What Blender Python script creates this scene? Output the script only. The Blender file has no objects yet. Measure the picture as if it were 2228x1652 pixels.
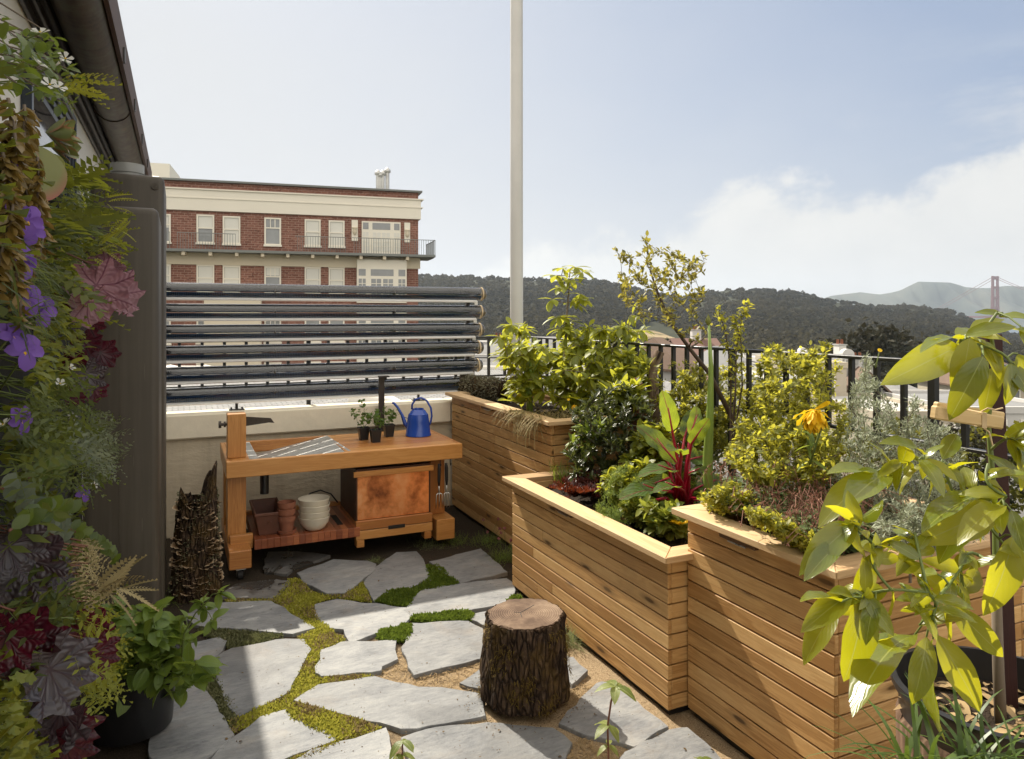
import bpy, math, random
import numpy as np
from mathutils import Vector, Matrix
PI = math.pi
rng = np.random.default_rng(7)
random.seed(7)
SC = bpy.context.scene
COL = SC.collection

# ------------------------------------------------------------------ survey frame
# world x runs across the terrace, y along the planters (away), z up; eye at (0,0,1.75)
FL, HH, CX, HV = 1565.0, 1.75, 1114.0, 687.0
CA, SA = 0.9083, 0.4184
def cam3(u, v, Y):
    X = (u-CX)/FL*Y
    return Vector((CA*X+SA*Y, -SA*X+CA*Y, HH-(v-HV)/FL*Y))
def on_x(u, v, x):
    return cam3(u, v, x/(CA*(u-CX)/FL+SA))
def on_y(u, v, y):
    return cam3(u, v, y/(CA-SA*(u-CX)/FL))
def on_z(u, v, z):
    return cam3(u, v, (HH-z)*FL/(v-HV))

# ------------------------------------------------------------------ mesh builder
class MB:
    def __init__(s):
        s.v, s.f, s.uv, s.r, s.m = [], [], [], [], []
    def face(s, idx, uvs=None, r=0.5, m=0):
        s.f.append(tuple(idx)); s.uv.append(uvs or [(0, 0)]*len(idx)); s.r.append(r); s.m.append(m)
    def box(s, x0, x1, y0, y1, z0, z1, ax=None, r=None, m=0, mat=None):
        """box with wood-style UVs: u runs along the long axis, in metres"""
        r = random.random() if r is None else r
        d = (x1-x0, y1-y0, z1-z0)
        if ax is None: ax = d.index(max(d))
        o = (random.uniform(0, 50), random.uniform(0, 50))
        c = [(x, y, z) for x in (x0, x1) for y in (y0, y1) for z in (z0, z1)]
        b = len(s.v)
        for p in c:
            s.v.append(tuple(mat @ Vector(p)) if mat is not None else p)
        for q, n in (((0, 1, 3, 2), 0), ((4, 6, 7, 5), 0), ((0, 4, 5, 1), 1), ((2, 3, 7, 6), 1), ((0, 2, 6, 4), 2), ((1, 5, 7, 3), 2)):
            rest = [a for a in range(3) if a != n]
            if ax in rest: a1 = ax; a2 = [a for a in rest if a != ax][0]
            else: a1, a2 = rest
            k = 1.0
            s.face([b+i for i in q], [((c[i][a1]+o[0])*k, c[i][a2]+c[i][n]*.37+o[1]) for i in q], r, m)
    def obox(s, p, q, w, t, up=(0, 0, 1), r=None, m=0, t2=None):
        """bar from p to q with width w (sideways) and thickness t (along up)"""
        p, q = Vector(p), Vector(q); d = q-p; L = d.length; d.normalize()
        sd = d.cross(Vector(up))
        if sd.length < 1e-4: sd = d.cross(Vector((1, 0, 0)))
        sd.normalize(); u = sd.cross(d)
        M = Matrix(((d.x, sd.x, u.x, p.x), (d.y, sd.y, u.y, p.y), (d.z, sd.z, u.z, p.z), (0, 0, 0, 1)))
        s.box(0, L, -w/2, w/2, -t/2, t/2, 0, r, m, M)
    def tube(s, pts, rad, n=8, m=0, r=None, cap=True):
        pts = [Vector(p) for p in pts]
        if not hasattr(rad, '__len__'): rad = [rad]*len(pts)
        r = random.random() if r is None else r
        b = len(s.v); ref = None; L = 0
        for i, p in enumerate(pts):
            d = (pts[min(i+1, len(pts)-1)]-pts[max(i-1, 0)])
            if d.length < 1e-9: d = Vector((0, 0, 1))
            d.normalize()
            if ref is None:
                ref = d.cross(Vector((0, 0, 1)) if abs(d.z) < .9 else Vector((1, 0, 0)))
            ref = ref-d*ref.dot(d)
            if ref.length < 1e-6: ref = d.orthogonal()
            ref.normalize(); o = d.cross(ref)
            for k in range(n):
                a = 2*PI*k/n
                s.v.append(tuple(p+(ref*math.cos(a)+o*math.sin(a))*rad[i]))
        for i in range(len(pts)-1):
            l2 = L+(pts[i+1]-pts[i]).length
            for k in range(n):
                k2 = (k+1) % n
                w = 2*PI*rad[i]/n
                s.face((b+i*n+k, b+i*n+k2, b+(i+1)*n+k2, b+(i+1)*n+k), [(L, k*w), (L, (k+1)*w), (l2, (k+1)*w), (l2, k*w)], r, m)
            L = l2
        if cap:
            s.face([b+k for k in range(n)][::-1], None, r, m)
            e = b+(len(pts)-1)*n
            s.face([e+k for k in range(n)], None, r, m)
    def lathe(s, prof, c, n=24, m=0, r=.5, sx=1, sy=1, wob=0, M=None):
        """prof: (radius, z) list, around the vertical axis through c"""
        b = len(s.v)
        for i, (ra, z) in enumerate(prof):
            for k in range(n):
                a = 2*PI*k/n
                p = Vector((ra*math.cos(a)*sx, ra*math.sin(a)*sy, z))
                if M is not None: p = M @ p
                s.v.append((c[0]+p.x, c[1]+p.y, c[2]+p.z))
        for i in range(len(prof)-1):
            for k in range(n):
                k2 = (k+1) % n
                s.face((b+i*n+k, b+i*n+k2, b+(i+1)*n+k2, b+(i+1)*n+k),
                       [(k/n, prof[i][1]), ((k+1)/n, prof[i][1]), ((k+1)/n, prof[i+1][1]), (k/n, prof[i+1][1])], r, m)
    def disc(s, c, rad, n=20, m=0, r=.5, up=True):
        b = len(s.v)
        for k in range(n):
            a = 2*PI*k/n
            s.v.append((c[0]+rad*math.cos(a), c[1]+rad*math.sin(a), c[2]))
        s.face([b+k for k in range(n)] if up else [b+k for k in range(n)][::-1], [(math.cos(2*PI*k/n)*rad, math.sin(2*PI*k/n)*rad) for k in range(n)], r, m)
    def prism(s, poly, z0, z1, m=0, r=.5):
        n = len(poly); b = len(s.v)
        for z in (z0, z1):
            for p in poly: s.v.append((p[0], p[1], z))
        s.face([b+n+k for k in range(n)], [(p[0], p[1]) for p in poly], r, m)
        s.face([b+k for k in range(n)][::-1], [(p[0], p[1]) for p in poly][::-1], r, m)
        for k in range(n):
            k2 = (k+1) % n
            s.face((b+k, b+k2, b+n+k2, b+n+k), [(k, z0), (k+1, z0), (k+1, z1), (k, z1)], r, m)
    def build(s, name, mats, parent=None, smooth=False, bevel=0, **props):
        if not isinstance(mats, (list, tuple)): mats = [mats]
        me = bpy.data.meshes.new(name)
        me.from_pydata(s.v, [], s.f)
        u = me.uv_layers.new(name='UVMap')
        u.data.foreach_set('uv', np.array([c for f in s.uv for c in f], dtype=np.float32).ravel())
        a = me.attributes.new('rnd', 'FLOAT', 'FACE'); a.data.foreach_set('value', np.array(s.r, dtype=np.float32))
        me.polygons.foreach_set('material_index', np.array(s.m, dtype=np.int32))
        if smooth: me.polygons.foreach_set('use_smooth', np.ones(len(s.f), dtype=bool))
        for mt in mats: me.materials.append(mt)
        me.update()
        return link(name, me, parent, smooth, bevel, props)

def link(name, me, parent, smooth=False, bevel=0, props=None):
    o = bpy.data.objects.new(name, me); COL.objects.link(o)
    if parent is not None:
        o.parent = parent
        off = world_loc(parent)
        me.transform(Matrix.Translation(-off))
    if smooth == 'auto':
        md = o.modifiers.new('split', 'EDGE_SPLIT'); md.split_angle = math.radians(38)
    if bevel:
        md = o.modifiers.new('bevel', 'BEVEL'); md.width = bevel; md.segments = 1; md.limit_method = 'ANGLE'
    for k, val in (props or {}).items(): o[k] = val
    return o
def world_loc(o):
    l = Vector(o.location)
    while o.parent is not None:
        o = o.parent; l = l+Vector(o.location)
    return l
def thing(name, label, cat, loc=(0, 0, 0), group=None, kind=None):
    o = bpy.data.objects.new(name, None); COL.objects.link(o)
    o.location = loc; o.empty_display_size = .1
    return tag(o, label, cat, group, kind)
def tag(o, label=None, cat=None, group=None, kind=None):
    if label: o['label'] = label
    if cat: o['category'] = cat
    if group: o['group'] = group
    if kind: o['kind'] = kind
    return o

# ------------------------------------------------------------------ node helpers
class NT:
    def __init__(s, name, world=None):
        if world: s.t = world.node_tree
        else:
            s.mt = bpy.data.materials.new(name); s.mt.use_nodes = True; s.t = s.mt.node_tree
        s.t.nodes.clear()
    def n(s, typ, **k):
        nd = s.t.nodes.new('ShaderNode'+typ)
        for a, b in k.items():
            if a.startswith('i_'):
                s.set(nd.inputs[a[2:].replace('_', ' ')], b)
            else: setattr(nd, a, b)
        return nd
    def set(s, sock, val):
        if isinstance(val, bpy.types.NodeSocket): s.t.links.new(val, sock)
        elif isinstance(val, bpy.types.Node): s.t.links.new(val.outputs[0], sock)
        else:
            if sock.type == 'RGBA' and hasattr(val, '__len__') and len(val) == 3: val = (*val, 1)
            sock.default_value = val
    def math(s, op, a, b=0.0, c=None, clamp=False):
        nd = s.n('Math', operation=op, use_clamp=clamp)
        s.set(nd.inputs[0], a); s.set(nd.inputs[1], b)
        if c is not None: s.set(nd.inputs[2], c)
        return nd.outputs[0]
    def mix(s, f, a, b, blend='MIX'):
        nd = s.n('Mix', data_type='RGBA', blend_type=blend)
        s.set(nd.inputs[0], f); s.set(nd.inputs[6], a); s.set(nd.inputs[7], b)
        return nd.outputs[2]
    def ramp(s, f, stops):
        nd = s.n('ValToRGB'); cr = nd.color_ramp
        while len(cr.elements) < len(stops): cr.elements.new(.5)
        for e, (p, c) in zip(cr.elements, stops):
            e.position = p; e.color = (*c, 1) if hasattr(c, '__len__') else (c, c, c, 1)
        s.set(nd.inputs[0], f)
        return nd.outputs[0]
    def noise(s, vec, scale, detail=4, rough=.55, dist=0):
        nd = s.n('TexNoise'); s.set(nd.inputs['Vector'], vec)
        nd.inputs['Scale'].default_value = scale; nd.inputs['Detail'].default_value = detail
        nd.inputs['Roughness'].default_value = rough; nd.inputs['Distortion'].default_value = dist
        return nd.outputs[0]
    def mapping(s, vec, scale=(1, 1, 1), loc=(0, 0, 0)):
        nd = s.n('Mapping'); s.set(nd.inputs[0], vec); nd.inputs['Scale'].default_value = scale; nd.inputs['Location'].default_value = loc
        return nd.outputs[0]
    def bump(s, h, strength=.3, dist=.01):
        nd = s.n('Bump'); s.set(nd.inputs['Height'], h); nd.inputs['Strength'].default_value = strength; nd.inputs['Distance'].default_value = dist
        return nd.outputs[0]
    def obj(s): return s.n('TexCoord').outputs['Object']
    def uv(s): return s.n('UVMap').outputs[0]
    def rnd(s): return s.n('Attribute', attribute_name='rnd').outputs['Fac']
    def out(s, sh):
        o = s.n('OutputMaterial'); s.set(o.inputs[0], sh); return s.mt
    def bsdf(s, color, rough=.6, metal=0, normal=None, spec=.5, **k):
        b = s.n('BsdfPrincipled')
        s.set(b.inputs['Base Color'], color); s.set(b.inputs['Roughness'], rough); s.set(b.inputs['Metallic'], metal)
        b.inputs['Specular IOR Level'].default_value = spec
        if normal is not None: s.set(b.inputs['Normal'], normal)
        for a, v in k.items(): s.set(b.inputs[a.replace('_', ' ')], v)
        return b.outputs[0]

def simple(name, c, rough=.6, metal=0, var=.12, scale=30, bump=.15, spec=.5, dist=.003):
    """a plain surface with slight mottling and relief"""
    t = NT(name); o = t.obj()
    n1 = t.noise(o, scale, 5); n2 = t.noise(o, scale*.13, 3)
    f = t.math('ADD', t.math('MULTIPLY', n1, .5), t.math('MULTIPLY', n2, .5))
    f = t.math('ADD', t.math('MULTIPLY', t.math('SUBTRACT', f, .5), 2*var*2), 1.0)
    col = t.mix(1.0, c, f, 'MULTIPLY')
    return t.out(t.bsdf(col, t.math('ADD', rough-.08, t.math('MULTIPLY', n1, .16), clamp=True), metal, t.bump(n1, bump, dist), spec))

def woodmat(name, c1, c2, c3, rough=.5, spec=.4, knots=True, grain=1.0):
    t = NT(name); uv = t.uv(); r = t.rnd()
    m = t.mapping(uv, (1.3, 16, 1))
    n0 = t.noise(m, 2.0, 3, .5, .6)
    m2 = t.mapping(uv, (3, 140, 1))
    n1 = t.noise(m2, 1.5, 4, .6)
    rings = t.math('SINE', t.math('MULTIPLY', n0, 34.0))
    rings = t.math('MULTIPLY_ADD', rings, .5, .5)
    f = t.math('ADD', t.math('MULTIPLY', n0, .55), t.math('MULTIPLY', rings, .2*grain))
    f = t.math('ADD', f, t.math('MULTIPLY', t.math('SUBTRACT', n1, .5), .5*grain))
    f = t.math('ADD', f, t.math('MULTIPLY', t.math('SUBTRACT', r, .5), .62))
    col = t.ramp(f, [(.15, c1), (.5, c2), (.95, c3)])
    if knots:
        vo = t.n('TexVoronoi', feature='F1', voronoi_dimensions='2D'); t.set(vo.inputs['Vector'], t.mapping(uv, (1.9, 8, 1))); vo.inputs['Scale'].default_value = 1.0
        k = t.ramp(vo.outputs['Distance'], [(.05, 1.0), (.085, .42), (.17, 0.0)])
        wn = t.n('SeparateColor'); t.set(wn.inputs[0], vo.outputs['Color']); k = t.math('MULTIPLY', k, t.math('GREATER_THAN', wn.outputs[0], .58))
        col = t.mix(k, col, tuple(x*.28 for x in c1))
    if knots:   # weathering: faint grey-brown water stains
        st = t.ramp(t.noise(t.obj(), 3.1, 5, .65), [(.48, 0.0), (.72, .38)]); col = t.mix(st, col, tuple(x*.62 for x in c2))
    h = t.math('ADD', t.math('MULTIPLY', n1, .6), t.math('MULTIPLY', rings, .3))
    return t.out(t.bsdf(col, t.math('MULTIPLY_ADD', n1, .2, rough-.1), 0, t.bump(h, .25, .002), spec))

def leafmat(name, c1, c2, trans, tr=.42, rough=.42, spec=.5, vein=None, veinw=.05, side=0.0, bump=.3, edge=None, mott=20):
    """leaf: reflecting front, light shining through (translucent), lighter midrib from the UVs"""
    t = NT(name); r = t.rnd(); uv = t.uv()
    n = t.noise(t.obj(), mott, 3)
    f = t.math('ADD', t.math('MULTIPLY', r, .75), t.math('MULTIPLY', t.math('SUBTRACT', n, .5), .7), clamp=True)
    col = t.mix(f, c1, c2)
    tc = t.mix(f, tuple(x*.65 for x in trans), trans)
    sx = t.n('SeparateXYZ'); t.set(sx.inputs[0], uv)
    ax = t.math('ABSOLUTE', sx.outputs[0])
    h = n
    if vein is not None:
        mid = t.math('LESS_THAN', ax, veinw)
        lat = t.math('SINE', t.math('MULTIPLY', t.math('SUBTRACT', sx.outputs[1], t.math('MULTIPLY', ax, .9)), 46.0))
        latm = t.math('MULTIPLY', t.math('GREATER_THAN', lat, .86), side)
        vm = t.math('MAXIMUM', t.math('MULTIPLY', mid, .85), latm)
        col = t.mix(vm, col, vein); tc = t.mix(vm, tc, tuple(min(1, x*1.3) for x in vein))
        h = t.math('ADD', n, t.math('MULTIPLY', lat, .5))
    if edge is not None:
        em = t.ramp(ax, [(.28, 0.0), (.5, 1.0)])
        col = t.mix(em, col, edge)
    b = t.bsdf(col, rough, 0, t.bump(h, bump, .002), spec)
    tl = t.n('BsdfTranslucent'); t.set(tl.inputs[0], tc)
    mx = t.n('MixShader'); mx.inputs[0].default_value = tr
    t.set(mx.inputs[1], b); t.set(mx.inputs[2], tl.outputs[0])
    return t.out(mx.outputs[0])

# ------------------------------------------------------------------ leaves
def T_leaf(rows=5, w=.22, fold=.10, droop=.18, peak=.45, tip=1.0, wave=0.0):
    v, f, uv = [(0, 0, 0)], [], [(0, 0)]
    for i in range(1, rows):
        s = i/rows
        x = s**(math.log(.5)/math.log(peak))
        ww = w*math.sin(PI*x)**(.75*tip)
        z0 = -droop*s*s
        wv = wave*math.sin(s*17)
        v += [(-ww, s, z0+fold*ww*2+wv), (0, s, z0), (ww, s, z0+fold*ww*2-wv)]
        uv += [(-.5, s), (0, s), (.5, s)]
    v.append((0, 1, -droop)); uv.append((0, 1))
    f += [(0, 2, 1), (0, 3, 2)]
    for i in range(rows-2):
        a = 1+3*i
        f += [(a, a+1, a+4, a+3), (a+1, a+2, a+5, a+4)]
    a = 1+3*(rows-2); e = len(v)-1
    f += [(a, a+1, e), (a+1, a+2, e)]
    return np.array(v, float), f, uv
def T_dia(w=.22, fold=.06, y=.45):
    return np.array([(0, 0, 0), (w, y, fold), (0, 1, 0), (-w, y, fold), (0, y, 0)], float), [(0, 1, 4), (1, 2, 4), (2, 3, 4), (3, 0, 4)], [(0, 0), (.5, y), (0, 1), (-.5, y), (0, y)]
def T_lobe(nl=5, depth=.25, n=30, cup=.15, wave=.05, notch=.25):
    """rounded, lobed leaf attached at its base"""
    v, f, uv = [(0, .32, 0)], [], [(0, .3)]
    for ring, rr in ((0, .5), (1, 1.0)):
        for k in range(n):
            a = 2*PI*k/n+PI/2
            th = (a-PI/2+PI) % (2*PI)-PI
            L = 1-depth*(.5-.5*math.cos(th*nl)) if True else 1
            L *= 1-notch*max(0, 1-abs(abs(th)-PI)/.5)
            R = .5*rr*(L if ring else (1+L)/2)
            z = cup*rr*rr*.5+(wave*math.sin(th*nl*2+1) if ring else 0)-.12*rr*rr*max(0, math.cos(th))
            v.append((R*math.sin(th), .4+R*math.cos(th), z)); uv.append((.5*rr*math.sin(th*nl*.5), rr))
    for k in range(n):
        k2 = (k+1) % n
        f.append((0, 1+k2, 1+k)); f.append((1+k, 1+k2, 1+n+k2, 1+n+k))
    return np.array(v, float), f, uv
def T_frond(npin=9, w=.28, droop=.3, pw=.055):
    """pinnate frond: small leaflets along a rachis"""
    v, f, uv = [], [], []
    for i in range(npin):
        s = .12+.86*i/(npin-1); z = -droop*s*s
        L = w*math.sin(PI*min(1, s*.9+.12))**.7+.02
        for sg in (-1, 1):
            b = len(v)
            v += [(0, s, z), (sg*L*.5, s+pw*.9, z+.02), (sg*L, s+.07, z-.03), (sg*L*.5, s-pw*.45, z)]
            uv += [(0, s), (.2, s), (.5, s), (.3, s)]
            f.append((b, b+1, b+2, b+3) if sg < 0 else (b, b+3, b+2, b+1))
    b = len(v)
    v += [(-.008, 0, 0), (.008, 0, 0), (.006, .5, -droop*.25), (-.006, .5, -droop*.25), (0, 1, -droop)]
    uv += [(0, 0)]*5
    f += [(b, b+1, b+2, b+3), (b+3, b+2, b+4)]
    return np.array(v, float), f, uv
def T_blade(w=.03, droop=.35, rows=5):
    v, f, uv = [], [], []
    for i in range(rows):
        s = i/rows; z = -droop*s**2.2; ww = w*(1-s*.75)
        v += [(-ww, s*(1-.12*droop*s), z), (ww, s*(1-.12*droop*s), z)]; uv += [(-.5, s), (.5, s)]
    v.append((0, 1-.2*droop, -droop)); uv.append((0, 1))
    for i in range(rows-1): f.append((2*i, 2*i+1, 2*i+3, 2*i+2))
    f.append((2*rows-2, 2*rows-1, 2*rows))
    return np.array(v, float), f, uv
def T_flower(np_=5, w=.22, cup=.2, core=.16):
    """petals round a middle; material slot 1 is the middle"""
    v, f, uv = [], [], []
    for k in range(np_):
        a = 2*PI*k/np_; c, s = math.cos(a), math.sin(a)
        b = len(v)
        for (x, y, z) in ((0, .05, 0), (w*.7, .28, cup*.3), (w, .42, cup*.6), (0, .55, cup*.55), (-w, .42, cup*.6), (-w*.7, .28, cup*.3)):
            v.append((x*c-y*s, x*s+y*c, z)); uv.append((x, y))
        f += [(b, b+1, b+2, b+3), (b, b+3, b+4, b+5)]
    b = len(v)
    for k in range(6):
        a = 2*PI*k/6; v.append((core*math.cos(a), core*math.sin(a), .06)); uv.append((2, 2))
    v.append((0, 0, .12)); uv.append((2, 2))
    fm = [0]*len(f)
    for k in range(6): f.append((b+k, b+(k+1) % 6, b+6)); fm.append(1)
    return np.array(v, float), f, uv, fm
def unit(a): return a/np.maximum(np.linalg.norm(a, axis=-1, keepdims=True), 1e-9)
class Fol:
    def __init__(s): s.V, s.L, s.T, s.UV, s.R, s.M, s.nv = [], [], [], [], [], [], 0
    def add(s, tm, P, D, N, S, R=None, m=0):
        tv, tf, tuv = tm[0], tm[1], tm[2]; tfm = tm[3] if len(tm) > 3 else [0]*len(tf)
        P = np.atleast_2d(np.asarray(P, float)); n = len(P)
        if n == 0: return
        D = unit(np.broadcast_to(np.asarray(D, float), (n, 3))); N = np.broadcast_to(np.asarray(N, float), (n, 3))+1e-4
        X = unit(np.cross(D, N)); Z = np.cross(X, D)
        S = np.broadcast_to(np.asarray(S, float), (n,))[:, None, None]
        W = P[:, None]+S*(tv[None, :, 0:1]*X[:, None]+tv[None, :, 1:2]*D[:, None]+tv[None, :, 2:3]*Z[:, None])
        s.V.append(W.reshape(-1, 3))
        flat = np.array([i for q in tf for i in q]); sizes = np.array([len(q) for q in tf])
        off = s.nv+np.arange(n)*len(tv)
        s.L.append((flat[None]+off[:, None]).ravel()); s.T.append(np.tile(sizes, n))
        uvf = np.array([tuv[i] for q in tf for i in q], float); s.UV.append(np.tile(uvf, (n, 1)))
        R = rng.random(n) if R is None else np.broadcast_to(np.asarray(R, float), (n,))
        s.R.append(np.repeat(R, len(tf))); s.M.append(np.tile(np.array(tfm)+m, n)); s.nv += n*len(tv)
    def build(s, name, mats, parent=None, smooth=True, **props):
        if not isinstance(mats, (list, tuple)): mats = [mats]
        me = bpy.data.meshes.new(name)
        V = np.concatenate(s.V); L = np.concatenate(s.L); T = np.concatenate(s.T)
        me.vertices.add(len(V)); me.vertices.foreach_set('co', V.astype(np.float32).ravel())
        me.loops.add(len(L)); me.loops.foreach_set('vertex_index', L.astype(np.int32))
        me.polygons.add(len(T)); me.polygons.foreach_set('loop_start', np.concatenate([[0], np.cumsum(T)[:-1]]).astype(np.int32))
        me.polygons.foreach_set('material_index', np.concatenate(s.M).astype(np.int32))
        me.polygons.foreach_set('use_smooth', np.full(len(T), bool(smooth)))
        me.update(calc_edges=True)
        u = me.uv_layers.new(name='UVMap'); u.data.foreach_set('uv', np.concatenate(s.UV).astype(np.float32).ravel())
        a = me.attributes.new('rnd', 'FLOAT', 'FACE'); a.data.foreach_set('value', np.concatenate(s.R).astype(np.float32))
        for mt in mats: me.materials.append(mt)
        me.validate()
        return link(name, me, parent, False, 0, props)

def rdir(n, up=0.0):
    d = rng.normal(size=(n, 3)); d = unit(d); d[:, 2] += up
    return unit(d)
def in_poly(poly, n):
    """n random points inside a polygon given as (u, v) pairs"""
    P = np.array(poly, float); lo, hi = P.min(0), P.max(0); res = []
    while len(res) < n:
        q = lo+(hi-lo)*rng.random((max(n*3, 60), 2))
        x, y = q[:, 0], q[:, 1]; ins = np.zeros(len(q), bool)
        for i in range(len(P)):
            x1, y1 = P[i]; x2, y2 = P[(i+1) % len(P)]
            c = ((y1 > y) != (y2 > y)) & (x < (x2-x1)*(y-y1)/((y2-y1) if y2 != y1 else 1e-9)+x1)
            ins ^= c
        res += [tuple(p) for p in q[ins]]
    return res[:n]

def skeleton(base, targets, r0=.012, taper=.75, wob=.12, tipr=.0015, nseg=5, grav=0.0, bias=.6):
    """grow a branching plant: base polyline, then every target joined to the nearest existing node.
    returns (tubes [(pts, radii)], sites [(pos, dir, s)])"""
    base = [Vector(p) for p in base]
    nodes = [(p, r0*(1-.7*i/max(1, len(base)-1))) for i, p in enumerate(base)]
    dense = []
    for i in range(len(base)-1):
        for k in range(6):
            s = k/6; dense.append((base[i].lerp(base[i+1], s), nodes[i][1]*(1-s)+nodes[i+1][1]*s))
    dense.append(nodes[-1])
    tubes = [([d[0] for d in dense], [d[1] for d in dense])]
    sites = []
    b0 = base[0]
    for t in sorted([Vector(t) for t in targets], key=lambda t: (t-b0).length):
        best = min(dense, key=lambda d: (d[0]-t).length+bias*max(0, d[0].z-t.z+.05))
        p, r = best
        L = (t-p).length
        if L < 1e-3: continue
        pts, rad = [], []
        side = Vector(rng.normal(size=3))*L*wob
        up = Vector((0, 0, 1))*L*wob
        for k in range(nseg+1):
            s = k/nseg
            q = p.lerp(t, s)+(side+up)*math.sin(PI*s)*(.8)-Vector((0, 0, grav*L*s*(1-s)))
            pts.append(q); rad.append(max(tipr, r*taper*(1-s)+tipr*s))
        tubes.append((pts, rad))
        for k in range(1, nseg+1):
            dense.append((pts[k], rad[k]))
            d = (pts[k]-pts[k-1]).normalized()
            for q in (.33, .67, 1.0):
                sites.append((pts[k-1].lerp(pts[k], q), d, (k-1+q)/nseg))
    return tubes, sites
def stems(tubes, name, mt, parent, n=5, keep=1.0):
    mb = MB()
    for pts, rad in tubes: mb.tube(pts, rad, n, cap=False)
    return mb.build(name, mt, parent, smooth=True)
def leaves_at(fol, sites, tm, size, per=1, out=.7, up=.3, s0=0.0, jit=.004, ctr=None, m=0, nup=1.0):
    """leaves at the sites of a skeleton, pointing between the twig's direction and outwards"""
    S = [s for s in sites if s[2] >= s0]
    if not S: return
    P = np.array([s[0] for s in S]); D = np.array([s[1] for s in S])
    P = np.repeat(P, per, 0); D = np.repeat(D, per, 0); n = len(P)
    o = rdir(n)
    d = D*(1-out)+o*out+np.array((0, 0, up))
    N = rdir(n)*.5+np.array((0, 0, nup))
    sz = rng.uniform(size[0], size[1], n)
    fol.add(tm, P+rng.normal(size=(n, 3))*jit, d, N, sz, None, m)
# ------------------------------------------------------------------ materials
M = {}
M['cedar'] = woodmat('cedar', (.37, .195, .066), (.57, .345, .140), (.71, .485, .225), .55, .3)
M['cedar_cap'] = woodmat('cedar_cap', (.42, .26, .13), (.60, .41, .22), (.72, .54, .33), .6, .3, False, .6)
M['redwood'] = woodmat('redwood', (.36, .135, .032), (.50, .225, .060), (.62, .315, .10), .35, .5, False)
M['butcher'] = woodmat('butcher', (.20, .055, .022), (.33, .10, .038), (.44, .16, .06), .35, .5, False)
M['stake'] = woodmat('stake', (.03, .008, .006), (.05, .014, .009), (.08, .025, .016), .6, .3, False)
M['clampwood'] = woodmat('clampwood', (.52, .36, .17), (.62, .45, .23), (.70, .54, .31), .5, .3, False, .5)
M['grey_dw'] = woodmat('driftwood', (.10, .065, .045), (.20, .14, .10), (.40, .33, .26), .8, .2)
M['iron'] = simple('iron', (.012, .011, .011), .42, 0, .3, 60, .2)
M['darksteel'] = simple('darksteel', (.06, .05, .042), .45, .6, .3, 40, .2)
M['steel'] = simple('steel', (.55, .54, .51), .3, 1, .2, 25, .1)
M['galv'] = simple('galvanised', (.50, .50, .48), .52, .7, .22, 14, .15)
M['soil'] = simple('soil', (.035, .024, .016), .95, 0, .6, 70, 1.0, .2, .02)
t = NT('plaster'); o = t.obj(); n = t.noise(t.mapping(o, (6, 6, .5)), 1.5, 6, .6); n2 = t.noise(t.mapping(o, (1, 1, 2.2)), 9, 6, .6); n3 = t.noise(o, 2.0, 5)
stn = t.ramp(n, [(.48, 0.0), (.75, .5)]); col = t.mix(1.0, (.63, .55, .41), t.math('MULTIPLY_ADD', n3, .3, .85), 'MULTIPLY')
M['plaster'] = t.out(t.bsdf(t.mix(stn, col, (.36, .30, .21)), .88, 0, t.bump(n2, .7, .014), .2))
M['coping'] = simple('coping', (.80, .73, .58), .8, 0, .10, 14, .5, .2, .006)
t = NT('tank'); o = t.obj(); n = t.noise(t.mapping(o, (14, 14, .7)), 1.6, 6, .6); n2 = t.noise(o, 2.2, 5); n3 = t.noise(o, 90, 3)
dust = t.ramp(n, [(.45, 0.0), (.75, .5)]); col = t.mix(1.0, (.064, .053, .039), t.math('MULTIPLY_ADD', n2, .5, .75), 'MULTIPLY')
col = t.mix(dust, col, (.11, .095, .075)); scr = t.math('MULTIPLY', t.math('GREATER_THAN', t.noise(t.mapping(o, (60, 60, 3)), 1.2, 2), .72), .35)
M['tankplastic'] = t.out(t.bsdf(t.mix(scr, col, (.15, .135, .11)), t.math('MULTIPLY_ADD', n, .25, .36), 0, t.bump(n3, .05, .002), .4))
M['pvc'] = simple('pvc', (.32, .32, .30), .5, 0, .05)
M['blackplastic'] = simple('blackplastic', (.012, .012, .013), .38, 0, .3, 20, .1)
M['blue'] = simple('blue_enamel', (.018, .065, .36), .22, 0, .08, 5, .02, .6)
M['terracotta'] = simple('terracotta', (.27, .10, .055), .8, 0, .25, 30, .3)
M['rustpot'] = simple('rustpot', (.12, .045, .026), .6, 0, .35, 22, .3)
M['bowl'] = simple('cream_bowl', (.72, .66, .54), .45, 0, .04, 8, .02)
M['white'] = simple('white_paint', (.74, .71, .64), .6, 0, .06, 5, .05)
M['pole'] = simple('pole_paint', (.56, .55, .52), .45, 0, .12, 4, .1)
M['housewall'] = simple('housewall', (.78, .73, .64), .85, 0, .08, 10, .3)
M['darktrim'] = simple('darktrim', (.022, .018, .015), .45, 0, .25, 10, .1)
M['sash'] = simple('blue_black_sash', (.02, .028, .04), .3, 0, .15, 10, .05)
M['eave'] = simple('eave_boards', (.012, .009, .007), .7, 0, .3, 12, .2)
M['redgrey'] = simple('clay_figure', (.18, .07, .045), .7, 0, .25, 25, .3)
M['rubber'] = simple('rubber', (.02, .02, .02), .7)
M['bone'] = simple('twine', (.55, .42, .25), .8)

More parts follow.
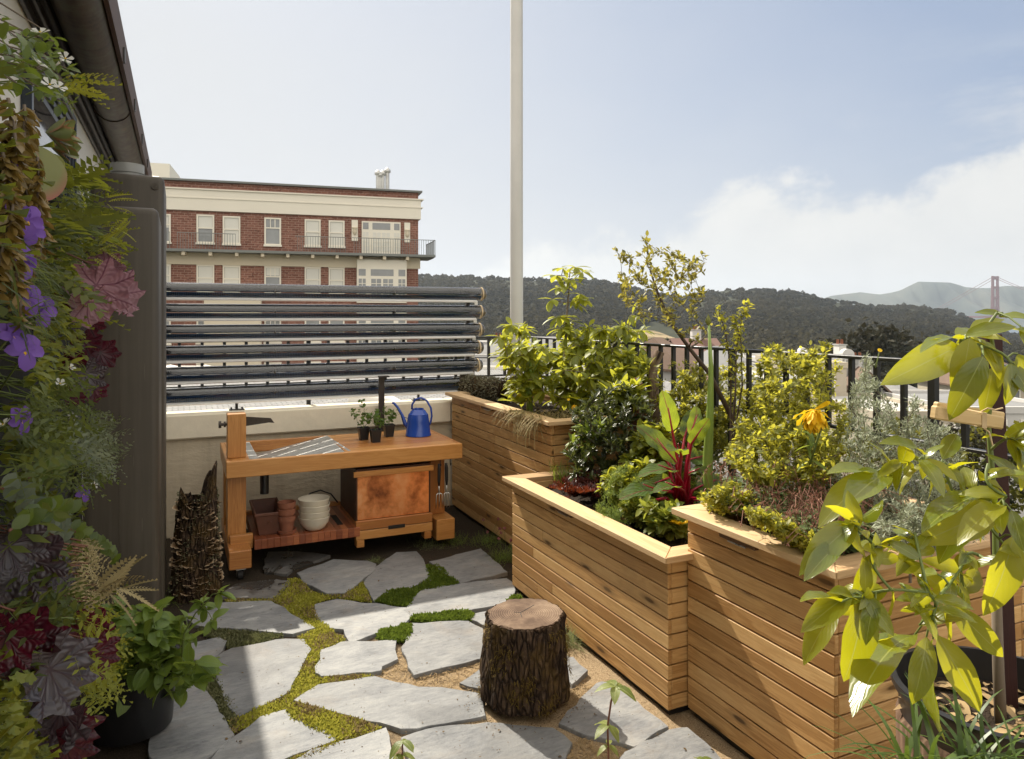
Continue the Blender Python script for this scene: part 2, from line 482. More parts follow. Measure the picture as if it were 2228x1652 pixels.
t = NT('copper_gutter'); o = t.obj(); n = t.noise(t.mapping(o, (9, 3, 9)), 2.2, 6, .6); n2 = t.noise(t.mapping(o, (1, 26, 1)), 1.3, 4)
M['gutter'] = t.out(t.bsdf(t.ramp(t.math('ADD', t.math('MULTIPLY', n, .6), t.math('MULTIPLY', n2, .4)), [(.34, (.014, .010, .007)), (.48, (.060, .040, .024)), (.58, (.075, .072, .045)), (.72, (.14, .085, .045))]), .5, .35, t.bump(n, .2, .003)))
t = NT('copper_patina'); o = t.obj(); n = t.noise(t.mapping(o, (1, 1, .8)), 4.5, 5, .55, .3); n2 = t.noise(o, 24, 4)
f = t.math('ADD', t.math('MULTIPLY', n, .75), t.math('MULTIPLY', n2, .25))
M['copper'] = t.out(t.bsdf(t.ramp(f, [(.34, (.15, .05, .022)), (.45, (.48, .17, .06)), (.55, (.78, .32, .12)), (.72, (.88, .50, .27))]), t.math('MULTIPLY_ADD', n, -.25, .5), .75, t.bump(n2, .12, .002)))
M['copperdark'] = simple('copper_dark', (.075, .035, .022), .5, .6, .4, 12, .2)

# slate flags: pale grey-blue sheets with fine cleft relief and darker wet-looking patches
t = NT('slate'); o = t.obj(); r = t.rnd()
n1 = t.noise(t.mapping(o, (1, 1.6, 1)), 3.2, 6, .62, .5); n2 = t.noise(t.mapping(o, (1, 3.0, 1)), 22, 5, .65); n3 = t.noise(o, 160, 3)
col = t.ramp(t.math('ADD', t.math('MULTIPLY', n1, .6), t.math('MULTIPLY', n2, .4)), [(.30, (.085, .091, .100)), (.44, (.185, .190, .198)), (.57, (.268, .271, .270)), (.72, (.37, .36, .335))])
rust = t.ramp(t.noise(o, 2.1, 6, .65, 1.0), [(.55, 0.0), (.75, .5)]); col = t.mix(rust, col, (.25, .19, .13))
damp = t.ramp(t.noise(t.mapping(o, (1, 1, 1), (3, 7, 0)), 1.7, 6, .6, .8), [(.53, 0.0), (.60, .42)]); col = t.mix(damp, col, (.12, .12, .12))
col = t.mix(1.0, col, t.math('MULTIPLY_ADD', r, .34, .80), 'MULTIPLY')
h = t.math('ADD', t.math('MULTIPLY', n2, .7), t.math('ADD', t.math('MULTIPLY', n3, .18), n1))
M['slate'] = t.out(t.bsdf(col, t.math('MULTIPLY_ADD', n2, .25, .5), 0, t.bump(h, .5, .012), .4))
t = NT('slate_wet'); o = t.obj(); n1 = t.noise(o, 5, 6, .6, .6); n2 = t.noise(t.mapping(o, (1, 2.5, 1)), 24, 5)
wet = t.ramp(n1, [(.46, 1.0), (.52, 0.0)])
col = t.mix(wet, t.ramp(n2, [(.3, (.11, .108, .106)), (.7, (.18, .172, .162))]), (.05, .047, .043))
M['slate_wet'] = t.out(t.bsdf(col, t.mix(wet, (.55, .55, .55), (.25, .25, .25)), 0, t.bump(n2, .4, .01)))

# terrace bed between the flags: pale gold sand on the open side, dark soil by the wall
t = NT('terrace_bed'); o = t.obj(); n1 = t.noise(o, 2.4, 5, .6); n2 = t.noise(o, 190, 4, .7); n3 = t.noise(o, 28, 5)
sx = t.n('SeparateXYZ'); t.set(sx.inputs[0], o)
sand = t.ramp(n2, [(.3, (.20, .13, .07)), (.5, (.44, .32, .19)), (.7, (.62, .48, .31))])
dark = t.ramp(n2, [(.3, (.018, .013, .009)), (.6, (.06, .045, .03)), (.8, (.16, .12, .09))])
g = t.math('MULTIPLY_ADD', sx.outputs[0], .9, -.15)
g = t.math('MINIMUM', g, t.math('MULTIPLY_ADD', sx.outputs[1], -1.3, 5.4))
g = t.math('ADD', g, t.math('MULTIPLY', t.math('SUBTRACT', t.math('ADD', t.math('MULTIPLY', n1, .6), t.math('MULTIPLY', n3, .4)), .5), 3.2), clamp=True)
M['bed'] = t.out(t.bsdf(t.mix(g, dark, sand), .95, 0, t.bump(t.math('ADD', n2, n3), .8, .02), .2))

# ------------------------------------------------------------------ camera, light, sky
cd = bpy.data.cameras.new('camera'); co = bpy.data.objects.new('camera', cd); COL.objects.link(co)
co.location = (0, 0, HH); co.rotation_euler = (PI/2, 0, -math.atan2(SA, CA))
cd.sensor_width = 36; cd.lens = 36*FL/2228; cd.shift_y = -(826-HV)/2228; cd.clip_start = .05; cd.clip_end = 30000
SC.camera = co
SUN = Vector((-.165, 1.0, .91)).normalized()
sl = bpy.data.lights.new('sun', 'SUN'); so = bpy.data.objects.new('sun', sl); COL.objects.link(so)
sl.energy = 5.0; sl.angle = math.radians(.53); sl.color = (1, .92, .78)
so.rotation_euler = SUN.to_track_quat('Z', 'Y').to_euler(); so.location = (0, 0, 20)

W = bpy.data.worlds.new('World'); SC.world = W; W.use_nodes = True
t = NT('', W)
sky = t.n('TexSky', sky_type='NISHITA'); sky.sun_disc = False
sky.sun_elevation = math.asin(SUN.z); sky.sun_rotation = math.atan2(SUN.x, SUN.y)
sky.air_density = 1.0; sky.dust_density = 2.2; sky.ozone_density = 2.0; sky.altitude = 60
d = t.n('TexCoord').outputs['Generated']
def dot(vec):
    nd = t.n('VectorMath', operation='DOT_PRODUCT'); t.set(nd.inputs[0], d); nd.inputs[1].default_value = vec
    return nd.outputs['Value']
fw = t.math('MAXIMUM', dot((SA, CA, 0)), .02); k = t.math('DIVIDE', dot((CA, -SA, 0)), fw); e = t.math('DIVIDE', dot((0, 0, 1)), fw)
# veil of high thin cloud, thickest towards the sun's side and near the horizon
nv = t.noise(t.mapping(d, (1.4, 1.4, 3.2)), 1.6, 5, .55, .4)
veil = t.math('ADD', t.math('MULTIPLY_ADD', k, -.72, .60), t.math('MULTIPLY', t.math('SUBTRACT', nv, .5), .35))
veil = t.math('ADD', veil, t.math('MULTIPLY_ADD', e, -1.0, .36), clamp=False)
veil = t.math('MINIMUM', t.math('MAXIMUM', veil, .10), .97)
# cumulus bank low on the right: its top edge rises to the right and is broken by noise
nb = t.noise(t.mapping(d, (1, 1, 1.5)), 5.5, 8, .6, .2); nb2 = t.noise(d, 19, 5, .6)
top = t.n('FloatCurve'); cv = top.mapping.curves[0]
pts = [(0.0, -.05), (.30, .0), (.53, .095), (.60, .130), (.66, .172), (.72, .160), (.80, .180), (.86, .228), (.90, .25), (1.0, .255)]
while len(cv.points) < len(pts): cv.points.new(.5, .5)
for pt, (a, b) in zip(cv.points, pts): pt.location = (a, b+.3)
top.mapping.update(); t.set(top.inputs['Value'], t.math('MULTIPLY_ADD', k, .6, .46, clamp=True))
edge = t.math('SUBTRACT', t.math('ADD', t.math('SUBTRACT', top.outputs[0], .3), t.math('ADD', t.math('MULTIPLY', t.math('SUBTRACT', nb, .5), .22), t.math('MULTIPLY', t.math('SUBTRACT', nb2, .5), .035))), e)
bank = t.n('MapRange', interpolation_type='SMOOTHSTEP'); t.set(bank.inputs[0], edge); bank.inputs[1].default_value = -.014; bank.inputs[2].default_value = .026
# loose wisps above the bank
wm = t.ramp(t.noise(t.mapping(d, (1, 1, 2.6)), 4.0, 7, .6, .3), [(.56, 0.0), (.72, .55)])
wm = t.math('MULTIPLY', wm, t.math('MULTIPLY_ADD', t.math('ABSOLUTE', t.math('SUBTRACT', e, .27)), -7, 1.0, clamp=True))
wm = t.math('MULTIPLY', wm, t.math('MULTIPLY_ADD', k, 3.0, -1.1, clamp=True))
cl = t.math('MAXIMUM', t.math('MULTIPLY', bank.outputs[0], .97), wm)
ccol = t.ramp(t.math('ADD', nb, t.math('MULTIPLY', e, -.1)), [(.3, (4.75, 4.8, 4.75)), (.7, (5.45, 5.4, 5.2))])
VEIL = (4.58, 4.66, 4.76); CLD = ccol
c = t.mix(.72, sky.outputs[0], (1.95, 2.42, 3.35))
c = t.mix(veil, c, VEIL); c = t.mix(cl, c, CLD)
# unseen bright broken cloud overhead and behind the eye, added as fill light
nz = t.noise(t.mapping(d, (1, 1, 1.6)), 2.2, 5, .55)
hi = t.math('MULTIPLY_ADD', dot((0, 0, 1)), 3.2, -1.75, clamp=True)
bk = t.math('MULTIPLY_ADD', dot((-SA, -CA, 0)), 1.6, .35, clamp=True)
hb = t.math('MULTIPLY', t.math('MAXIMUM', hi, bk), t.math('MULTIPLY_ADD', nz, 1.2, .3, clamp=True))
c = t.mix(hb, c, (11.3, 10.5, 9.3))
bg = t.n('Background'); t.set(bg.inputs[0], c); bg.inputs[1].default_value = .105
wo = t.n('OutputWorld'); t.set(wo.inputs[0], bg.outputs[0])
SC.view_settings.view_transform = 'Standard'; SC.view_settings.look = 'None'; SC.view_settings.exposure = 0.65; SC.view_settings.gamma = 1
SC.cycles.use_denoising = True; SC.cycles.max_bounces = 8; SC.cycles.transparent_max_bounces = 24; SC.cycles.volume_bounces = 0
SC.cycles.sample_clamp_indirect = 6

# ------------------------------------------------------------------ terrace floor
mb = MB()
n = 60
xs = np.linspace(-1.3, 3.3, n); ys = np.linspace(-.6, 6.5, n)
for y in ys:
    for x in xs: mb.v.append((x, y, .004+.010*math.sin(x*7+y*3)*math.sin(y*9-x*2)*.5+random.uniform(-.003, .003)))
for j in range(n-1):
    for i in range(n-1): mb.face((j*n+i, j*n+i+1, (j+1)*n+i+1, (j+1)*n+i))
tag(mb.build('terrace_floor', M['bed'], None, True), kind='structure')
mb = MB(); mb.box(-6, 3.35, -3, 6.5, -.5, -.06)
tag(mb.build('terrace_slab', simple('concrete', (.3, .29, .27), .9), None), kind='structure')

ZF = .03
def flat(p): return Vector((p.x, p.y, 0))
def z2(a): return [flat(on_z(348.1+x*.3906, 1174.9+y*.3906, ZF)) for x, y in a]
def z1(a): return [flat(on_z(330.7+x*.3593, 835.5+y*.3593, ZF)) for x, y in a]
def z3(a): return [flat(on_z(1087.9+x*.3887, 1009.5+y*.3887, ZF)) for x, y in a]
FLAGS = [
 (z2([(300,660),(400,600),(700,548),(805,548),(832,610),(790,690),(722,830),(640,880),(440,975),(390,930),(330,800)]), 'large pale flagstone left of the yellow moss, beside the leafy black pot', 0),
 (z2([(905,612),(1010,566),(1310,560),(1312,660),(1240,702),(1230,722),(900,752),(868,735),(890,660)]), 'smaller five-sided flagstone right of the yellow moss stream', 0),
 (z2([(1400,460),(1720,445),(1790,490),(1812,655),(1770,660),(1420,742),(1388,700),(1350,592)]), 'pale flagstone just left of the wooden stump', 0),
 (z2([(752,888),(880,800),(1200,757),(1440,812),(1560,816),(1800,848),(1800,968),(1430,1040),(1340,1036),(1050,972)]), 'long pointed flagstone running from the moss to the stump', 0),
 (z2([(320,1160),(560,985),(700,935),(740,985),(1022,1078),(860,1146),(668,1212),(600,1400),(200,1400),(280,1220)]), 'large flagstone at the front left below the mossy joint', 0),
 (z2([(720,1235),(860,1165),(1000,1125),(1250,1045),(1282,1130),(1290,1420),(640,1420)]), 'front flagstone under the low seedling, between two mossy joints', 0),
 (z2([(1345,1085),(1480,1037),(1820,1007),(2180,1040),(2300,1120),(2240,1230),(2100,1420),(1440,1420),(1400,1220)]), 'big front flagstone carrying the stump and its shadow', 0),
 (z2([(860,350),(990,325),(1380,370),(1402,412),(1370,452),(1060,560),(1020,490),(935,475),(880,430)]), 'flagstone crossed by the shadow edge, between yellow and dark green moss', 0),
 (z2([(130,420),(280,345),(620,335),(752,420),(860,485),(740,520),(690,515),(480,490),(280,480),(190,468)]), 'shaded grey flagstone with a flaking front edge behind the potted plant', 0),
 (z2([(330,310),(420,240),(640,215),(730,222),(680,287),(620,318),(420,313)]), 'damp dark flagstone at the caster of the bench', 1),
 (z1([(880,1140),(1100,1060),(1300,1070),(1352,1090),(1350,1122),(1170,1265),(1060,1260),(930,1200)]), 'shaded flagstone in front of the lower bench shelf', 0),
 (z1([(1480,1013),(1600,1008),(1650,1070),(1690,1180),(1345,1305),(1282,1200),(1350,1108)]), 'shaded flagstone in front of the copper bin', 0),
 (z1([(1690,1072),(1990,993),(2060,1060),(2150,1135),(1870,1200),(1760,1138)]), 'shaded flagstone in the corner by the tall planter', 0),
 (z1([(1640,1232),(2150,1168),(2190,1200),(2190,1310),(1850,1372),(1590,1402),(1530,1360),(1575,1290)]), 'long flagstone half in sun at the foot of the low planter', 0),
 (z2([(1742,405),(1990,356),(2045,372),(2060,470),(1800,462),(1738,432)]), 'flagstone mostly hidden behind the stump', 0),
 (z3([(375,1070),(410,1083),(487,1150),(402,1228),(350,1160)]), 'small flagstone wedged between stump and planter', 0),
 (z2([(1675,786),(1790,708),(1850,760),(1830,835)]), 'small triangular flagstone peeping out left of the stump', 0),
 (z3([(330,1440),(540,1215),(600,1213),(645,1232),(932,1455),(745,1565),(480,1500)]), 'sunlit flagstone at the corner of the low planter', 0),
 (z3([(640,1700),(700,1600),(945,1482),(1050,1462),(1300,1690),(1330,1780),(620,1800)]), 'front right flagstone in the planter shadow', 0),
 (z2([(80,790),(225,772),(330,950),(402,1072),(300,1178),(200,1260),(60,1300),(-60,1200),(-40,900)]), 'half shaded stained flagstone beneath the black plant pot', 0),
 (z2([(170,575),(330,537),(365,560),(350,610),(282,655),(170,660)]), 'small flagstone half hidden by the potted leaves', 0),
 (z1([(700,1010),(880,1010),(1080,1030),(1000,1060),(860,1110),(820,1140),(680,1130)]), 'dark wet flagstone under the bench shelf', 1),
]
for poly, lab, wet in FLAGS:
    # densify and roughen the outline, then a real slab with a chipped top edge
    c = sum((Vector(p) for p in poly), Vector())/len(poly)
    out = []
    for i, p in enumerate(poly):
        q = poly[(i+1) % len(poly)]; L = (q-p).length; m = max(2, int(L/.05))
        for j in range(m):
            s = j/m; w = p.lerp(q, s); a = math.atan2(w.y-c.y, w.x-c.x)
            nn = .006*math.sin(a*7+c.x*30)+.003*math.sin(a*23+c.y*40)+random.uniform(-.0025, .0025)+.006
            out.append(Vector((w.x, w.y, 0))+(w-c).normalized()*nn)
    mb = MB(); zt = .024+random.uniform(-.003, .004); m = len(out); r = random.random()
    tx, ty = random.uniform(-.006, .006), random.uniform(-.006, .006)
    for sc, z in ((1.0, -.03), (1.0, zt-.004), (.992, zt)):
        for p in out:
            q = c+(p-c)*sc; mb.v.append((q.x, q.y, z+((q.x-c.x)*tx+(q.y-c.y)*ty if z > 0 else 0)))
    for lv in (0, 1):
        for i in range(m):
            i2 = (i+1) % m; mb.face((lv*m+i, lv*m+i2, (lv+1)*m+i2, (lv+1)*m+i), None, r)
    mb.face([2*m+i for i in range(m)], None, r)
    # make the outline counter-clockwise
    area = sum(out[i].x*out[(i+1) % m].y-out[(i+1) % m].x*out[i].y for i in range(m))
    if area < 0: mb.f = [tuple(reversed(f)) for f in mb.f]
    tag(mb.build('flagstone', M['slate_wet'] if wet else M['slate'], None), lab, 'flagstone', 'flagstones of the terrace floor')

# moss between the flags
M['moss_y'] = leafmat('moss_yellow', (.25, .265, .032), (.54, .49, .085), (.64, .60, .10), .3, .8, .2, bump=0)
M['moss_g'] = leafmat('moss_green', (.07, .115, .014), (.16, .21, .025), (.28, .38, .05), .3, .8, .2, bump=0)
M['moss_grey'] = leafmat('moss_grey', (.11, .12, .05), (.25, .24, .13), (.2, .22, .08), .25, .8, .2, bump=0)
MOSS = [('moss_y', z2([(630,330),(720,208),(790,212),(832,270),(900,297),(1010,300),(930,322),(860,345),(860,400),(950,485),(1030,545),(900,612),(870,740),(890,795),(750,885),(700,930),(560,982),(400,1062),(388,1000),(640,880),(722,830),(800,690),(832,600),(770,530),(850,490),(750,412)]), 7000, .015, .008),
 ('moss_y', z2([(700,935),(770,895),(1050,975),(1240,1045),(1000,1110),(740,985)]), 3000, .018, .008),
 ('moss_y', z2([(1000,312),(1130,225),(1175,332)]), 900, .016, .004),
 ('moss_y', z2([(720,1205),(1000,1105),(1020,1125),(800,1220),(760,1250)]), 900, .014, .004),
 ('moss_y', z2([(870,785),(900,755),(1150,740),(1190,757),(900,795)]), 700, .014, .004),
 ('moss_y', z2([(370,322),(620,322),(640,335),(370,336)]), 500, .015, .004),
 ('moss_g', z2([(1195,335),(1270,280),(1440,250),(1500,205),(1480,140),(1550,135),(1665,238),(1440,278),(1400,340),(1370,362),(1270,345)]), 5200, .018, .013),
 ('moss_g', z2([(1215,530),(1230,490),(1330,480),(1350,455),(1405,465),(1385,555),(1240,555)]), 2200, .018, .013),
 ('moss_g', z2([(1395,430),(1420,412),(1720,382),(1745,405),(1730,435),(1430,448)]), 2600, .018, .013),
 ('moss_g', z2([(1940,350),(1960,325),(2010,330),(2010,355)]), 400, .025, .03),
 ('moss_grey', z2([(200,478),(480,492),(690,518),(640,545),(380,590),(365,560),(250,520)]), 2600, .015, .005),
 ('moss_grey', z2([(200,680),(290,690),(340,800),(440,975),(400,1050),(300,890),(225,770)]), 2600, .016, .006),
]
fs = {k: Fol() for k in ('moss_y', 'moss_g', 'moss_grey')}
def pins(p, q):  # inside test helper for the moss mounds
    return p
for key, poly, cnt, hgt, mound in MOSS:
    pts = in_poly([(p.x, p.y) for p in poly], cnt)
    P = np.array([(x, y, 0) for x, y in pts]); c = P.mean(0)
    bb = P.max(0)-P.min(0)
    hm = mound*(.55+.45*np.sin(P[:, 0]*31+1)*np.sin(P[:, 1]*27+2))+.014
    P[:, 2] = hm*rng.uniform(.6, 1, cnt)
    for m_ in range(2):
        fs[key].add(T_dia(.28, .05), P+rng.normal(size=P.shape)*(.004, .004, .001), rdir(cnt, .7), rdir(cnt), rng.uniform(.6, 1.3, cnt)*hgt)
M['moss_tan'] = leafmat('moss_tan', (.20, .15, .06), (.42, .33, .17), (.4, .3, .15), .2, .85, .2, bump=0)
for key, poly, cnt, hgt, mound in MOSS[:6]:   # dead brown patches and bits in the moss
    pts = [p for p in in_poly([(p.x, p.y) for p in poly], cnt) if math.sin(p[0]*17+2)*math.sin(p[1]*15)+rng.normal()*.35 > .35]
    if pts:
        P = np.array([(x, y, .020) for x, y in pts]); fs['moss_y'].add(T_dia(.25, .05), P, rdir(len(P), .5), rdir(len(P)), rng.uniform(.7, 1.3, len(P))*hgt, None, 1)
for key, nm, lab in (('moss_y', 'yellow_moss', 'yellow'), ('moss_g', 'green_moss', 'green'), ('moss_grey', 'grey_groundcover', 'grey')):
    tag(fs[key].build(nm, [M[key], M['moss_tan']], None), kind='stuff')
# dead needles, grit and crumbs lying in the sandy joints
f = Fol(); pts = in_poly([(p.x, p.y) for p in z2([(1150,560),(1400,600),(1800,660),(1830,860),(1200,780),(1180,700)])], 1800)
pts += in_poly([(p.x, p.y) for p in z3([(330,1440),(400,1230),(560,1190),(560,1215),(420,1400)])], 500)
pts += in_poly([(p.x, p.y) for p in z3([(330,1600),(420,1500),(700,1590),(620,1720),(330,1720)])], 700)
P = np.array([(x, y, .012) for x, y in pts])
f.add(T_blade(.06, .2, 2), P, rdir(len(P), 0)*(1, 1, .25), (0, 0, 1), rng.uniform(.01, .035, len(P)))
M['leafbit'] = leafmat('leaf_bits', (.06, .035, .018), (.22, .15, .07), (.2, .14, .06), .15, .8, .2, bump=0)
M['straw'] = leafmat('straw', (.30, .20, .10), (.52, .38, .20), (.5, .38, .2), .2, .8, .2, bump=0)
tag(f.build('sawdust_litter', M['straw'], None), kind='stuff')
f = Fol(); N_ = 900; P = np.stack([rng.uniform(.0, 2.0, N_), rng.uniform(1.6, 5.1, N_), np.full(N_, .0275)], 1)
f.add(T_leaf(3, .3, .2, .3), P, rdir(N_)*(1, 1, .15), (0, 0, 1), rng.choice([.005, .007, .010, .018], N_, p=[.45, .35, .15, .05]))
N_ = 260; a = rng.uniform(0, 6.28, N_); rr_ = .215+np.abs(rng.normal(size=N_))*.05; cS_ = cam3(1143, 1580, 3.27); P = np.stack([cS_.x+rr_*np.cos(a), cS_.y+rr_*np.sin(a), np.full(N_, .0275)], 1)
f.add(T_leaf(3, .35, .2, .3), P, rdir(N_)*(1, 1, .2), (0, 0, 1), rng.uniform(.003, .010, N_))
tag(f.build('leaf_litter', M['leafbit'], None), kind='stuff')
# ------------------------------------------------------------------ parapet, railing, pole
def wall_thing():
    r = thing('parapet_wall', 'low cream plaster parapet wall with thick coping behind the potting bench', 'wall', (1, 6.3, 0))
    mb = MB(); mb.box(-1.4, 3.2, 6.25, 6.44, -.3, .775); mb.build('wall', M['plaster'], r)
    x = -1.4
    for L in (.93, 2.72, 1.0):
        mb = MB(); mb.box(x+.003, min(x+L, 3.2)-.003, 6.20, 6.46, .776, .972); mb.build('coping', M['coping'], r, bevel=.012); x += L
wall_thing()
def rail(p, q, name, label, step, ztop=1.545, zlow=1.17, legs=3):
    p, q = Vector((*p, 0)), Vector((*q, 0)); L = (q-p).length; d = (q-p).normalized()
    r = thing(name, label, 'railing', (p.x, p.y, 0), 'terrace railings')
    mb = MB(); mb.obox(p+Vector((0, 0, ztop-.009)), q+Vector((0, 0, ztop-.009)), .045, .018); mb.build('handrail', M['iron'], r, bevel=.003)
    mb = MB(); mb.obox(p+Vector((0, 0, zlow-.009)), q+Vector((0, 0, zlow-.009)), .036, .016); mb.build('bottom_rail', M['iron'], r, bevel=.003)
    k = 0; s = step*.5
    while s < L:
        a = p+d*s
        if k % 9 == 4:
            mb = MB(); mb.obox(a+Vector((0, 0, -.1)), a+Vector((0, 0, ztop-.019)), .034, .034, d); mb.build('post', M['iron'], r)
        else:
            mb = MB(); mb.obox(a+Vector((0, 0, zlow)), a+Vector((0, 0, ztop-.019)), .024, .024, d); mb.build('baluster', M['iron'], r)
        s += step; k += 1
rail((3.15, .2), (3.15, 6.47), 'iron_railing', 'black iron railing behind the planters, running towards the hills', .148)
rail((-1.3, 6.50), (3.13, 6.50), 'iron_railing', 'black iron railing on the parapet, behind the glass tubes', .172)

p0 = cam3(1124, 700, 6.45)
r = thing('flagpole', 'tall off-white painted pole rising behind the green shrub', 'pole', (p0.x, p0.y, 0))
mb = MB(); z = [0, 1.2, 2.5, 4, 6, 8.2]
mb.tube([(p0.x, p0.y, a) for a in z], [.059, .059, .058, .057, .055, .052], 24); mb.build('shaft', M['pole'], r, smooth='auto')
mb = MB(); mb.lathe([(0, 0), (.11, 0), (.11, .03), (.075, .05), (.06, .16), (.0595, .16)], (p0.x, p0.y, .0)); mb.build('base_collar', M['pole'], r, True)

# ------------------------------------------------------------------ planters
M['bronze'] = simple('bronze', (.13, .075, .04), .6, .2, .3, 40, .2)
def planter(name, label, x0, x1, y0, y1, zt, rows, over=.05, cw=.115, far=True, lamps=()):
    """slatted cedar box: x0 is the face towards the terrace"""
    r = thing(name, label, 'planter', ((x0+x1)/2, (y0+y1)/2, 0), 'cedar planters along the railing')
    ct = .028; zc = zt-ct; zb = .035
    ph = (zc-zb)/rows; th = .02; gap = .006
    fr = MB(); en = MB()
    for i in range(rows):
        a, b = zb+i*ph+gap*.5, zb+(i+1)*ph-gap*.5
        # front boards, with butt joints here and there
        ys = [y0]; y = y0
        while True:
            y += random.uniform(.7, 2.4)
            if y > y1-.25: break
            ys.append(y)
        ys.append(y1)
        for s in range(len(ys)-1):
            j = random.uniform(-.0012, .0012)
            fr.box(x0+j, x0+th+j, ys[s]+.001, ys[s+1]-.001, a, b, 1)
        en.box(x0+th+.001, x1, y0+.0015, y0+th, a, b, 0)
        en.box(x0+th+.001, x1, y1-th, y1-.0015, a, b, 0)
        en.box(x1+.001, x1+th, y0, y1, a, b, 1)
    fr.build('front_boards', M['cedar'], r, bevel=.0025); en.build('end_boards', M['cedar'], r, bevel=.0025)
    mb = MB(); mb.box(x0+th+.004, x1-.004, y0+th+.004, y1-th-.004, .0, zc-.09); mb.build('liner', M['blackplastic'], r)
    mb = MB()
    for a in ((x0+th+.004, x0+.08, y0+th+.004, y1-th-.004), (x1-.06, x1-.004, y0+th+.004, y1-th-.004)): mb.box(*a, zc-.089, zc-.001)
    for a in ((x0+.081, x1-.061, y0+th+.004, y0+.08), (x0+.081, x1-.061, y1-.08, y1-th-.004)): mb.box(*a, zc-.089, zc-.001)
    mb.build('inner_frame', M['cedar'], r)
    # mitred cap boards
    mb = MB()
    X0, X1, Y0, Y1 = x0-over, x1+over*.6, y0-over, y1+(over if far else -.002)
    def cap(poly, ax):
        b = len(mb.v); rr = random.random(); o_ = random.uniform(0, 50)
        for zz in (zc, zt):
            for p in poly: mb.v.append((p[0], p[1], zz))
        uvf = lambda p: ((p[1], p[0]+o_) if ax else (p[0], p[1]+o_))
        n = len(poly)
        mb.face([b+n+i for i in range(n)], [uvf(p) for p in poly], rr); mb.face([b+i for i in range(n)][::-1], [uvf(p) for p in poly][::-1], rr)
        for i in range(n):
            i2 = (i+1) % n
            L = abs(poly[i2][0]-poly[i][0])+abs(poly[i2][1]-poly[i][1])
            mb.face((b+i, b+i2, b+n+i2, b+n+i), [(0, o_), (L, o_), (L, o_+ct), (0, o_+ct)], rr)
    g = .0008
    cap([(X0, Y0+g), (X0+cw, Y0+cw+g), (X0+cw, Y1-cw-g), (X0, Y1-g)], 1)
    cap([(X1, Y0+g), (X1, Y1-g), (X1-cw, Y1-cw-g), (X1-cw, Y0+cw+g)], 1)
    cap([(X0+g, Y0), (X1-g, Y0), (X1-cw-g, Y0+cw), (X0+cw+g, Y0+cw)], 0)
    cap([(X0+g, Y1), (X0+cw+g, Y1-cw), (X1-cw-g, Y1-cw), (X1-g, Y1)], 0)
    mb.f = [f for f in mb.f]
    mb.build('cap', M['cedar_cap'], r, bevel=.003)
    # soil
    mb = MB(); n = 24; zs = zt-.07
    for j in range(n):
        for i in range(n):
            mb.v.append((x0+.06+(x1-x0-.12)*i/(n-1), y0+.06+(y1-y0-.12)*j/(n-1), zs+random.uniform(-.012, .018)))
    for j in range(n-1):
        for i in range(n-1): mb.face((j*n+i, j*n+i+1, (j+1)*n+i+1, (j+1)*n+i))
    mb.build('soil', M['soil'], r, True)
    for yl in lamps:
        mb = MB(); mb.box(x0-.030, x0-.003, yl-.10, yl+.10, zc-.024, zc-.001); lo = mb.build('light_fixture', M['bronze'], r, bevel=.004)
        mb = MB(); mb.box(x0-.028, x0-.012, yl-.05, yl+.05, zc-.029, zc-.0245); mb.build('lens', M['steel'], lo)
    return r
planter('cedar_planter', 'tallest slatted cedar planter, beside the potting bench', 2.24, 3.05, 4.235, 6.17, 1.052, 14, lamps=(5.3,))
planter('cedar_planter', 'lowest slatted cedar planter with red-stemmed chard, behind the stump', 1.917, 3.05, 2.545, 4.16, .722, 10, lamps=(3.45,))
planter('cedar_planter', 'nearest slatted cedar planter, right end hidden by the big-leaved tree', 2.012, 3.05, 1.755, 2.535, .905, 12, lamps=(2.2,))

# ------------------------------------------------------------------ solar tubes
def glass(name):
    t = NT(name); lw = t.n('LayerWeight'); lw.inputs[0].default_value = .42
    tr = t.n('BsdfTransparent'); tr.inputs[0].default_value = (.93, .95, .95, 1)
    gl = t.n('BsdfGlossy'); gl.inputs[1].default_value = .03
    fr_ = t.n('Fresnel'); fr_.inputs[0].default_value = 1.55
    mx = t.n('MixShader'); t.set(mx.inputs[0], t.math('MULTIPLY', fr_.outputs[0], 1.15, clamp=True)); t.set(mx.inputs[1], tr); t.set(mx.inputs[2], gl)
    g2 = t.n('BsdfGlossy'); g2.inputs[1].default_value = .22   # dust film
    m2 = t.n('MixShader'); t.set(m2.inputs[0], t.math('MULTIPLY', fr_.outputs[0], .45, clamp=True)); t.set(m2.inputs[1], mx.outputs[0]); t.set(m2.inputs[2], g2.outputs[0])
    return t.out(m2.outputs[0])
M['glass'] = glass('glass_tube')
M['absorber'] = simple('absorber', (.007, .009, .014), .14, .0, .02, 3, .0, .6)
t = NT('fin_sheet'); uv = t.uv(); sx = t.n('SeparateXYZ'); t.set(sx.inputs[0], uv)
w = t.math('MULTIPLY_ADD', t.math('SINE', t.math('MULTIPLY', sx.outputs[0], 460)), .5, .5)
M['fin'] = t.out(t.bsdf(t.mix(w, (.016, .045, .13), (.11, .22, .44)), .35, .15, t.bump(w, .5, .004)))
M['railwhite'] = simple('bright_rail', (.88, .87, .84), .35, 0, .03, 6, .02, .6)
M['mirror'] = simple('reflector_edge', (.92, .91, .88), .25, 1, .05, 10, .02)
YT = 6.36
r = thing('solar_collector', 'rack of six horizontal glass solar tubes above the parapet', 'solar collector', (1, YT, .97))
xL = -.30
def tube_ends(x): return x
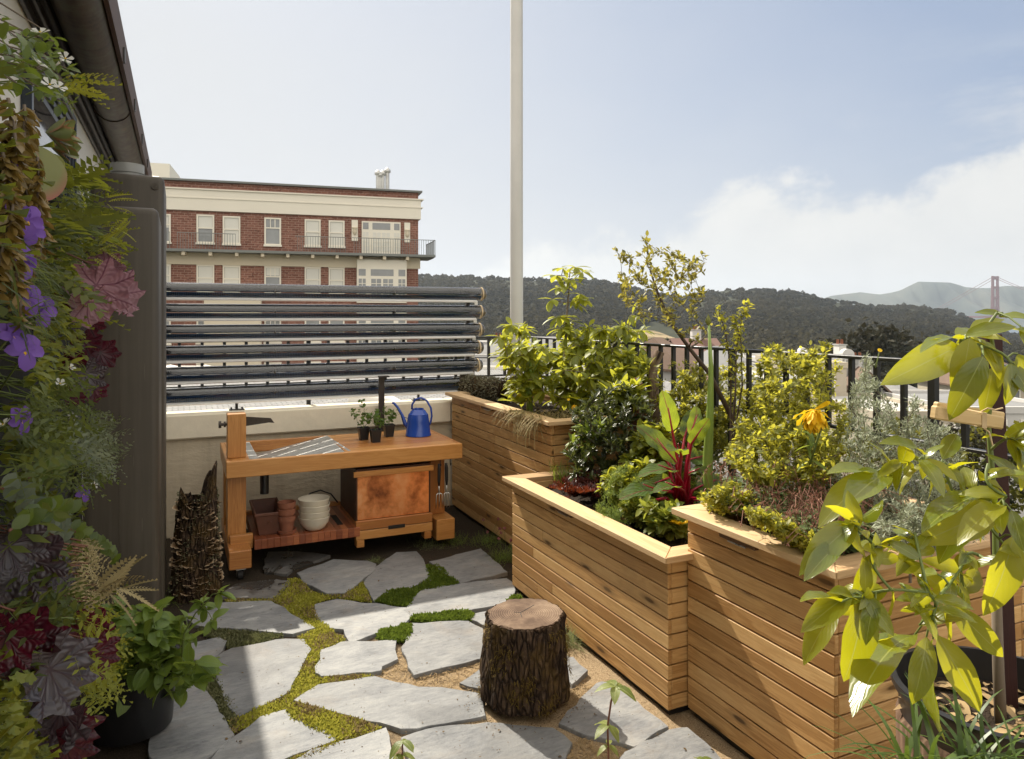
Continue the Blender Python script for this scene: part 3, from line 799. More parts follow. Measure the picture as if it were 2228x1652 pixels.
for i in range(6):
    zc = 1.955-.169*i
    xe = 2.66-.01*i
    R = .061
    mb = MB(); prof = []
    pts = [(x, YT, zc) for x in np.linspace(xL, xe-.05, 14)]
    rad = [R]*14
    for a in (.35, .7, 1.0, 1.25, 1.45, 1.56):
        pts.append((xe-.05+.05*math.sin(a), YT, zc)); rad.append(max(.002, R*math.cos(a)))
    mb.tube(pts, rad, 28, cap=False)
    tb = mb.build('glass_tube', M['glass'], r, True)
    mb = MB(); mb.tube([(xL, YT-.010, zc+.022), (xe-.07, YT-.010, zc+.022)], .031, 28); mb.build('absorber', M['absorber'], tb, 'auto')
    mb = MB()  # curved fin sheet below the absorber
    nseg = 8; b = len(mb.v)
    for xx, uu in ((xL, 0), (xe-.075, xe-.075-xL)):
        for k in range(nseg+1):
            a = -PI*.92+PI*.84*k/nseg
            mb.v.append((xx, YT-.002+.0575*math.cos(a), zc-.001+.0575*math.sin(a)))
    for k in range(nseg):
        mb.face((b+k, b+k+1, b+nseg+1+k+1, b+nseg+1+k), [(0, k), (0, k+1), (xe-xL, k+1), (xe-xL, k)])
    mb.build('fin_sheet', M['fin'], tb, True)
    mb = MB(); mb.obox((xL, YT-.030, zc-.0665), (xe-.11, YT-.030, zc-.0665), .036, .012, (0, -.6, 1)); mb.build('tube_rail', M['railwhite'], tb)
    mb = MB(); mb.tube([(xe-.062, YT, zc), (xe-.050, YT, zc)], R+.0035, 28); mb.build('end_collar', M['bone'], tb, 'auto')
    for xs_ in (.72, 1.75):
        mb = MB(); mb.tube([(xs_, YT, zc+.0), (xs_+.006, YT, zc)], .050, 18); mb.build('spacer_ring', M['darksteel'], tb, 'auto')
    if i < 5:
        mb = MB(); mb.obox((xe-.10, YT+.02, zc-R-.004), (xe-.10, YT+.02, zc-.169+R+.004), .035, .012, (0, 1, 0)); mb.build('clip', M['steel'], r, bevel=.002)
for xx in (.42, 1.98):
    mb = MB(); mb.tube([(xx, YT-.01, .978), (xx, YT-.01, 1.055)], .012, 10); ft = mb.build('bracket', M['iron'], r)
    mb = MB(); mb.box(xx-.06, xx+.06, YT-.05, YT+.02, .973, .982); mb.build('foot_plate', M['iron'], ft, bevel=.002)
    for dx in (-.042, .042):
        mb = MB(); mb.tube([(xx+dx, YT-.015, .982), (xx+dx, YT-.015, .996)], .008, 6); mb.build('bolt', M['iron'], ft)
for xx in (-.26, 2.50):
    mb = MB(); mb.box(xx-.016, xx+.016, YT+.07, YT+.10, .975, 2.0); mb.build('upright', M['darksteel'], r)
# small angle bracket standing behind the bench
q = on_y(830, 905, 6.14)
r = thing('angle_bracket', 'dark metal angle bracket on a short post behind the nursery pots', 'bracket', (q.x, q.y, 0))
mb = MB(); mb.box(q.x-.024, q.x+.024, q.y-.012, q.y+.012, .0, 1.215); mb.build('post', M['darksteel'], r, bevel=.002)
mb = MB(); mb.box(q.x-.03, q.x+.06, q.y-.05, q.y+.012, 1.2155, 1.228); mb.build('arm', M['darksteel'], r, bevel=.002)

# ------------------------------------------------------------------ rain tanks
def tank(label, x0, x1, y0, y1, zt, extra):
    r = thing('rain_tank', label, 'water tank', ((x0+x1)/2, (y0+y1)/2, 0), 'slim rain tanks')
    mb = MB(); n = 7
    R = .035
    def ring(z, ins, R):
        out = []
        for cx, cy, a0 in ((x1-R, y1-R, 0), (x0+R, y1-R, PI/2), (x0+R, y0+R, PI), (x1-R, y0+R, 1.5*PI)):
            for k in range(n):
                a = a0+PI/2*k/(n-1); out.append((cx+(R-ins)*math.cos(a), cy+(R-ins)*math.sin(a), z))
        return out
    lv = [(0, 0), (zt-.04, 0), (zt-.02, .004), (zt-.008, .012), (zt, .027)]
    for z, i in lv: mb.v += ring(z, i, R)
    m = 4*n
    for L in range(len(lv)-1):
        for k in range(m): mb.face((L*m+k, L*m+(k+1) % m, (L+1)*m+(k+1) % m, (L+1)*m+k))
    mb.face([(len(lv)-1)*m+k for k in range(m)])
    # slight crown on the top towards the middle
    mb.build('body', M['tankplastic'], r, 'auto')
    mb = MB(); mb.box(x0+.16, x0+.163, y0-.0015, y0+.002, .02, zt-.045); mb.build('mould_seam', M['tankplastic'], r)
    return r
tank('front grey-brown slim rain tank, the shorter one', -.44, -.10, 4.09, 4.62, 2.30, 0)
rt = tank('rear grey-brown slim rain tank with a pipe socket on top', -.47, -.085, 4.66, 5.25, 2.565, 1)
q = on_y(320, 412, 4.655)
mb = MB(); mb.tube([(-.135, 4.660, 2.50), (-.135, 4.652, 2.50)], .020, 14); mb.tube([(-.135, 4.653, 2.50), (-.135, 4.648, 2.50)], .007, 10); mb.build('plug', M['tankplastic'], rt, 'auto')
q = on_y(277, 375, 4.93)
r = thing('pipe_stub', 'short grey plastic pipe socket on the rear rain tank', 'pipe', (q.x, q.y, 2.565))
mb = MB(); mb.lathe([(.086, 0), (.086, .045), (.093, .047), (.093, .10), (.084, .10), (.08, .04)], (q.x, q.y, 2.562), 28); mb.build('socket', M['pvc'], r, 'auto')

# ------------------------------------------------------------------ own house: wall, eave, gutter, window
r = thing('house', 'dark-eaved white house wall with copper gutter at the left', 'house', (-.7, 3, 0))
mb = MB(); mb.box(-.78, -.56, -2, 8.3, -.3, 3.15); mb.build('wall', M['housewall'], r)
mb = MB(); mb.box(-1.6, -.30, -2, 8.3, 3.16, 3.20); mb.build('soffit', M['eave'], r)
mb = MB()
for a in ((-.559, -.54, 2.93, 2.985), (-.559, -.52, 2.986, 3.03), (-.559, -.50, 3.031, 3.075), (-.559, -.475, 3.076, 3.12), (-.559, -.45, 3.121, 3.159)): mb.box(a[0], a[1], -2, 8.2, a[2], a[3], 1)
mb.build('cornice', M['darktrim'], r, bevel=.008)
mb = MB(); nn = 14; b = 0; gx, gz, R = -.385, 3.06, .102
for y in np.linspace(-2, 8.0, 30):
    for k in range(nn+1):
        a = PI+PI*k/nn; mb.v.append((gx+R*math.cos(a), y, gz+R*math.sin(a)))
for j in range(29):
    for k in range(nn): mb.face((j*(nn+1)+k, (j+1)*(nn+1)+k, (j+1)*(nn+1)+k+1, j*(nn+1)+k+1))
g = mb.build('gutter', M['gutter'], r, True)
for y in (1.1, 3.1, 5.1, 7.0):
    mb = MB()
    pts = [(gx+(R+.003)*math.cos(PI+PI*k/12), y, gz+(R+.003)*math.sin(PI+PI*k/12)) for k in range(13)]
    mb.tube(pts, .004, 6); mb.build('joint_strap', M['gutter'], g, True)
mb = MB(); mb.box(-1.5, -.272, -2, 8.1, 3.2005, 3.23); mb.box(-.283, -.264, -2, 8.12, 3.02, 3.20)
mb.build('roof_edge', simple('roof_edge', (.07, .035, .022), .7, 0, .3, 20, .2), r)
for y in np.arange(-1.6, 8.0, .95):
    mb = MB(); mb.box(-.2635, -.255, y, y+.05, 3.03, 3.10); mb.build('roof_clip', M['darktrim'], r)
# upstairs window with stepped dark frame
wz0, wz1, wy0, wy1 = 1.95, 2.84, 3.3, 4.62
for k, (ins, pr) in enumerate(((0, .012), (.035, .022), (.07, .034), (.105, .046))):
    mb = MB(); x0, x1 = -.559, -.559+.05-pr
    th = .034
    mb.box(x0, x1, wy0+ins, wy1-ins, wz1-ins-th, wz1-ins-.001); mb.box(x0, x1, wy0+ins, wy1-ins, wz0+ins, wz0+ins+th)
    mb.box(x0, x1, wy0+ins, wy0+ins+th-.001, wz0+ins+th+.001, wz1-ins-th-.001); mb.box(x0, x1, wy1-ins-th+.001, wy1-ins, wz0+ins+th+.001, wz1-ins-th-.001)
    if k == 0: wf = mb.build('window', M['sash'], r, bevel=.003)
    else: mb.build('frame', M['sash'], wf, bevel=.003)
mb = MB(); mb.box(-.559, -.555, wy0+.1401, wy1-.1401, wz0+.1401, wz1-.1401); mb.build('pane', simple('dark_pane', (.01, .012, .015), .05, 0, .05, 4, 0, .8), wf)
# ------------------------------------------------------------------ potting bench
X0, X1, Y0, Y1, ZT = .275, 1.95, 5.135, 5.95, .776
r = thing('potting_bench', 'orange wooden potting bench with sloping metal tray by the parapet', 'bench', (1.1, 5.5, 0))
B = .004
mb = MB(); mb.box(X0, X1, Y0, Y0+.042, .664, ZT, 0); mb.build('front_apron', M['redwood'], r, bevel=B)
mb = MB(); mb.box(X0, X1, Y1-.04, Y1, .69, ZT, 0); mb.build('back_apron', M['redwood'], r, bevel=B)
for xx in (X0, X1-.03):
    mb = MB(); mb.box(xx, xx+.03, Y0+.0425, Y1-.0405, .664, ZT, 1); mb.build('side_apron', M['redwood'], r, bevel=B)
mb = MB(); y = Y0+.0425; wd = (Y1-.0405-y)/6
for i in range(6): mb.box(1.07, X1-.031, y+i*wd+.0006, y+(i+1)*wd-.0006, .742, ZT+.001, 0)
mb.build('worktop', M['redwood'], r, bevel=.002)
mb = MB(); mb.box(X0+.031, X0+.15, Y0+.0425, Y1-.0405, .742, ZT+.0005, 1); mb.build('end_board', M['redwood'], r, bevel=.003)
mb = MB(); mb.box(.4265, .485, Y0+.05, Y1-.05, .755, ZT-.004, 1); mb.build('tray_edge', M['galv'], r, bevel=.002)
mb = MB()
b = len(mb.v)
for p in ((.486, Y0+.044, .665), (1.11, Y0+.05, ZT+.004), (1.075, Y1-.045, ZT+.004), (.486, Y1-.042, .665)): mb.v.append(p)
mb.face((b, b+1, b+2, b+3))
for p in ((.486, Y0+.044, .661), (1.11, Y0+.05, ZT+.001), (1.075, Y1-.045, ZT+.001), (.486, Y1-.042, .661)): mb.v.append(p)
mb.face((b+7, b+6, b+5, b+4)); mb.face((b, b+4, b+5, b+1)); mb.face((b+1, b+5, b+6, b+2)); mb.face((b+2, b+6, b+7, b+3)); mb.face((b+3, b+7, b+4, b))
mb.build('tray', M['galv'], r)
mb = MB(); mb.box(.4855, 1.0, Y0+.0425, Y0+.0432, .667, ZT-.006); mb.build('tray_side', M['galv'], r)
# posts and feet
pl = MB(); pl.box(.288, .408, 5.245, 5.365, .205, .6635, 2); pl.build('leg', M['redwood'], r, bevel=B)
pl = MB(); pl.box(.288, .408, 5.245, 5.365, .7775, 1.078, 2); po = pl.build('post', M['redwood'], r, bevel=B)
pl = MB(); pl.box(.288, .408, 5.70, 5.82, .205, .6635, 2); pl.build('leg', M['redwood'], r, bevel=B)
pl = MB(); pl.box(.286, .425, 5.03, 5.93, .085, .205, 1); pl.build('foot', M['redwood'], r, bevel=B)
pl = MB(); pl.box(.300, .448, 5.19, 5.235, .165, .262, 0); pl.build('cross_rail', M['redwood'], r, bevel=B)
pl = MB(); pl.box(1.745, 1.865, 5.30, 5.41, .215, .6635, 2); pl.build('leg', M['redwood'], r, bevel=B)
pl = MB(); pl.box(1.745, 1.865, 5.70, 5.82, .215, .6635, 2); pl.build('leg', M['redwood'], r, bevel=B)
pl = MB(); pl.box(1.745, 1.89, 5.14, 5.93, .06, .214, 1); pl.build('foot', M['redwood'], r, bevel=B)
for x, y in ((.36, 5.07), (.36, 5.88)):
    cb = MB(); cb.box(x-.03, x+.03, y-.03, y+.03, .078, .084); ca = cb.build('caster', M['steel'], r)
    cb = MB(); cb.obox((x-.022, y, .078), (x-.022, y+.02, .03), .004, .03, (0, 1, 0)); cb.obox((x+.022, y, .078), (x+.022, y+.02, .03), .004, .03, (0, 1, 0)); cb.build('fork', M['steel'], ca)
    cb = MB(); cb.tube([(x-.016, y+.025, .036), (x+.016, y+.025, .036)], .036, 20); cb.build('wheel', M['rubber'], ca, 'auto')
# lever and bolt on the post
mb = MB(); mb.tube([(.235, 5.30, 1.005), (.2875, 5.30, 1.005)], .010, 12); mb.tube([(.235, 5.30, 1.005), (.252, 5.30, 1.005)], .024, 12); mb.tube([(.268, 5.30, 1.005), (.280, 5.30, 1.005)], .02, 12); mb.build('bolt', M['darksteel'], po, 'auto')
mb = MB(); b = 0
pts = [(.409, .985), (.56, 1.0), (.60, .995), (.575, 1.03), (.409, 1.05)]
mb.v += [(p[0], 5.295, p[1]) for p in pts]+[(p[0], 5.305, p[1]) for p in pts]; n = 5
mb.face(range(n)); mb.face([n+i for i in range(n)][::-1])
for i in range(n): mb.face((i, n+i, n+(i+1) % n, (i+1) % n))
mb.build('lever', M['darksteel'], po)
# drain under the tray
mb = MB(); mb.tube([(.535, 5.32, .66), (.535, 5.32, .50)], .030, 16); mb.tube([(.535, 5.32, .66), (.535, 5.32, .635)], .036, 16); mb.box(.44, .53, 5.31, 5.33, .635, .66); mb.build('drain', M['blackplastic'], r, 'auto')
# butcher block shelf
mb = MB(); x = .452; k = 0
while x < 1.125:
    w = .042; mb.box(x+.0004, x+w-.0004, 5.13, 5.80, .17, .235, 1); x += w
sh = mb.build('lower_shelf', M['butcher'], r, bevel=.0015); shx1 = x
mb = MB(); mb.box(1.03, 1.07, 5.25, 5.52, .2355, .2385); mb.build('slot', M['eave'], r)
mb = MB(); mb.box(.452, shx1, 5.81, 5.86, .18, .26, 0); mb.build('shelf_back_rail', M['redwood'], r, bevel=B)
# copper bin
bx0, bx1, by0, by1 = 1.145, 1.705, 5.17, 5.72
mb = MB(); mb.box(bx0+.012, bx1-.012, by0, by0+.012, .275, .585); bn = mb.build('copper_panel', M['copper'], r)
mb = MB(); mb.box(bx0, bx0+.011, by0-.002, by1, .262, .62); mb.box(bx1-.011, bx1, by0-.002, by1, .262, .62); mb.box(bx0+.012, bx1-.012, by1-.012, by1, .262, .62); mb.build('bin_sides', M['copperdark'], r)
mb = MB(); mb.box(bx0-.02, bx1+.02, by0-.022, by0-.0025, .588, .628, 0); mb.build('bin_trim', M['redwood'], r, bevel=.002)
mb = MB(); mb.box(bx0-.006, bx1+.008, by0-.03, by0-.004, .208, .273, 0); mb.box(bx0-.006, bx1+.008, by0-.029, by0-.004, .140, .203, 0); dr = mb.build('drawer_front', M['redwood'], r, bevel=.003)
mb = MB(); mb.box(1.375, 1.50, by0-.034, by0-.0305, .192, .219); mb.build('handle_slot', M['eave'], dr, bevel=.002)
mb = MB(); mb.box(bx0-.005, bx1+.006, by0-.003, by1, .142, .26, 1); mb.build('drawer_box', M['redwood'], r)
for x in (bx0+.0, bx1-.055):
    mb = MB(); mb.box(x, x+.055, by0-.028, by0+.05, .085, .139); mb.build('bin_foot', M['redwood'], r, bevel=.003)
mb = MB(); mb.box(bx0+.002, bx1-.002, by0-.002, by1-.002, .6205, .64); mb.build('bin_lid', M['copperdark'], r)
for x in (1.78, 1.86):
    mb = MB(); mb.tube([(x, 5.16, .663), (x, 5.16, .63), (x, 5.15, .615), (x, 5.14, .63)], .004, 6); mb.build('hook', M['iron'], r, True)

# hand forks hanging from the bench
def fork(x, label, sw):
    f = thing('hand_fork', label, 'hand fork', (x, 5.145, .40), 'hand forks under the bench')
    mb = MB(); mb.tube([(x, 5.145, .635), (x+.002, 5.145, .60), (x+sw, 5.145, .51), (x+sw, 5.145, .47)], [.008, .013, .012, .007], 10); mb.build('handle', M['eave'], f, True)
    mb = MB(); mb.tube([(x+sw, 5.145, .47), (x+sw, 5.14, .43), (x+sw, 5.145, .415)], [.006, .005, .006], 8)
    for dx in (-.024, 0, .024):
        mb.tube([(x+sw, 5.145, .418), (x+sw+dx*.9, 5.14, .405), (x+sw+dx, 5.137, .36), (x+sw+dx, 5.145, .30)], [.005, .005, .0045, .0015], 6)
    mb.build('tines', M['steel'], f, True)
fork(1.765, 'steel hand fork hanging below the bench, left of the pair', 0)
fork(1.822, 'steel hand fork hanging below the bench corner, right of the pair', .004)

# blue watering can
q = on_z(910, 948, .777)
f = thing('watering_can', 'blue metal watering can on the bench', 'watering can', (q.x, q.y, .777))
f.scale = (1.12, 1.12, 1.12)
c = (q.x, q.y, .777)
mb = MB(); mb.lathe([(0, .001), (.090, .001), (.093, .004), (.092, .012), (.089, .016), (.080, .105), (.073, .148), (.071, .152), (.071, .156), (.066, .160), (.052, .182), (.040, .190), (.040, .197), (.034, .197), (.032, .19), (.06, .15), (.08, .02), (0, .02)], c, 36); bd = mb.build('body', M['blue'], f, 'auto')
ex = Vector((CA, -SA, 0))
def cp(a, z): return Vector(c)+ex*a+Vector((0, 0, z))
mb = MB(); mb.tube([cp(-.072, .06), cp(-.095, .085), cp(-.118, .15), cp(-.150, .205), cp(-.176, .235), cp(-.188, .237)], [.017, .015, .011, .0095, .009, .009], 12); mb.build('spout', M['blue'], f, True)
mb = MB(); mb.obox(cp(-.075, .125), cp(-.112, .135), .008, .004); mb.build('spout_brace', M['blue'], f)
mb = MB(); mb.tube([cp(-.046, .19), cp(-.044, .225), cp(-.02, .262), cp(.02, .274), cp(.06, .255), cp(.092, .20), cp(.098, .14), cp(.088, .09), cp(.077, .075)], [.007]*9, 10); mb.build('handle', M['blue'], f, True)

# nursery pots with seedlings
M['seedling'] = leafmat('seedling', (.05, .11, .02), (.12, .20, .035), (.28, .42, .06), .4, .5, .4)
def npot(u, v, lab, hh, n):
    q = on_z(u, v, .777); f = thing('seedling_pot', lab, 'potted seedling', (q.x, q.y, .777), 'black nursery pots on the bench')
    mb = MB(); a, b_, h = .030, .040, .098
    for s, z in ((a, 0), (b_, h), (b_+.003, h), (b_+.003, h-.012)):
        mb.v += [(q.x-s, q.y-s, .7775+z), (q.x+s, q.y-s, .7775+z), (q.x+s, q.y+s, .7775+z), (q.x-s, q.y+s, .7775+z)]
    for L in (0, 1, 2):
        for k in range(4): mb.face((L*4+k, L*4+(k+1) % 4, L*4+4+(k+1) % 4, L*4+4+k))
    mb.build('pot', M['blackplastic'], f)
    mb = MB(); mb.box(q.x-.036, q.x+.036, q.y-.036, q.y+.036, .855, .862); mb.build('soil', M['soil'], f)
    base = [(q.x, q.y, .855), (q.x, q.y, .90)]
    tg = [(q.x+random.gauss(0, .045), q.y+random.gauss(0, .04), .87+random.uniform(.03, hh)) for _ in range(n)]
    tb, st = skeleton(base, tg, .004, .7, .15, .0012); stems(tb, 'stem', M['seedling'], f)
    fo = Fol(); ss = [s for s in st if s[2] > .9]
    leaves_at(fo, ss, T_lobe(5, .3, 15, .1, .02), (.022, .040), 2, .8, .25, jit=.008); fo.build('foliage', M['seedling'], f)
npot(791, 957, 'black nursery pot with tallest seedling, leftmost on the bench', .22, 20)
npot(817, 962, 'black nursery pot with leafy seedling, middle and foremost on the bench', .12, 22)
npot(846, 950, 'black nursery pot with seedling, nearest the watering can', .13, 18)

# things on the lower shelf
q = on_z(575, 1170, .236)
f = thing('trough_pot', 'brown rectangular trough pot on the lower shelf', 'trough pot', (q.x, q.y, .236))
mb = MB(); z0 = .237
xa, xb, ya, yb = .47, .645, 5.20, 5.62
lv = [(xa+.02, xb-.02, ya+.02, yb-.03, z0), (xa-.006, xb+.006, ya, yb, z0+.135), (xa-.012, xb+.012, ya-.006, yb+.006, z0+.135), (xa-.012, xb+.012, ya-.006, yb+.006, z0+.155), (xa, xb, ya+.006, yb-.006, z0+.155), (xa+.024, xb-.024, ya+.03, yb-.04, z0+.012)]
for a in lv: mb.v += [(a[0], a[2], a[4]), (a[1], a[2], a[4]), (a[1], a[3], a[4]), (a[0], a[3], a[4])]
for L in range(5):
    for k in range(4): mb.face((L*4+k, L*4+(k+1) % 4, L*4+4+(k+1) % 4, L*4+4+k))
mb.face((20, 21, 22, 23)); mb.build('trough', M['rustpot'], f, bevel=.003)
mb = MB(); mb.tube([((xa+xb)/2, ya+.006, z0+.085), ((xa+xb)/2, ya-.004, z0+.083)], .013, 14); mb.build('medallion', M['rustpot'], f, 'auto')

cx, cy = 0, 0
q = on_z(625, 1162, .236); cx, cy = q.x, q.y+.03
f = thing('pot_saucer', 'terracotta saucer under the stacked terracotta pots', 'saucer', (cx, cy, .236))
mb = MB(); mb.lathe([(0, .001), (.058, .001), (.068, .028), (.063, .028), (.054, .008), (0, .008)], (cx, cy, .236), 28); mb.build('saucer', M['terracotta'], f, 'auto')
for k, lab in enumerate(('terracotta pot standing in the saucer, lowest of three', 'terracotta pot, middle of three stacked in the saucer', 'terracotta pot, topmost of three stacked in the saucer')):
    z = .2455+k*.048
    f = thing('clay_pot', lab, 'flower pot', (cx, cy, z), 'stacked terracotta pots')
    mb = MB(); mb.lathe([(.0, 0), (.042, 0), (.053, .078), (.060, .078), (.062, .112), (.055, .112), (.046, .05), (.036, .008), (0, .008)], (cx, cy, z), 28); mb.build('pot', M['terracotta'], f, 'auto')
q = on_z(686, 1155, .236); cx, cy = q.x, q.y+.05
for k, lab in enumerate(('cream bowl at the bottom of the stack of four', 'second cream bowl from the bottom of the stack', 'third cream bowl from the bottom of the stack', 'cream bowl on top of the stack of four')):
    z = .2365+k*.042
    f = thing('bowl', lab, 'bowl', (cx, cy, z), 'stacked cream bowls')
    mb = MB(); mb.lathe([(0, .0), (.055, .0), (.072, .012), (.098, .05), (.108, .09), (.110, .094), (.106, .094), (.095, .052), (.068, .016), (0, .008)], (cx+random.uniform(-.003, .003), cy, z), 36); mb.build('shell', M['bowl'], f, True)
# hose behind the bowls
f = thing('cable', 'thin black hose looping behind the bowls on the shelf', 'hose')
mb = MB(); mb.tube([(.86, 5.76, .30), (.92, 5.77, .36), (1.0, 5.78, .375), (1.08, 5.77, .34), (1.13, 5.75, .27)], .006, 8); mb.build('hose', M['blackplastic'], f, True)
tag(f, f['label'])

# ------------------------------------------------------------------ stump
t = NT('bark'); uv = t.uv(); o = t.obj()
n1 = t.noise(t.mapping(o, (1, 1, .35)), 48, 7, .7, .8); n2 = t.noise(o, 8, 5); n3 = t.noise(o, 60, 4)
vo = t.n('TexVoronoi', feature='DISTANCE_TO_EDGE'); t.set(vo.inputs['Vector'], t.mapping(o, (1, 1, .3))); vo.inputs['Scale'].default_value = 40
cr = t.ramp(vo.outputs['Distance'], [(0.0, 0.0), (.18, 1.0)])
col = t.ramp(n1, [(.3, (.028, .017, .011)), (.5, (.085, .055, .036)), (.7, (.18, .125, .085))])
col = t.mix(t.math('MULTIPLY_ADD', cr, .75, .25), (.012, .008, .006), col)
mossm = t.ramp(n2, [(.47, 0.0), (.62, .85)])
col = t.mix(t.math('MULTIPLY', mossm, n3), col, (.16, .10, .025))
M['bark'] = t.out(t.bsdf(col, .9, 0, t.bump(t.math('ADD', cr, n1), 1.0, .02), .15))
t = NT('cut_wood'); o = t.obj(); n1 = t.noise(o, 7, 5); n2 = t.noise(o, 60, 3)
sx = t.n('SeparateXYZ'); t.set(sx.inputs[0], o)
rad = t.math('SQRT', t.math('ADD', t.math('MULTIPLY', sx.outputs[0], sx.outputs[0]), t.math('MULTIPLY', sx.outputs[1], sx.outputs[1])))
rg = t.math('SINE', t.math('ADD', t.math('MULTIPLY', rad, 620), t.math('MULTIPLY', n1, 9)))
f_ = t.math('ADD', t.math('MULTIPLY', n1, .75), t.math('MULTIPLY', rg, .06))
col = t.ramp(t.math('ADD', f_, t.math('MULTIPLY', n2, .12)), [(.3, (.075, .045, .03)), (.48, (.18, .12, .08)), (.62, (.30, .22, .15)), (.75, (.40, .32, .23))])
M['cutwood'] = t.out(t.bsdf(col, .8, 0, t.bump(rg, .15, .003), .2))
def bumpy(z, a, s=1): return (.010*math.sin(7*a+z*9)+.008*math.sin(13*a-z*17)+.006*math.sin(29*a+z*31)+.004*math.sin(47*a-z*60))*s
cS = cam3(1143, 1580, 3.27); cx, cy = cS.x, cS.y
f = thing('tree_stump', 'sawn wooden stump with dark mossy bark on the flagstones', 'stump', (cx, cy, .035))
mb = MB(); n = 90; prof = [(0, .197), (.02, .203), (.06, .200), (.11, .196), (.16, .193), (.21, .189), (.26, .185), (.31, .181), (.345, .178), (.362, .170)]
for z, R in prof:
    for k in range(n):
        a = 2*PI*k/n; rr = R*(1+.03*math.sin(2*a+.5))+bumpy(z, a)*.55+random.uniform(-.0035, .0035)
        mb.v.append((cx+rr*math.cos(a), cy+rr*math.sin(a), .036+z))
for j in range(len(prof)-1):
    for k in range(n): mb.face((j*n+k, j*n+(k+1) % n, (j+1)*n+(k+1) % n, (j+1)*n+k))
mb.build('bark', M['bark'], f, True)
mb = MB(); b = 0
for R, z in ((.173, .392), (.166, .399)):
    for k in range(n):
        a = 2*PI*k/n; rr = R*(1+.03*math.sin(2*a+.5))+bumpy(.36, a)*.4; mb.v.append((cx+rr*math.cos(a), cy+rr*math.sin(a), z))
for k in range(n): mb.face((k, (k+1) % n, n+(k+1) % n, n+k))
mb.face([n+k for k in range(n)]); mb.build('cut_face', M['cutwood'], f)
mb = MB()
for a, L in ((.5, .11), (2.5, .03), (4.4, .05)):
    pass; p = Vector((cx-.02, cy+.01, .3995)); q = p+Vector((math.cos(a)*L, math.sin(a)*L, 0))
    mb.obox(p, q, .0025, .0012)
mb.build('crack', M['eave'], f)
fo = Fol(); N_ = 6500; a = rng.uniform(0, 2*PI, N_); z = rng.uniform(.0, .34, N_)
msk = np.sin(a*3+z*14)+np.sin(a*7-z*25)*.7+rng.normal(size=N_)*.35 > .75
a, z = a[msk], z[msk]; R = np.interp(z, [p[0] for p in prof], [p[1] for p in prof])+.006
P = np.stack([cx+R*np.cos(a), cy+R*np.sin(a), .036+z], 1); O = np.stack([np.cos(a), np.sin(a), np.zeros_like(a)], 1)
M['barkmoss'] = leafmat('bark_moss', (.09, .055, .012), (.20, .14, .03), (.3, .22, .04), .25, .8, .2, bump=0)
fo.add(T_blade(.10, .5, 3), P, O+rdir(len(P))*.9, (0, 0, 1), rng.uniform(.008, .024, len(P))); fo.build('bark_moss', M['barkmoss'], f)

# ------------------------------------------------------------------ fungus log
cx, cy = .085, 4.93
f = thing('fungus_log', 'upright broken log covered in bracket fungus beside the rain tank', 'log', (cx, cy, 0))
mb = MB(); n = 48; prof = [0, .05, .12, .2, .3, .4, .5, .6, .66, .7]
for j, z in enumerate(prof):
    for k in range(n):
        a = 2*PI*k/n; R = .150-.045*min(1, z/.7)+bumpy(z*1.3, a, .5)
        zz = z
        if j == len(prof)-1:   # torn top, splinter on the right
            zz = .61+.17*min(1, max(0, (math.cos(a-.25)-.35)*2.2))+.035*math.sin(2*a+2)+.02*math.sin(7*a)+random.uniform(-.012, .015)
        if j == len(prof)-2: zz = .57+.12*min(1, max(0, (math.cos(a-.25)-.35)*2.2))+.03*math.sin(2*a+2)
        mb.v.append((cx+.06*zz*.3+R*math.cos(a), cy+R*math.sin(a), zz+.002))
for j in range(len(prof)-1):
    for k in range(n): mb.face((j*n+k, j*n+(k+1) % n, (j+1)*n+(k+1) % n, (j+1)*n+k))
t0 = len(mb.v); mb.v.append((cx, cy, .50)); e = (len(prof)-1)*n
for k in range(n): mb.face((e+k, e+(k+1) % n, t0))
mb.build('trunk', M['bark'], f, True)
t = NT('fungus'); uv = t.uv(); sx = t.n('SeparateXYZ'); t.set(sx.inputs[0], uv)
bd = t.math('SINE', t.math('MULTIPLY', sx.outputs[1], 22)); col = t.ramp(sx.outputs[1], [(0.1, (.16, .09, .045)), (.6, (.38, .25, .14)), (.85, (.52, .38, .23)), (1.0, (.72, .60, .44))])
col = t.mix(t.math('MULTIPLY_ADD', bd, .2, .2), col, (.14, .08, .04))
M['fungus'] = t.out(t.bsdf(col, .85, 0, None, .2))
fv, ff, fuv = [(0, 0, 0)], [], [(0, 0)]
nn = 11
for ring in (.5, 1.0):
    for k in range(nn):
        a = PI*k/(nn-1); w = 1+.12*math.sin(k*2.6)
        fv.append((ring*.62*math.cos(a)*w, ring*.62*math.sin(a)*w, .07*ring+.05*math.sin(k*1.9)*ring)); fuv.append((0, ring))
for k in range(nn-1):
    ff += [(0, 1+k, 2+k), (1+k, 1+nn+k, 2+nn+k, 2+k)]
fo = Fol()
N_ = 420; a = rng.uniform(-3.0, .8, N_); z = rng.uniform(.03, .60, N_)**1.0
keep = (np.sin(a*3.3+z*11)+.6*np.sin(a*7-z*17)+rng.normal(size=N_)*.5 > -.25); a, z = a[keep], z[keep]
R = .146-.045*z/.7
P = np.stack([cx+.02*z+R*np.cos(a), cy+R*np.sin(a), z], 1); O = np.stack([np.cos(a), np.sin(a), np.full_like(a, .1)], 1)
fo.add((np.array(fv), ff, fuv), P, O, np.array((0, 0, 1.0))+rdir(len(P))*.45, rng.choice([.018, .028, .042, .058], len(P), p=[.25, .35, .28, .12])); fo.build('bracket_fungus', M['fungus'], f)
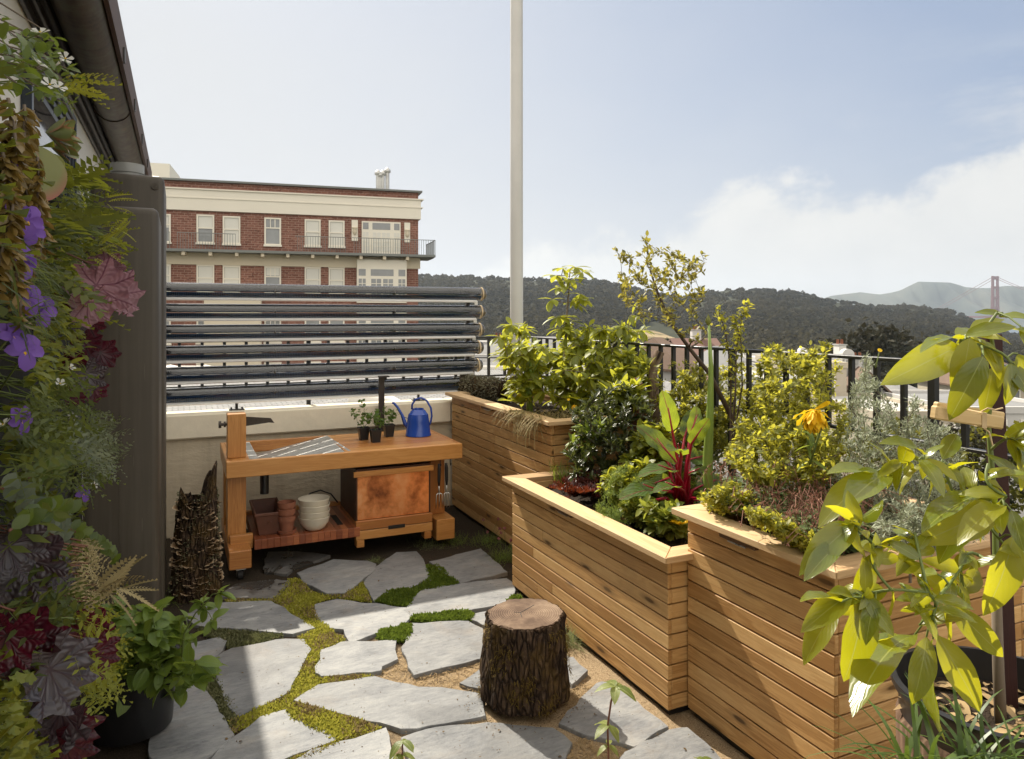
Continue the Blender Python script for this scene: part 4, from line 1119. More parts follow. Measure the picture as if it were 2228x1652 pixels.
N_ = 1500; a = rng.uniform(-3.1, .9, N_); z = rng.uniform(.05, .66, N_); kp = np.sin(a*4-z*9)+rng.normal(size=N_)*.4 > .3; a, z = a[kp], z[kp]; R = .152-.045*z/.7
M['loglichen'] = leafmat('log_lichen', (.10, .10, .05), (.26, .25, .16), (.2, .2, .1), .2, .9, .1, bump=0)
fo = Fol(); fo.add(T_dia(.35, .1), np.stack([cx+.02*z+R*np.cos(a), cy+R*np.sin(a), z], 1), np.stack([np.cos(a), np.sin(a), a*0], 1)+rdir(len(a))*.8, rdir(len(a)), rng.uniform(.006, .018, len(a))); fo.build('lichen', M['loglichen'], f, False)
# ------------------------------------------------------------------ neighbour's roof just beyond the parapet
t = NT('grey_shingle'); o = t.obj(); br = t.n('TexBrick'); t.set(br.inputs['Vector'], t.mapping(o, (4, 4, 4))); br.inputs['Scale'].default_value = 1.0
br.inputs['Color1'].default_value = (.20, .20, .20, 1); br.inputs['Color2'].default_value = (.27, .265, .26, 1); br.inputs['Mortar'].default_value = (.10, .10, .10, 1); br.inputs['Mortar Size'].default_value = .03
n = t.noise(o, 9, 5); M['shingle'] = t.out(t.bsdf(t.mix(1.0, br.outputs[0], t.math('MULTIPLY_ADD', n, .6, .7), 'MULTIPLY'), .9, 0, t.bump(br.outputs['Fac'], .4, .01)))
def fr(X, Y, z):   # across / away from the eye, height
    return Vector((CA*X+SA*Y, -SA*X+CA*Y, z))
r = thing('neighbour_roof', 'grey shingled neighbouring roof with pale edge just beyond the parapet', 'roof', fr(-2, 11, 0))
mb = MB()
for p in (fr(-6.5, 6.4, .55), fr(3.0, 9.6, .55), fr(2.2, 13, .78), fr(-7.6, 13, .78)): mb.v.append(tuple(p))
mb.face((0, 1, 2, 3)); mb.build('roof_slope', M['shingle'], r)
mb = MB(); mb.obox(fr(-7.6, 13.06, .80), fr(2.2, 13.06, .80), .10, .07); mb.build('edge', M['white'], r)
mb = MB()
for (a, b_) in ((fr(-7.6, 13.1, -6), fr(2.2, 13.1, -6)),):
    mb.v += [tuple(a), tuple(b_), tuple(b_+Vector((0, 0, 6.74))), tuple(a+Vector((0, 0, 6.74)))]
mb.face((0, 1, 2, 3)); mb.build('wall', M['housewall'], r)
for (u, v, Y, lab) in ((780, 872, 9.2, 'round white roof vent on the grey roof behind the seedlings'), (372, 800, 12.2, 'white roof vent dome at the left edge of the grey roof'), (448, 800, 12.2, 'white roof vent dome on the grey roof, right of another dome')):
    c = cam3(u, v+20, Y); f = thing('roof_vent', lab, 'roof vent', c, 'white vents on the grey roof')
    s = .18 if Y < 10 else .24
    mb = MB()
    d = (fr(1, -.35, 0)).normalized()
    pts = [c+Vector((0, 0, -.1)), c+Vector((0, 0, s*.6)), c+Vector((0, 0, s))+d*s*-.35, c+Vector((0, 0, s*1.05))+d*s*-.8]
    if Y < 10:
        mb.tube([c+d*.75+Vector((0, 0, -.05)), c+d*.45+Vector((0, 0, s*.45)), c+d*.12+Vector((0, 0, s*.62)), c-d*.08+Vector((0, 0, s*.62))], [s*.62, s*.66, s*.66, s*.66], 18, cap=False); mb.build('hood', M['white'], f, True)
        mb = MB(); mb.tube([c-d*.02+Vector((0, 0, s*.62)), c-d*.03+Vector((0, 0, s*.62))], s*.56, 18); mb.build('opening', M['eave'], f)
    else:
        mb.lathe([(s, -.1), (s, 0), (s*.92, s*.35), (s*.6, s*.7), (0, s*.85)], c, 20); mb.build('dome', M['white'], f, True)

# ------------------------------------------------------------------ brick apartment building
t = NT('brick'); uv = t.uv(); br = t.n('TexBrick'); t.set(br.inputs['Vector'], uv); br.inputs['Scale'].default_value = 1.0
br.inputs['Brick Width'].default_value = .42; br.inputs['Row Height'].default_value = .15; br.inputs['Mortar Size'].default_value = .012
br.inputs['Color1'].default_value = (.17, .075, .054, 1); br.inputs['Color2'].default_value = (.26, .125, .092, 1); br.inputs['Mortar'].default_value = (.36, .25, .20, 1); br.inputs['Bias'].default_value = -.1
vo = t.n('TexWhiteNoise'); n = t.noise(uv, .5, 4); dk = t.math('GREATER_THAN', t.noise(t.mapping(uv, (3.6, 7, 1)), 1.6, 1), .63)
c = t.mix(t.math('MULTIPLY', dk, .55), br.outputs[0], (.055, .025, .022)); c = t.mix(1.0, c, t.math('MULTIPLY_ADD', n, .5, .75), 'MULTIPLY')
M['brick'] = t.out(t.bsdf(c, .9, 0, None, .2))
M['stonew'] = simple('cream_stone', (.72, .68, .58), .8, 0, .06, .6, .1)
M['stonew2'] = simple('beige_stone', (.60, .53, .40), .8, 0, .06, .6, .1)  # beige stone of the string course, brackets, urns and bay
M['pane'] = simple('window_glass', (.20, .21, .21), .08, 0, .2, 3, 0, .8)
M['blind'] = simple('window_blind', (.62, .61, .55), .5, 0, .06, 2, 0)
M['verdigris'] = simple('grey_metal', (.17, .18, .17), .6, .2, .15, 4, .05)
PX, PY, DX, DY = -6.52, 50.0, -.955, -.296          # right corner of the front and its direction to the left
NRM = fr(-.296, .955, 0)*-1                           # outward (towards us)
DIR = fr(DX, DY, 0)
def fac(u, v):   # pixel -> (distance along the front, height)
    k = (u-CX)/FL; tt = (PX-k*PY)/(k*DY-DX); Y = PY+tt*DY
    return tt, HH-(v-HV)/FL*Y
ORG = fr(PX, PY, 0)
def fmat(out=0): return Matrix(((DIR.x, NRM.x, 0, ORG.x+NRM.x*out), (DIR.y, NRM.y, 0, ORG.y+NRM.y*out), (0, 0, 1, 0), (0, 0, 0, 1)))
bl = thing('brick_building', 'red brick apartment block with cream cornice band and balcony', 'building', ORG)
def fbox(t0, t1, z0, z1, o0, o1, name, mt, par, m=None):
    mb = m or MB(); b = len(mb.v); Mx = fmat()
    for a in (t0, t1):
        for o_ in (o0, o1):
            for z in (z0, z1): mb.v.append(tuple(Mx @ Vector((a, o_, z))))
    for q, n_ in (((0, 1, 3, 2), 't'), ((4, 6, 7, 5), 't'), ((0, 4, 5, 1), 'o'), ((2, 3, 7, 6), 'o'), ((0, 2, 6, 4), 'z'), ((1, 5, 7, 3), 'z')):
        co = [(t0 if i < 4 else t1, o0 if (i % 4) < 2 else o1, z0 if i % 2 == 0 else z1) for i in q]
        mb.face([b+i for i in q], [((c[0] if n_ != 't' else c[1]), (c[2] if n_ != 'z' else c[1])) for c in co])
    if m is None: return mb.build(name, mt, par)
zr = fac(910, 420)[1]
zb0 = fac(910, 470)[1]; zb1 = fac(910, 436)[1]
wall_o = fbox(0, 34, -14, zr, -14, 0, 'wall', M['brick'], bl)
fbox(-.25, 34.2, zr, zr+.12, -14.2, .25, 'roof_edge', M['verdigris'], bl)
fbox(-.16, 34.1, zb0-.25, zb1, -14.1, .16, 'cornice_band', M['stonew'], bl)
fbox(-.30, 34.1, zb0+.52, zb0+.58, -14.1, .20, 'cornice_ledge', M['stonew'], bl)
fbox(-.34, 34.1, zb1-.02, zb1+.06, -14.1, .24, 'cornice_top', M['stonew'], bl)
def Z(a, b): return (330.7+a*.3372, 348.1+b*.3372)
FLOOR = None
def win(z, kind, dz=0.0, arch=False, blind=.5, clip=None):
    (u0, v0), (u1, v1) = Z(z[0], z[1]), Z(z[2], z[3])
    t1, z1_ = fac(u0, v0); t0, _ = fac(u1, v0); _, z0_ = fac(u0, v1)
    z1_ += dz; z0_ += dz
    f = thing('x', None, None) if False else None
    mb = MB(); w = .10
    fbox(t0, t0+w, z0_, z1_, .002, .09, '', None, None, mb); fbox(t1-w, t1, z0_, z1_, .002, .09, '', None, None, mb)
    fbox(t0+w, t1-w, z1_-w, z1_, .002, .09, '', None, None, mb); fbox(t0-.05, t1+.05, z0_-.12, z0_, .002, .16, '', None, None, mb); fbox(t0+w, t1-w, z0_+.001, z0_+.06, .002, .09, '', None, None, mb)
    zm = z0_+(z1_-z0_)*(.52 if kind != 'six' else .62)
    fbox(t0+w, t1-w, zm-.04, zm+.04, .003, .08, '', None, None, mb)
    if kind == 'six':
        for q in (1, 2): fbox(t0+w+(t1-t0-2*w)*q/3-.025, t0+w+(t1-t0-2*w)*q/3+.025, zm+.04, z1_-w, .003, .07, '', None, None, mb)
    if arch: fbox(t0-.03, t1+.03, z1_+.001, z1_+.10, .002, .07, '', None, None, mb)
    wo = mb.build('window', M['stonew'], bl)
    fbox(t0+w, t1-w, z0_+.06, z1_-w, .001, .02, 'pane', M['pane'], wo)
    if blind > 0: fbox(t0+w+.02, t1-w-.02, z1_-w-(z1_-z0_-.1)*blind, z1_-w, .021, .03, 'blind', M['blind'], wo)
    return t0, t1
UP = [((-28, 345, 122, 527), 'six', .45), ((288, 352, 402, 533), 'sash', .45), ((457, 362, 570, 540), 'sash', .98), ((725, 372, 833, 547), 'six', 0), ((985, 382, 1088, 553), 'sash', .98), ((1140, 390, 1242, 557), 'sash', .98)]
h0 = fac(*Z(287, 352))[1]; h1 = fac(*Z(287, 675))[1]; FLOOR = h1-h0
for z, kd, b in UP:
    win(z, kd, 0, False, b)
for fl in (1, 2, 3):
    for z, kd, b in UP: win(z, kd if fl != 1 else ('six' if kd == 'six' else 'sash'), FLOOR*fl, True, (.98, .98, .98, .3, .98, .98)[UP.index((z, kd, b))] if fl < 2 else 0)
# bay with glazed doors, stone pilasters
for fl in range(4):
    t1, za = fac(*Z(1353, 395)); t0, _ = fac(*Z(1603, 395)); _, zb = fac(*Z(1353, 620))
    za += FLOOR*fl; zb += FLOOR*fl
    if fl: t0 -= .35; t1 += .35
    o1 = .10 if fl == 0 else .55
    by = fbox(t0, t1, zb, za+(.55 if fl else 0), .001, o1, 'bay', M['stonew'], bl)
    w = t1-t0
    for a, b_, nm in ((.03, .17, 'side_window'), (.28, .48, 'glazed_door'), (.52, .72, 'glazed_door'), (.83, .97, 'side_window')):
        fbox(t0+w*a, t0+w*b_, zb+.35, za-.75, o1+.001, o1+.012, nm, M['blind'] if fl == 0 else M['pane'], by)
        mbm = MB()
        for q in (.25, .5, .75): fbox(t0+w*a, t0+w*b_, zb+.35+(za-zb-1.1)*q-.02, zb+.35+(za-zb-1.1)*q+.02, o1+.013, o1+.03, '', None, None, mbm)
        mid = t0+w*(a+b_)/2; fbox(mid-.02, mid+.02, zb+.35, za-.75, o1+.0135, o1+.031, '', None, None, mbm); mbm.build('muntins', M['stonew'], by)
    for a, b_ in ((.03, .17), (.27, .73), (.83, .97)): fbox(t0+w*a, t0+w*b_, za-.55, za-.1, o1+.001, o1+.012, 'transom', M['pane'], by)
for zq in ((1288, 388, 1328, 522), (1628, 405, 1665, 532)):
    t1, za = fac(*Z(zq[0], zq[1])); t0, _ = fac(*Z(zq[2], zq[1])); _, zb = fac(*Z(zq[0], zq[3]))
    pa = fbox(t0, t1, zb, za, .001, .07, 'stone_panel', M['stonew'], bl)
    mb = MB(); c = fmat(.09) @ Vector(((t0+t1)/2, 0, za-.75)); mb.lathe([(.0, -.3), (.12, -.2), (.16, 0), (.12, .12), (.2, .2), (.2, .25), (0, .25)], c, 12); mb.build('urn_relief', M['stonew2'], pa, True)
# balcony slab, band and railings
tb, zs = fac(910, 562)
fbox(-1.0, 34, zs, zs+.16, .001, 1.15, 'balcony_slab', M['verdigris'], bl)
fbox(-.12, 34, zs-.75, zs-.001, .001, .14, 'string_course', M['stonew2'], bl)
mb = MB()
for k in range(22):
    fbox(.8+k*1.55, 1.0+k*1.55, zs-.22, zs-.001, .141, 1.05, '', None, None, mb)
mb.build('balcony_brackets', M['stonew2'], bl)
for (a, b_) in ((-1.0, 4.6), (5.0, 8.2), (11.8, 15.2), (15.6, 18.6)):
    mb = MB(); fbox(a, b_, zs+1.14, zs+1.18, 1.08, 1.12, '', None, None, mb)
    x = a
    while x < b_: fbox(x, x+.025, zs+.155, zs+1.145, 1.09, 1.115, '', None, None, mb); x += .16
    mb.build('balcony_railing', M['verdigris'], bl)
mb = MB()
fbox(-1.0, -.96, zs+1.14, zs+1.18, -2.2, 1.07, '', None, None, mb)
for k in range(16): fbox(-.99, -.965, zs+.155, zs+1.145, -2.2+k*.2, -2.175+k*.2, '', None, None, mb)
mb.build('balcony_railing', M['verdigris'], bl)
fbox(-1.1, -.001, zs, zs+.16, -2.3, .0, 'balcony_return', M['verdigris'], bl)
# recessed cream wing seen between the tubes
t1, _ = fac(452, 600); t0, _ = fac(570, 600)
fbox(t0, t1, -13, fac(452, 645)[1], .01, 2.2, 'cream_bay', M['stonew2'], bl)
# roof: flue pipes and penthouse
for (zx, zt_) in ((1548, 70), (1562, 82), (1580, 72), (1612, 55)):
    u, v = Z(zx, zt_); tt, _ = fac(u, v)
    c = fmat(-3.0) @ Vector((tt+.6, 0, 0)); zt = HH+(HV-v)/FL*(PY+tt*DY+3)
    f = thing('flue_pipe', {1548: 'leftmost galvanised flue pipe on the brick roof', 1562: 'shortest galvanised flue pipe on the brick roof', 1580: 'galvanised flue pipe second from the right on the brick roof', 1612: 'tallest galvanised flue pipe, rightmost on the brick roof'}[zx], 'flue pipe', (c.x, c.y, zr), 'flue pipes on the brick building')
    mb = MB(); mb.tube([(c.x, c.y, zr-.2), (c.x, c.y, zt-.4)], .15, 12); mb.build('pipe', M['galv'], f, 'auto')
    mb = MB(); mb.lathe([(.15, zt-.40), (.24, zt-.36), (.24, zt-.2), (.05, zt), (0, zt)], (c.x, c.y, 0), 12); mb.build('cowl', M['galv'], f, True)
t1, _ = fac(250, 390); t0, _ = fac(372, 390)
f = thing('penthouse', 'white rooftop hut on the brick building, beside the gutter end', 'rooftop hut', fmat(-6) @ Vector((t0, 0, zr)))
mb = MB(); fbox(t0+.8, t1, zr-.2, zr+2.0, -10, -5, '', None, None, mb); mb.build('hut', M['stonew'], f)

# ------------------------------------------------------------------ terrain, water, hills
def interp(x, tab): return np.interp(x, [a for a, b in tab], [b for a, b in tab])
RIDGE = [(-2000, 610), (600, 600), (905, 597), (1000, 598), (1110, 603), (1200, 605), (1290, 605), (1340, 612), (1440, 636), (1500, 640), (1540, 634), (1590, 628), (1690, 628), (1756, 638), (1829, 653), (1915, 664), (1980, 662), (2066, 673), (2113, 690), (2180, 720), (2300, 740), (4000, 760)]
YR = 1500.0
def ground_z(X, Y):
    """height of the land at X across / Y away"""
    D = math.hypot(X, Y)
    if Y <= 40: return -13.0-max(0, D-900)*.05
    u = CX+FL*X/Y
    zr_ = HH-(interp(u, RIDGE)+7-HV)/FL*YR
    lowv = -13-26*min(1, (Y-40)/420)
    if Y < 480: return lowv
    if Y < YR:
        s = (Y-480)/(YR-480)
        s = s*s*(3-2*s)*.45+s*.55
        return lowv*(1-s)+zr_*s
    return zr_-(Y-YR)*.35
mb = MB(); na = 220; rs = [0.5, 12, 25, 40, 60, 90, 140, 200, 280, 380, 480, 560, 640, 720, 800, 880, 960, 1040, 1120, 1200, 1280, 1360, 1430, 1500, 1560, 1650, 1800, 2000]
angs = list(np.linspace(-38, 38, 150))+list(np.linspace(40, 320, 60)); na = len(angs)
for R in rs:
    for a in angs:
        a = math.radians(a); X, Y = R*math.tan(a) if abs(a) < .68 else R*math.sin(a), (R if abs(a) < .68 else R*math.cos(a))
        z = ground_z(X, Y)
        if R > 560 and Y > 0: z += 5*math.sin(X*.013+Y*.006)*math.sin(Y*.011-X*.004)*min(1, (R-560)/200)*(1 if R < 1450 else 0)
        mb.v.append(tuple(fr(X, Y, max(z, -85))))
for j in range(len(rs)-1):
    for k in range(na): mb.face((j*na+k, j*na+(k+1) % na, (j+1)*na+(k+1) % na, (j+1)*na+k))
t = NT('land'); o = t.obj(); n1 = t.noise(o, .02, 5); n2 = t.noise(o, .3, 5)
M['land'] = t.out(t.bsdf(t.ramp(t.math('ADD', t.math('MULTIPLY', n1, .6), t.math('MULTIPLY', n2, .4)), [(.3, (.018, .022, .012)), (.55, (.035, .038, .02)), (.75, (.07, .06, .035))]), .95, 0, None, .1))
mb.f = [tuple(reversed(f)) for f in mb.f]
land = tag(mb.build('terrain', M['land'], None, True), kind='structure')
mb = MB()
for X, Y in ((-12000, -2500), (12000, -2500), (12000, 12000), (-12000, 12000)): mb.v.append(tuple(fr(X, Y, -75)))
mb.face((0, 1, 2, 3)); t = NT('sea'); n = t.noise(t.obj(), .05, 4)
tag(mb.build('water', t.out(t.bsdf((.05, .08, .12), .25, 0, t.bump(n, .4, 1.0))), None), kind='structure')
# bare tan meadow on the lower slope
t = NT('meadow'); o = t.obj(); n1 = t.noise(o, .06, 6)
M['meadow'] = t.out(t.bsdf(t.ramp(n1, [(.35, (.10, .09, .04)), (.5, (.25, .19, .11)), (.7, (.34, .27, .16))]), .95, 0, None, .1))
def slope_pt(u, v, off=0):
    lo, hi = 480.0, YR
    for _ in range(40):
        Y = (lo+hi)/2; zz = HH-(v-HV)/FL*Y
        if zz > ground_z((u-CX)/FL*Y, Y): lo = Y
        else: hi = Y
    return Y
poly = [(1362, 742), (1372, 722), (1392, 708), (1420, 700), (1446, 706), (1470, 722), (1490, 742), (1460, 752), (1400, 756)]
mb = MB(); c = (1425, 726)
for s in (0.0, .5, 1.0):
    for p in poly:
        u, v = c[0]+(p[0]-c[0])*s, c[1]+(p[1]-c[1])*s
        Y = slope_pt(u, v)-6; mb.v.append(tuple(cam3(u, v-3*(1-s), Y)))
m = len(poly)
for L in (0, 1):
    for k in range(m): mb.face((L*m+k, L*m+(k+1) % m, (L+1)*m+(k+1) % m, (L+1)*m+k))
tag(mb.build('meadow', M['meadow'], None, True), kind='structure')
# headlands beyond the strait
HEAD = [(1700, 700), (1780, 655), (1808, 644), (1840, 640), (1872, 636), (1895, 639), (1915, 641), (1940, 637), (1959, 632), (1975, 624), (1998, 613), (2030, 614), (2067, 615), (2085, 620), (2101, 625), (2125, 627), (2152, 627), (2190, 622), (2228, 624), (2350, 615), (2600, 620), (3000, 640)]
mb = MB(); us = np.arange(1690, 3000, 7); rows = [(4300, 0), (4420, .12), (4550, .3), (4680, .48), (4800, .66), (4900, .82), (5000, 1.0), (5200, .85), (5600, .3)]
for Y, s in rows:
    for u in us:
        X = (u-CX)/FL*5000; zp = HH-(interp(u, HEAD)-HV)/FL*5000
        sp = .82+.18*math.sin(u*.055+1.3*math.sin(u*.021)+Y*.0018)+.07*math.sin(u*.16+Y*.004)
        z = -78+(zp+78)*s*(sp if s < 1 else 1)
        mb.v.append(tuple(fr(X, Y, z)))
m = len(us)
for j in range(len(rows)-1):
    for k in range(m-1): mb.face((j*m+k, j*m+k+1, (j+1)*m+k+1, (j+1)*m+k))
t = NT('headland'); o = t.obj(); n1 = t.noise(o, .003, 6)
M['headland'] = t.out(t.bsdf(t.ramp(n1, [(.35, (.035, .045, .040)), (.55, (.075, .085, .07)), (.75, (.13, .125, .095))]), .95, 0, None, .1))
tag(mb.build('hills', M['headland'], None, True), kind='structure')

# forest on the slopes: crowns of leaf clumps
def crown_tmpl(n, seed, flat=.8):
    rg = np.random.default_rng(seed); v, f, uv = [], [], []
    for i in range(n):
        d = rg.normal(size=3); d /= np.linalg.norm(d); d[2] = abs(d[2])*1.0-.15
        c = d*rg.uniform(.55, 1.0)*np.array((.5, .5, .5*flat))+np.array((0, 0, .5))
        a = rg.normal(size=3); a /= np.linalg.norm(a); b = np.cross(a, d+.01*a); b /= np.linalg.norm(b)+1e-6; s = rg.uniform(.10, .2)
        k = len(v); v += [c-a*s, c+b*s, c+a*s, c-b*s]; uv += [(0, 0)]*4; f.append((k, k+1, k+2, k+3))
    v = np.array(v); v = v[:, [0, 2, 1]]  # template's y axis is up
    return v, f, uv
M['forest'] = leafmat('forest', (.020, .020, .010), (.055, .046, .021), (.07, .06, .026), .34, .85, .1, bump=0, mott=.05)
tmpl = [crown_tmpl(46, s, fl) for s, fl in ((1, .7), (2, .9), (3, 1.3), (4, .75))]
fo = Fol(); P, S = [], []
cnt = 0
while cnt < 9000:
    u = rng.uniform(560, 2260); rv = interp(u, RIDGE); v = rv+6+(rng.random()**1.1)*(180 if u > 900 else 70)
    if v > 800: continue
    if 1358 < u < 1496 and 700 < v-2 < 760 and v > 700+abs(u-1425)*.45: continue
    Y = slope_pt(u, v); X = (u-CX)/FL*Y
    if Y < 490: continue
    P.append(tuple(fr(X, Y, ground_z(X, Y)-3))); S.append(rng.uniform(8, 14.5)*(1.15 if Y < 900 else 1.0)); cnt += 1
P = np.array(P); S = np.array(S); ch = rng.integers(0, 4, len(P)); hue = np.clip(.5+.4*np.sin(P[:, 0]*.011)*np.sin(P[:, 1]*.009)+rng.normal(size=len(P))*.22, 0, 1)
for k in range(4):
    q = ch == k; yaw = rng.normal(size=(q.sum(), 3)); yaw[:, 2] = 0
    fo.add(tmpl[k], P[q], (0, 0, 1), yaw, S[q], hue[q])
tag(fo.build('forest', M['forest'], None, False), kind='stuff')

# the suspension bridge: tower, deck, cables
M['bridge'] = simple('red_oxide', (.15, .05, .045), .6, 0, .1, .1, 0)
YB = 3000.0
def bpt(u, z, dy=0): return fr((u-CX)/FL*YB, YB+dy, z)
r = thing('suspension_bridge', 'hazy red suspension bridge tower with cables in front of the far hills', 'bridge', bpt(2165, -75))
zt = HH+(HV-601)/FL*YB
mb = MB(); AX = fr(1, .35, 0).normalized(); AL = Vector((AX.y, -AX.x, 0))
cT = bpt(2165, 0)
legs = []
for s in (-1, 1):
    mb = MB(); zz = [-75, -10, 40, 85, 125, zt]; wd = [10.5, 10, 9, 8, 7, 6]
    for i in range(5):
        p = cT+AX*s*13.5; mb.obox(Vector((p.x, p.y, zz[i])), Vector((p.x, p.y, zz[i+1])), wd[i], wd[i]*1.2, AX)
    mb.build('tower_leg', M['bridge'], r)
for z, h in ((zt-8, 14), (zt-48, 10), (zt-92, 10), (zt-136, 10), (-8, 9)):
    mb = MB(); a, b_ = cT-AX*9.5, cT+AX*9.5; mb.obox(Vector((a.x, a.y, z)), Vector((b_.x, b_.y, z)), 6, h); mb.build('tower_strut', M['bridge'], r)
mb = MB()
pA, pB = cT-AL*1300, cT+AL*1300
mb.obox(Vector((pA.x, pA.y, -4)), Vector((pB.x, pB.y, -4)), 27, 8); mb.build('deck', M['bridge'], r)
for s in (-1, 1):
    for side, sagz in ((-1, 0), (1, 0)):
        pts = []
        for k in range(13):
            q = k/12; p = cT+AX*s*13.5+AL*side*(640 if side > 0 else 340)*q
            z = zt-4-(zt-6)*(1-(1-q)**2) if side > 0 else zt-4-(zt+2)*q
            pts.append((p.x, p.y, z))
        mb = MB(); mb.tube(pts, .9, 6, cap=False); mb.build('main_cable', M['bridge'], r)

# haze in the air
t = NT('haze_air'); vol = t.n('VolumePrincipled'); vol.inputs['Color'].default_value = (.74, .85, 1.0, 1); vol.inputs['Density'].default_value = 0.78e-4; vol.inputs['Anisotropy'].default_value = .35
o_ = t.n('OutputMaterial'); t.t.links.new(vol.outputs[0], o_.inputs['Volume'])
mb = MB(); cz = []
for X in (-3500, 5200):
    for Y in (-2400, 6200):
        for z in (-90, 300): mb.v.append(tuple(fr(X, Y, z)))
for q in ((0, 1, 3, 2), (4, 6, 7, 5), (0, 4, 5, 1), (2, 3, 7, 6), (0, 2, 6, 4), (1, 5, 7, 3)): mb.face(q)
HZ = tag(mb.build('haze', t.mt, None), kind='stuff')
# ------------------------------------------------------------------ houses of the neighbourhood below
M['stucco_tan'] = simple('stucco_tan', (.42, .37, .29), .9, 0, .1, 1.2, .1)
M['stucco_white'] = simple('stucco_white', (.50, .49, .47), .85, 0, .06, 1.2, .1)
M['stucco_grey'] = simple('stucco_grey', (.30, .30, .285), .85, 0, .08, 1.2, .1)
M['roof_brown'] = simple('roof_brown', (.13, .085, .06), .9, 0, .25, 3, .2)
M['roof_grey'] = simple('roof_grey', (.19, .19, .19), .9, 0, .2, 3, .2)
M['roof_red'] = simple('roof_red', (.13, .07, .055), .9, 0, .25, 3, .2)
M['roof_flat'] = simple('roof_flat', (.45, .44, .41), .9, 0, .15, 2, .1)
HMAT = {'tan': 'stucco_tan', 'white': 'stucco_white', 'grey': 'stucco_grey'}
def house(label, u0, u1, vt, Y, wall, roof, kind='flat', rise=1.6, depth=9, zb=-16, yaw=0, extras=(), wins=2):
    """u0..u1: extent, vt: eaves/parapet line as surveyed at distance Y"""
    X0_, X1_ = (u0-CX)/FL*Y, (u1-CX)/FL*Y; w = X1_-X0_; zt = HH-(vt-HV)/FL*Y
    c = fr((X0_+X1_)/2, Y+depth/2, 0)
    a = -math.atan2(SA, CA)+yaw
    Mx = Matrix.Translation(c) @ Matrix.Rotation(a, 4, 'Z')
    r = thing('house', label, 'house', (c.x, c.y, zb), 'houses below the terrace')
    mb = MB(); mb.box(-w/2, w/2, -depth/2, depth/2, zb, zt, mat=Mx); mb.build('wall', M[HMAT[wall]], r)
    if kind == 'flat':
        mb = MB()
        for b in ((-w/2-.08, w/2+.08, -depth/2-.08, -depth/2+.15), (-w/2-.08, w/2+.08, depth/2-.15, depth/2+.08), (-w/2-.08, -w/2+.15, -depth/2+.151, depth/2-.151), (w/2-.15, w/2+.08, -depth/2+.151, depth/2-.151)): mb.box(*b, zt-.12, zt+.25, mat=Mx)
        mb.build('parapet', M[HMAT[wall]], r)
        mb = MB(); mb.box(-w/2+.151, w/2-.151, -depth/2+.151, depth/2-.151, zt+.002, zt+.05, mat=Mx); mb.build('roof', M[roof], r)
    else:
        ov = .35; mb = MB(); al = kind == 'gable'   # 'gable': ridge runs away from us
        h = rise
        if al: P = [(-w/2-ov, -depth/2-ov, zt-.15), (0, -depth/2-ov, zt+h), (w/2+ov, -depth/2-ov, zt-.15), (-w/2-ov, depth/2+ov, zt-.15), (0, depth/2+ov, zt+h), (w/2+ov, depth/2+ov, zt-.15)]; F = [(0, 1, 4, 3), (1, 2, 5, 4)]; G = [(0, 2, 1), (3, 4, 5)]
        elif kind == 'ridge': P = [(-w/2-ov, -depth/2-ov, zt-.15), (w/2+ov, -depth/2-ov, zt-.15), (w/2+ov, 0, zt+h), (-w/2-ov, 0, zt+h), (-w/2-ov, depth/2+ov, zt-.15), (w/2+ov, depth/2+ov, zt-.15)]; F = [(0, 1, 2, 3), (3, 2, 5, 4)]; G = [(0, 3, 4), (1, 5, 2)]
        else: P = [(-w/2-ov, -depth/2-ov, zt-.15), (w/2+ov, -depth/2-ov, zt-.15), (w/2-w*.32, 0, zt+h), (-w/2+w*.32, 0, zt+h), (-w/2-ov, depth/2+ov, zt-.15), (w/2+ov, depth/2+ov, zt-.15)]; F = [(0, 1, 2, 3), (3, 2, 5, 4), (0, 3, 4), (1, 5, 2)]; G = []
        for p in P: mb.v.append(tuple(Mx @ Vector(p)))
        n = len(mb.v)
        for p in P: mb.v.append(tuple(Mx @ (Vector(p)-Vector((0, 0, .18)))))
        for f in F: mb.face(f); mb.face([i+n for i in f][::-1])
        E = [(0, 1), (1, 2), (2, 5), (5, 4), (4, 3), (3, 0)] if al else ([(0, 1), (1, 2), (2, 5), (5, 4), (4, 3), (3, 0)] if kind == 'ridge' else [(0, 1), (1, 5), (5, 4), (4, 0)])
        for i, j in E: mb.face((i, i+n, j+n, j))
        ro = mb.build('roof', M[roof], r)
        if G:
            for f in G:
                mb = MB()
                for i in f:
                    q = Vector(P[i])-Vector((0, 0, .17)); q.x *= w/(w+2*ov); q.y *= depth/(depth+2*ov); mb.v.append(tuple(Mx @ q))
                mb.face((0, 1, 2)); mb.build('gable', M[HMAT[wall]], r)
    for i in range(wins):
        x = -w/2+w*(i+.5)/wins; ww = min(1.1, w/wins*.42)/2
        for fl in range(2):
            z1_ = zt-.55-fl*2.9
            mb = MB()
            for b in ((x-ww-.09, x-ww, z1_-1.5, z1_), (x+ww, x+ww+.09, z1_-1.5, z1_), (x-ww-.09, x+ww+.09, z1_+.001, z1_+.09), (x-ww-.12, x+ww+.12, z1_-1.6, z1_-1.501), (x-ww, x+ww, z1_-.78, z1_-.72)): mb.box(b[0], b[1], -depth/2-.08, -depth/2-.002, b[2], b[3], mat=Mx)
            wo = mb.build('window', M['white'], r)
            mb = MB(); mb.box(x-ww, x+ww, -depth/2-.03, -depth/2-.003, z1_-1.5, z1_, mat=Mx); mb.build('pane', M['pane'], wo)
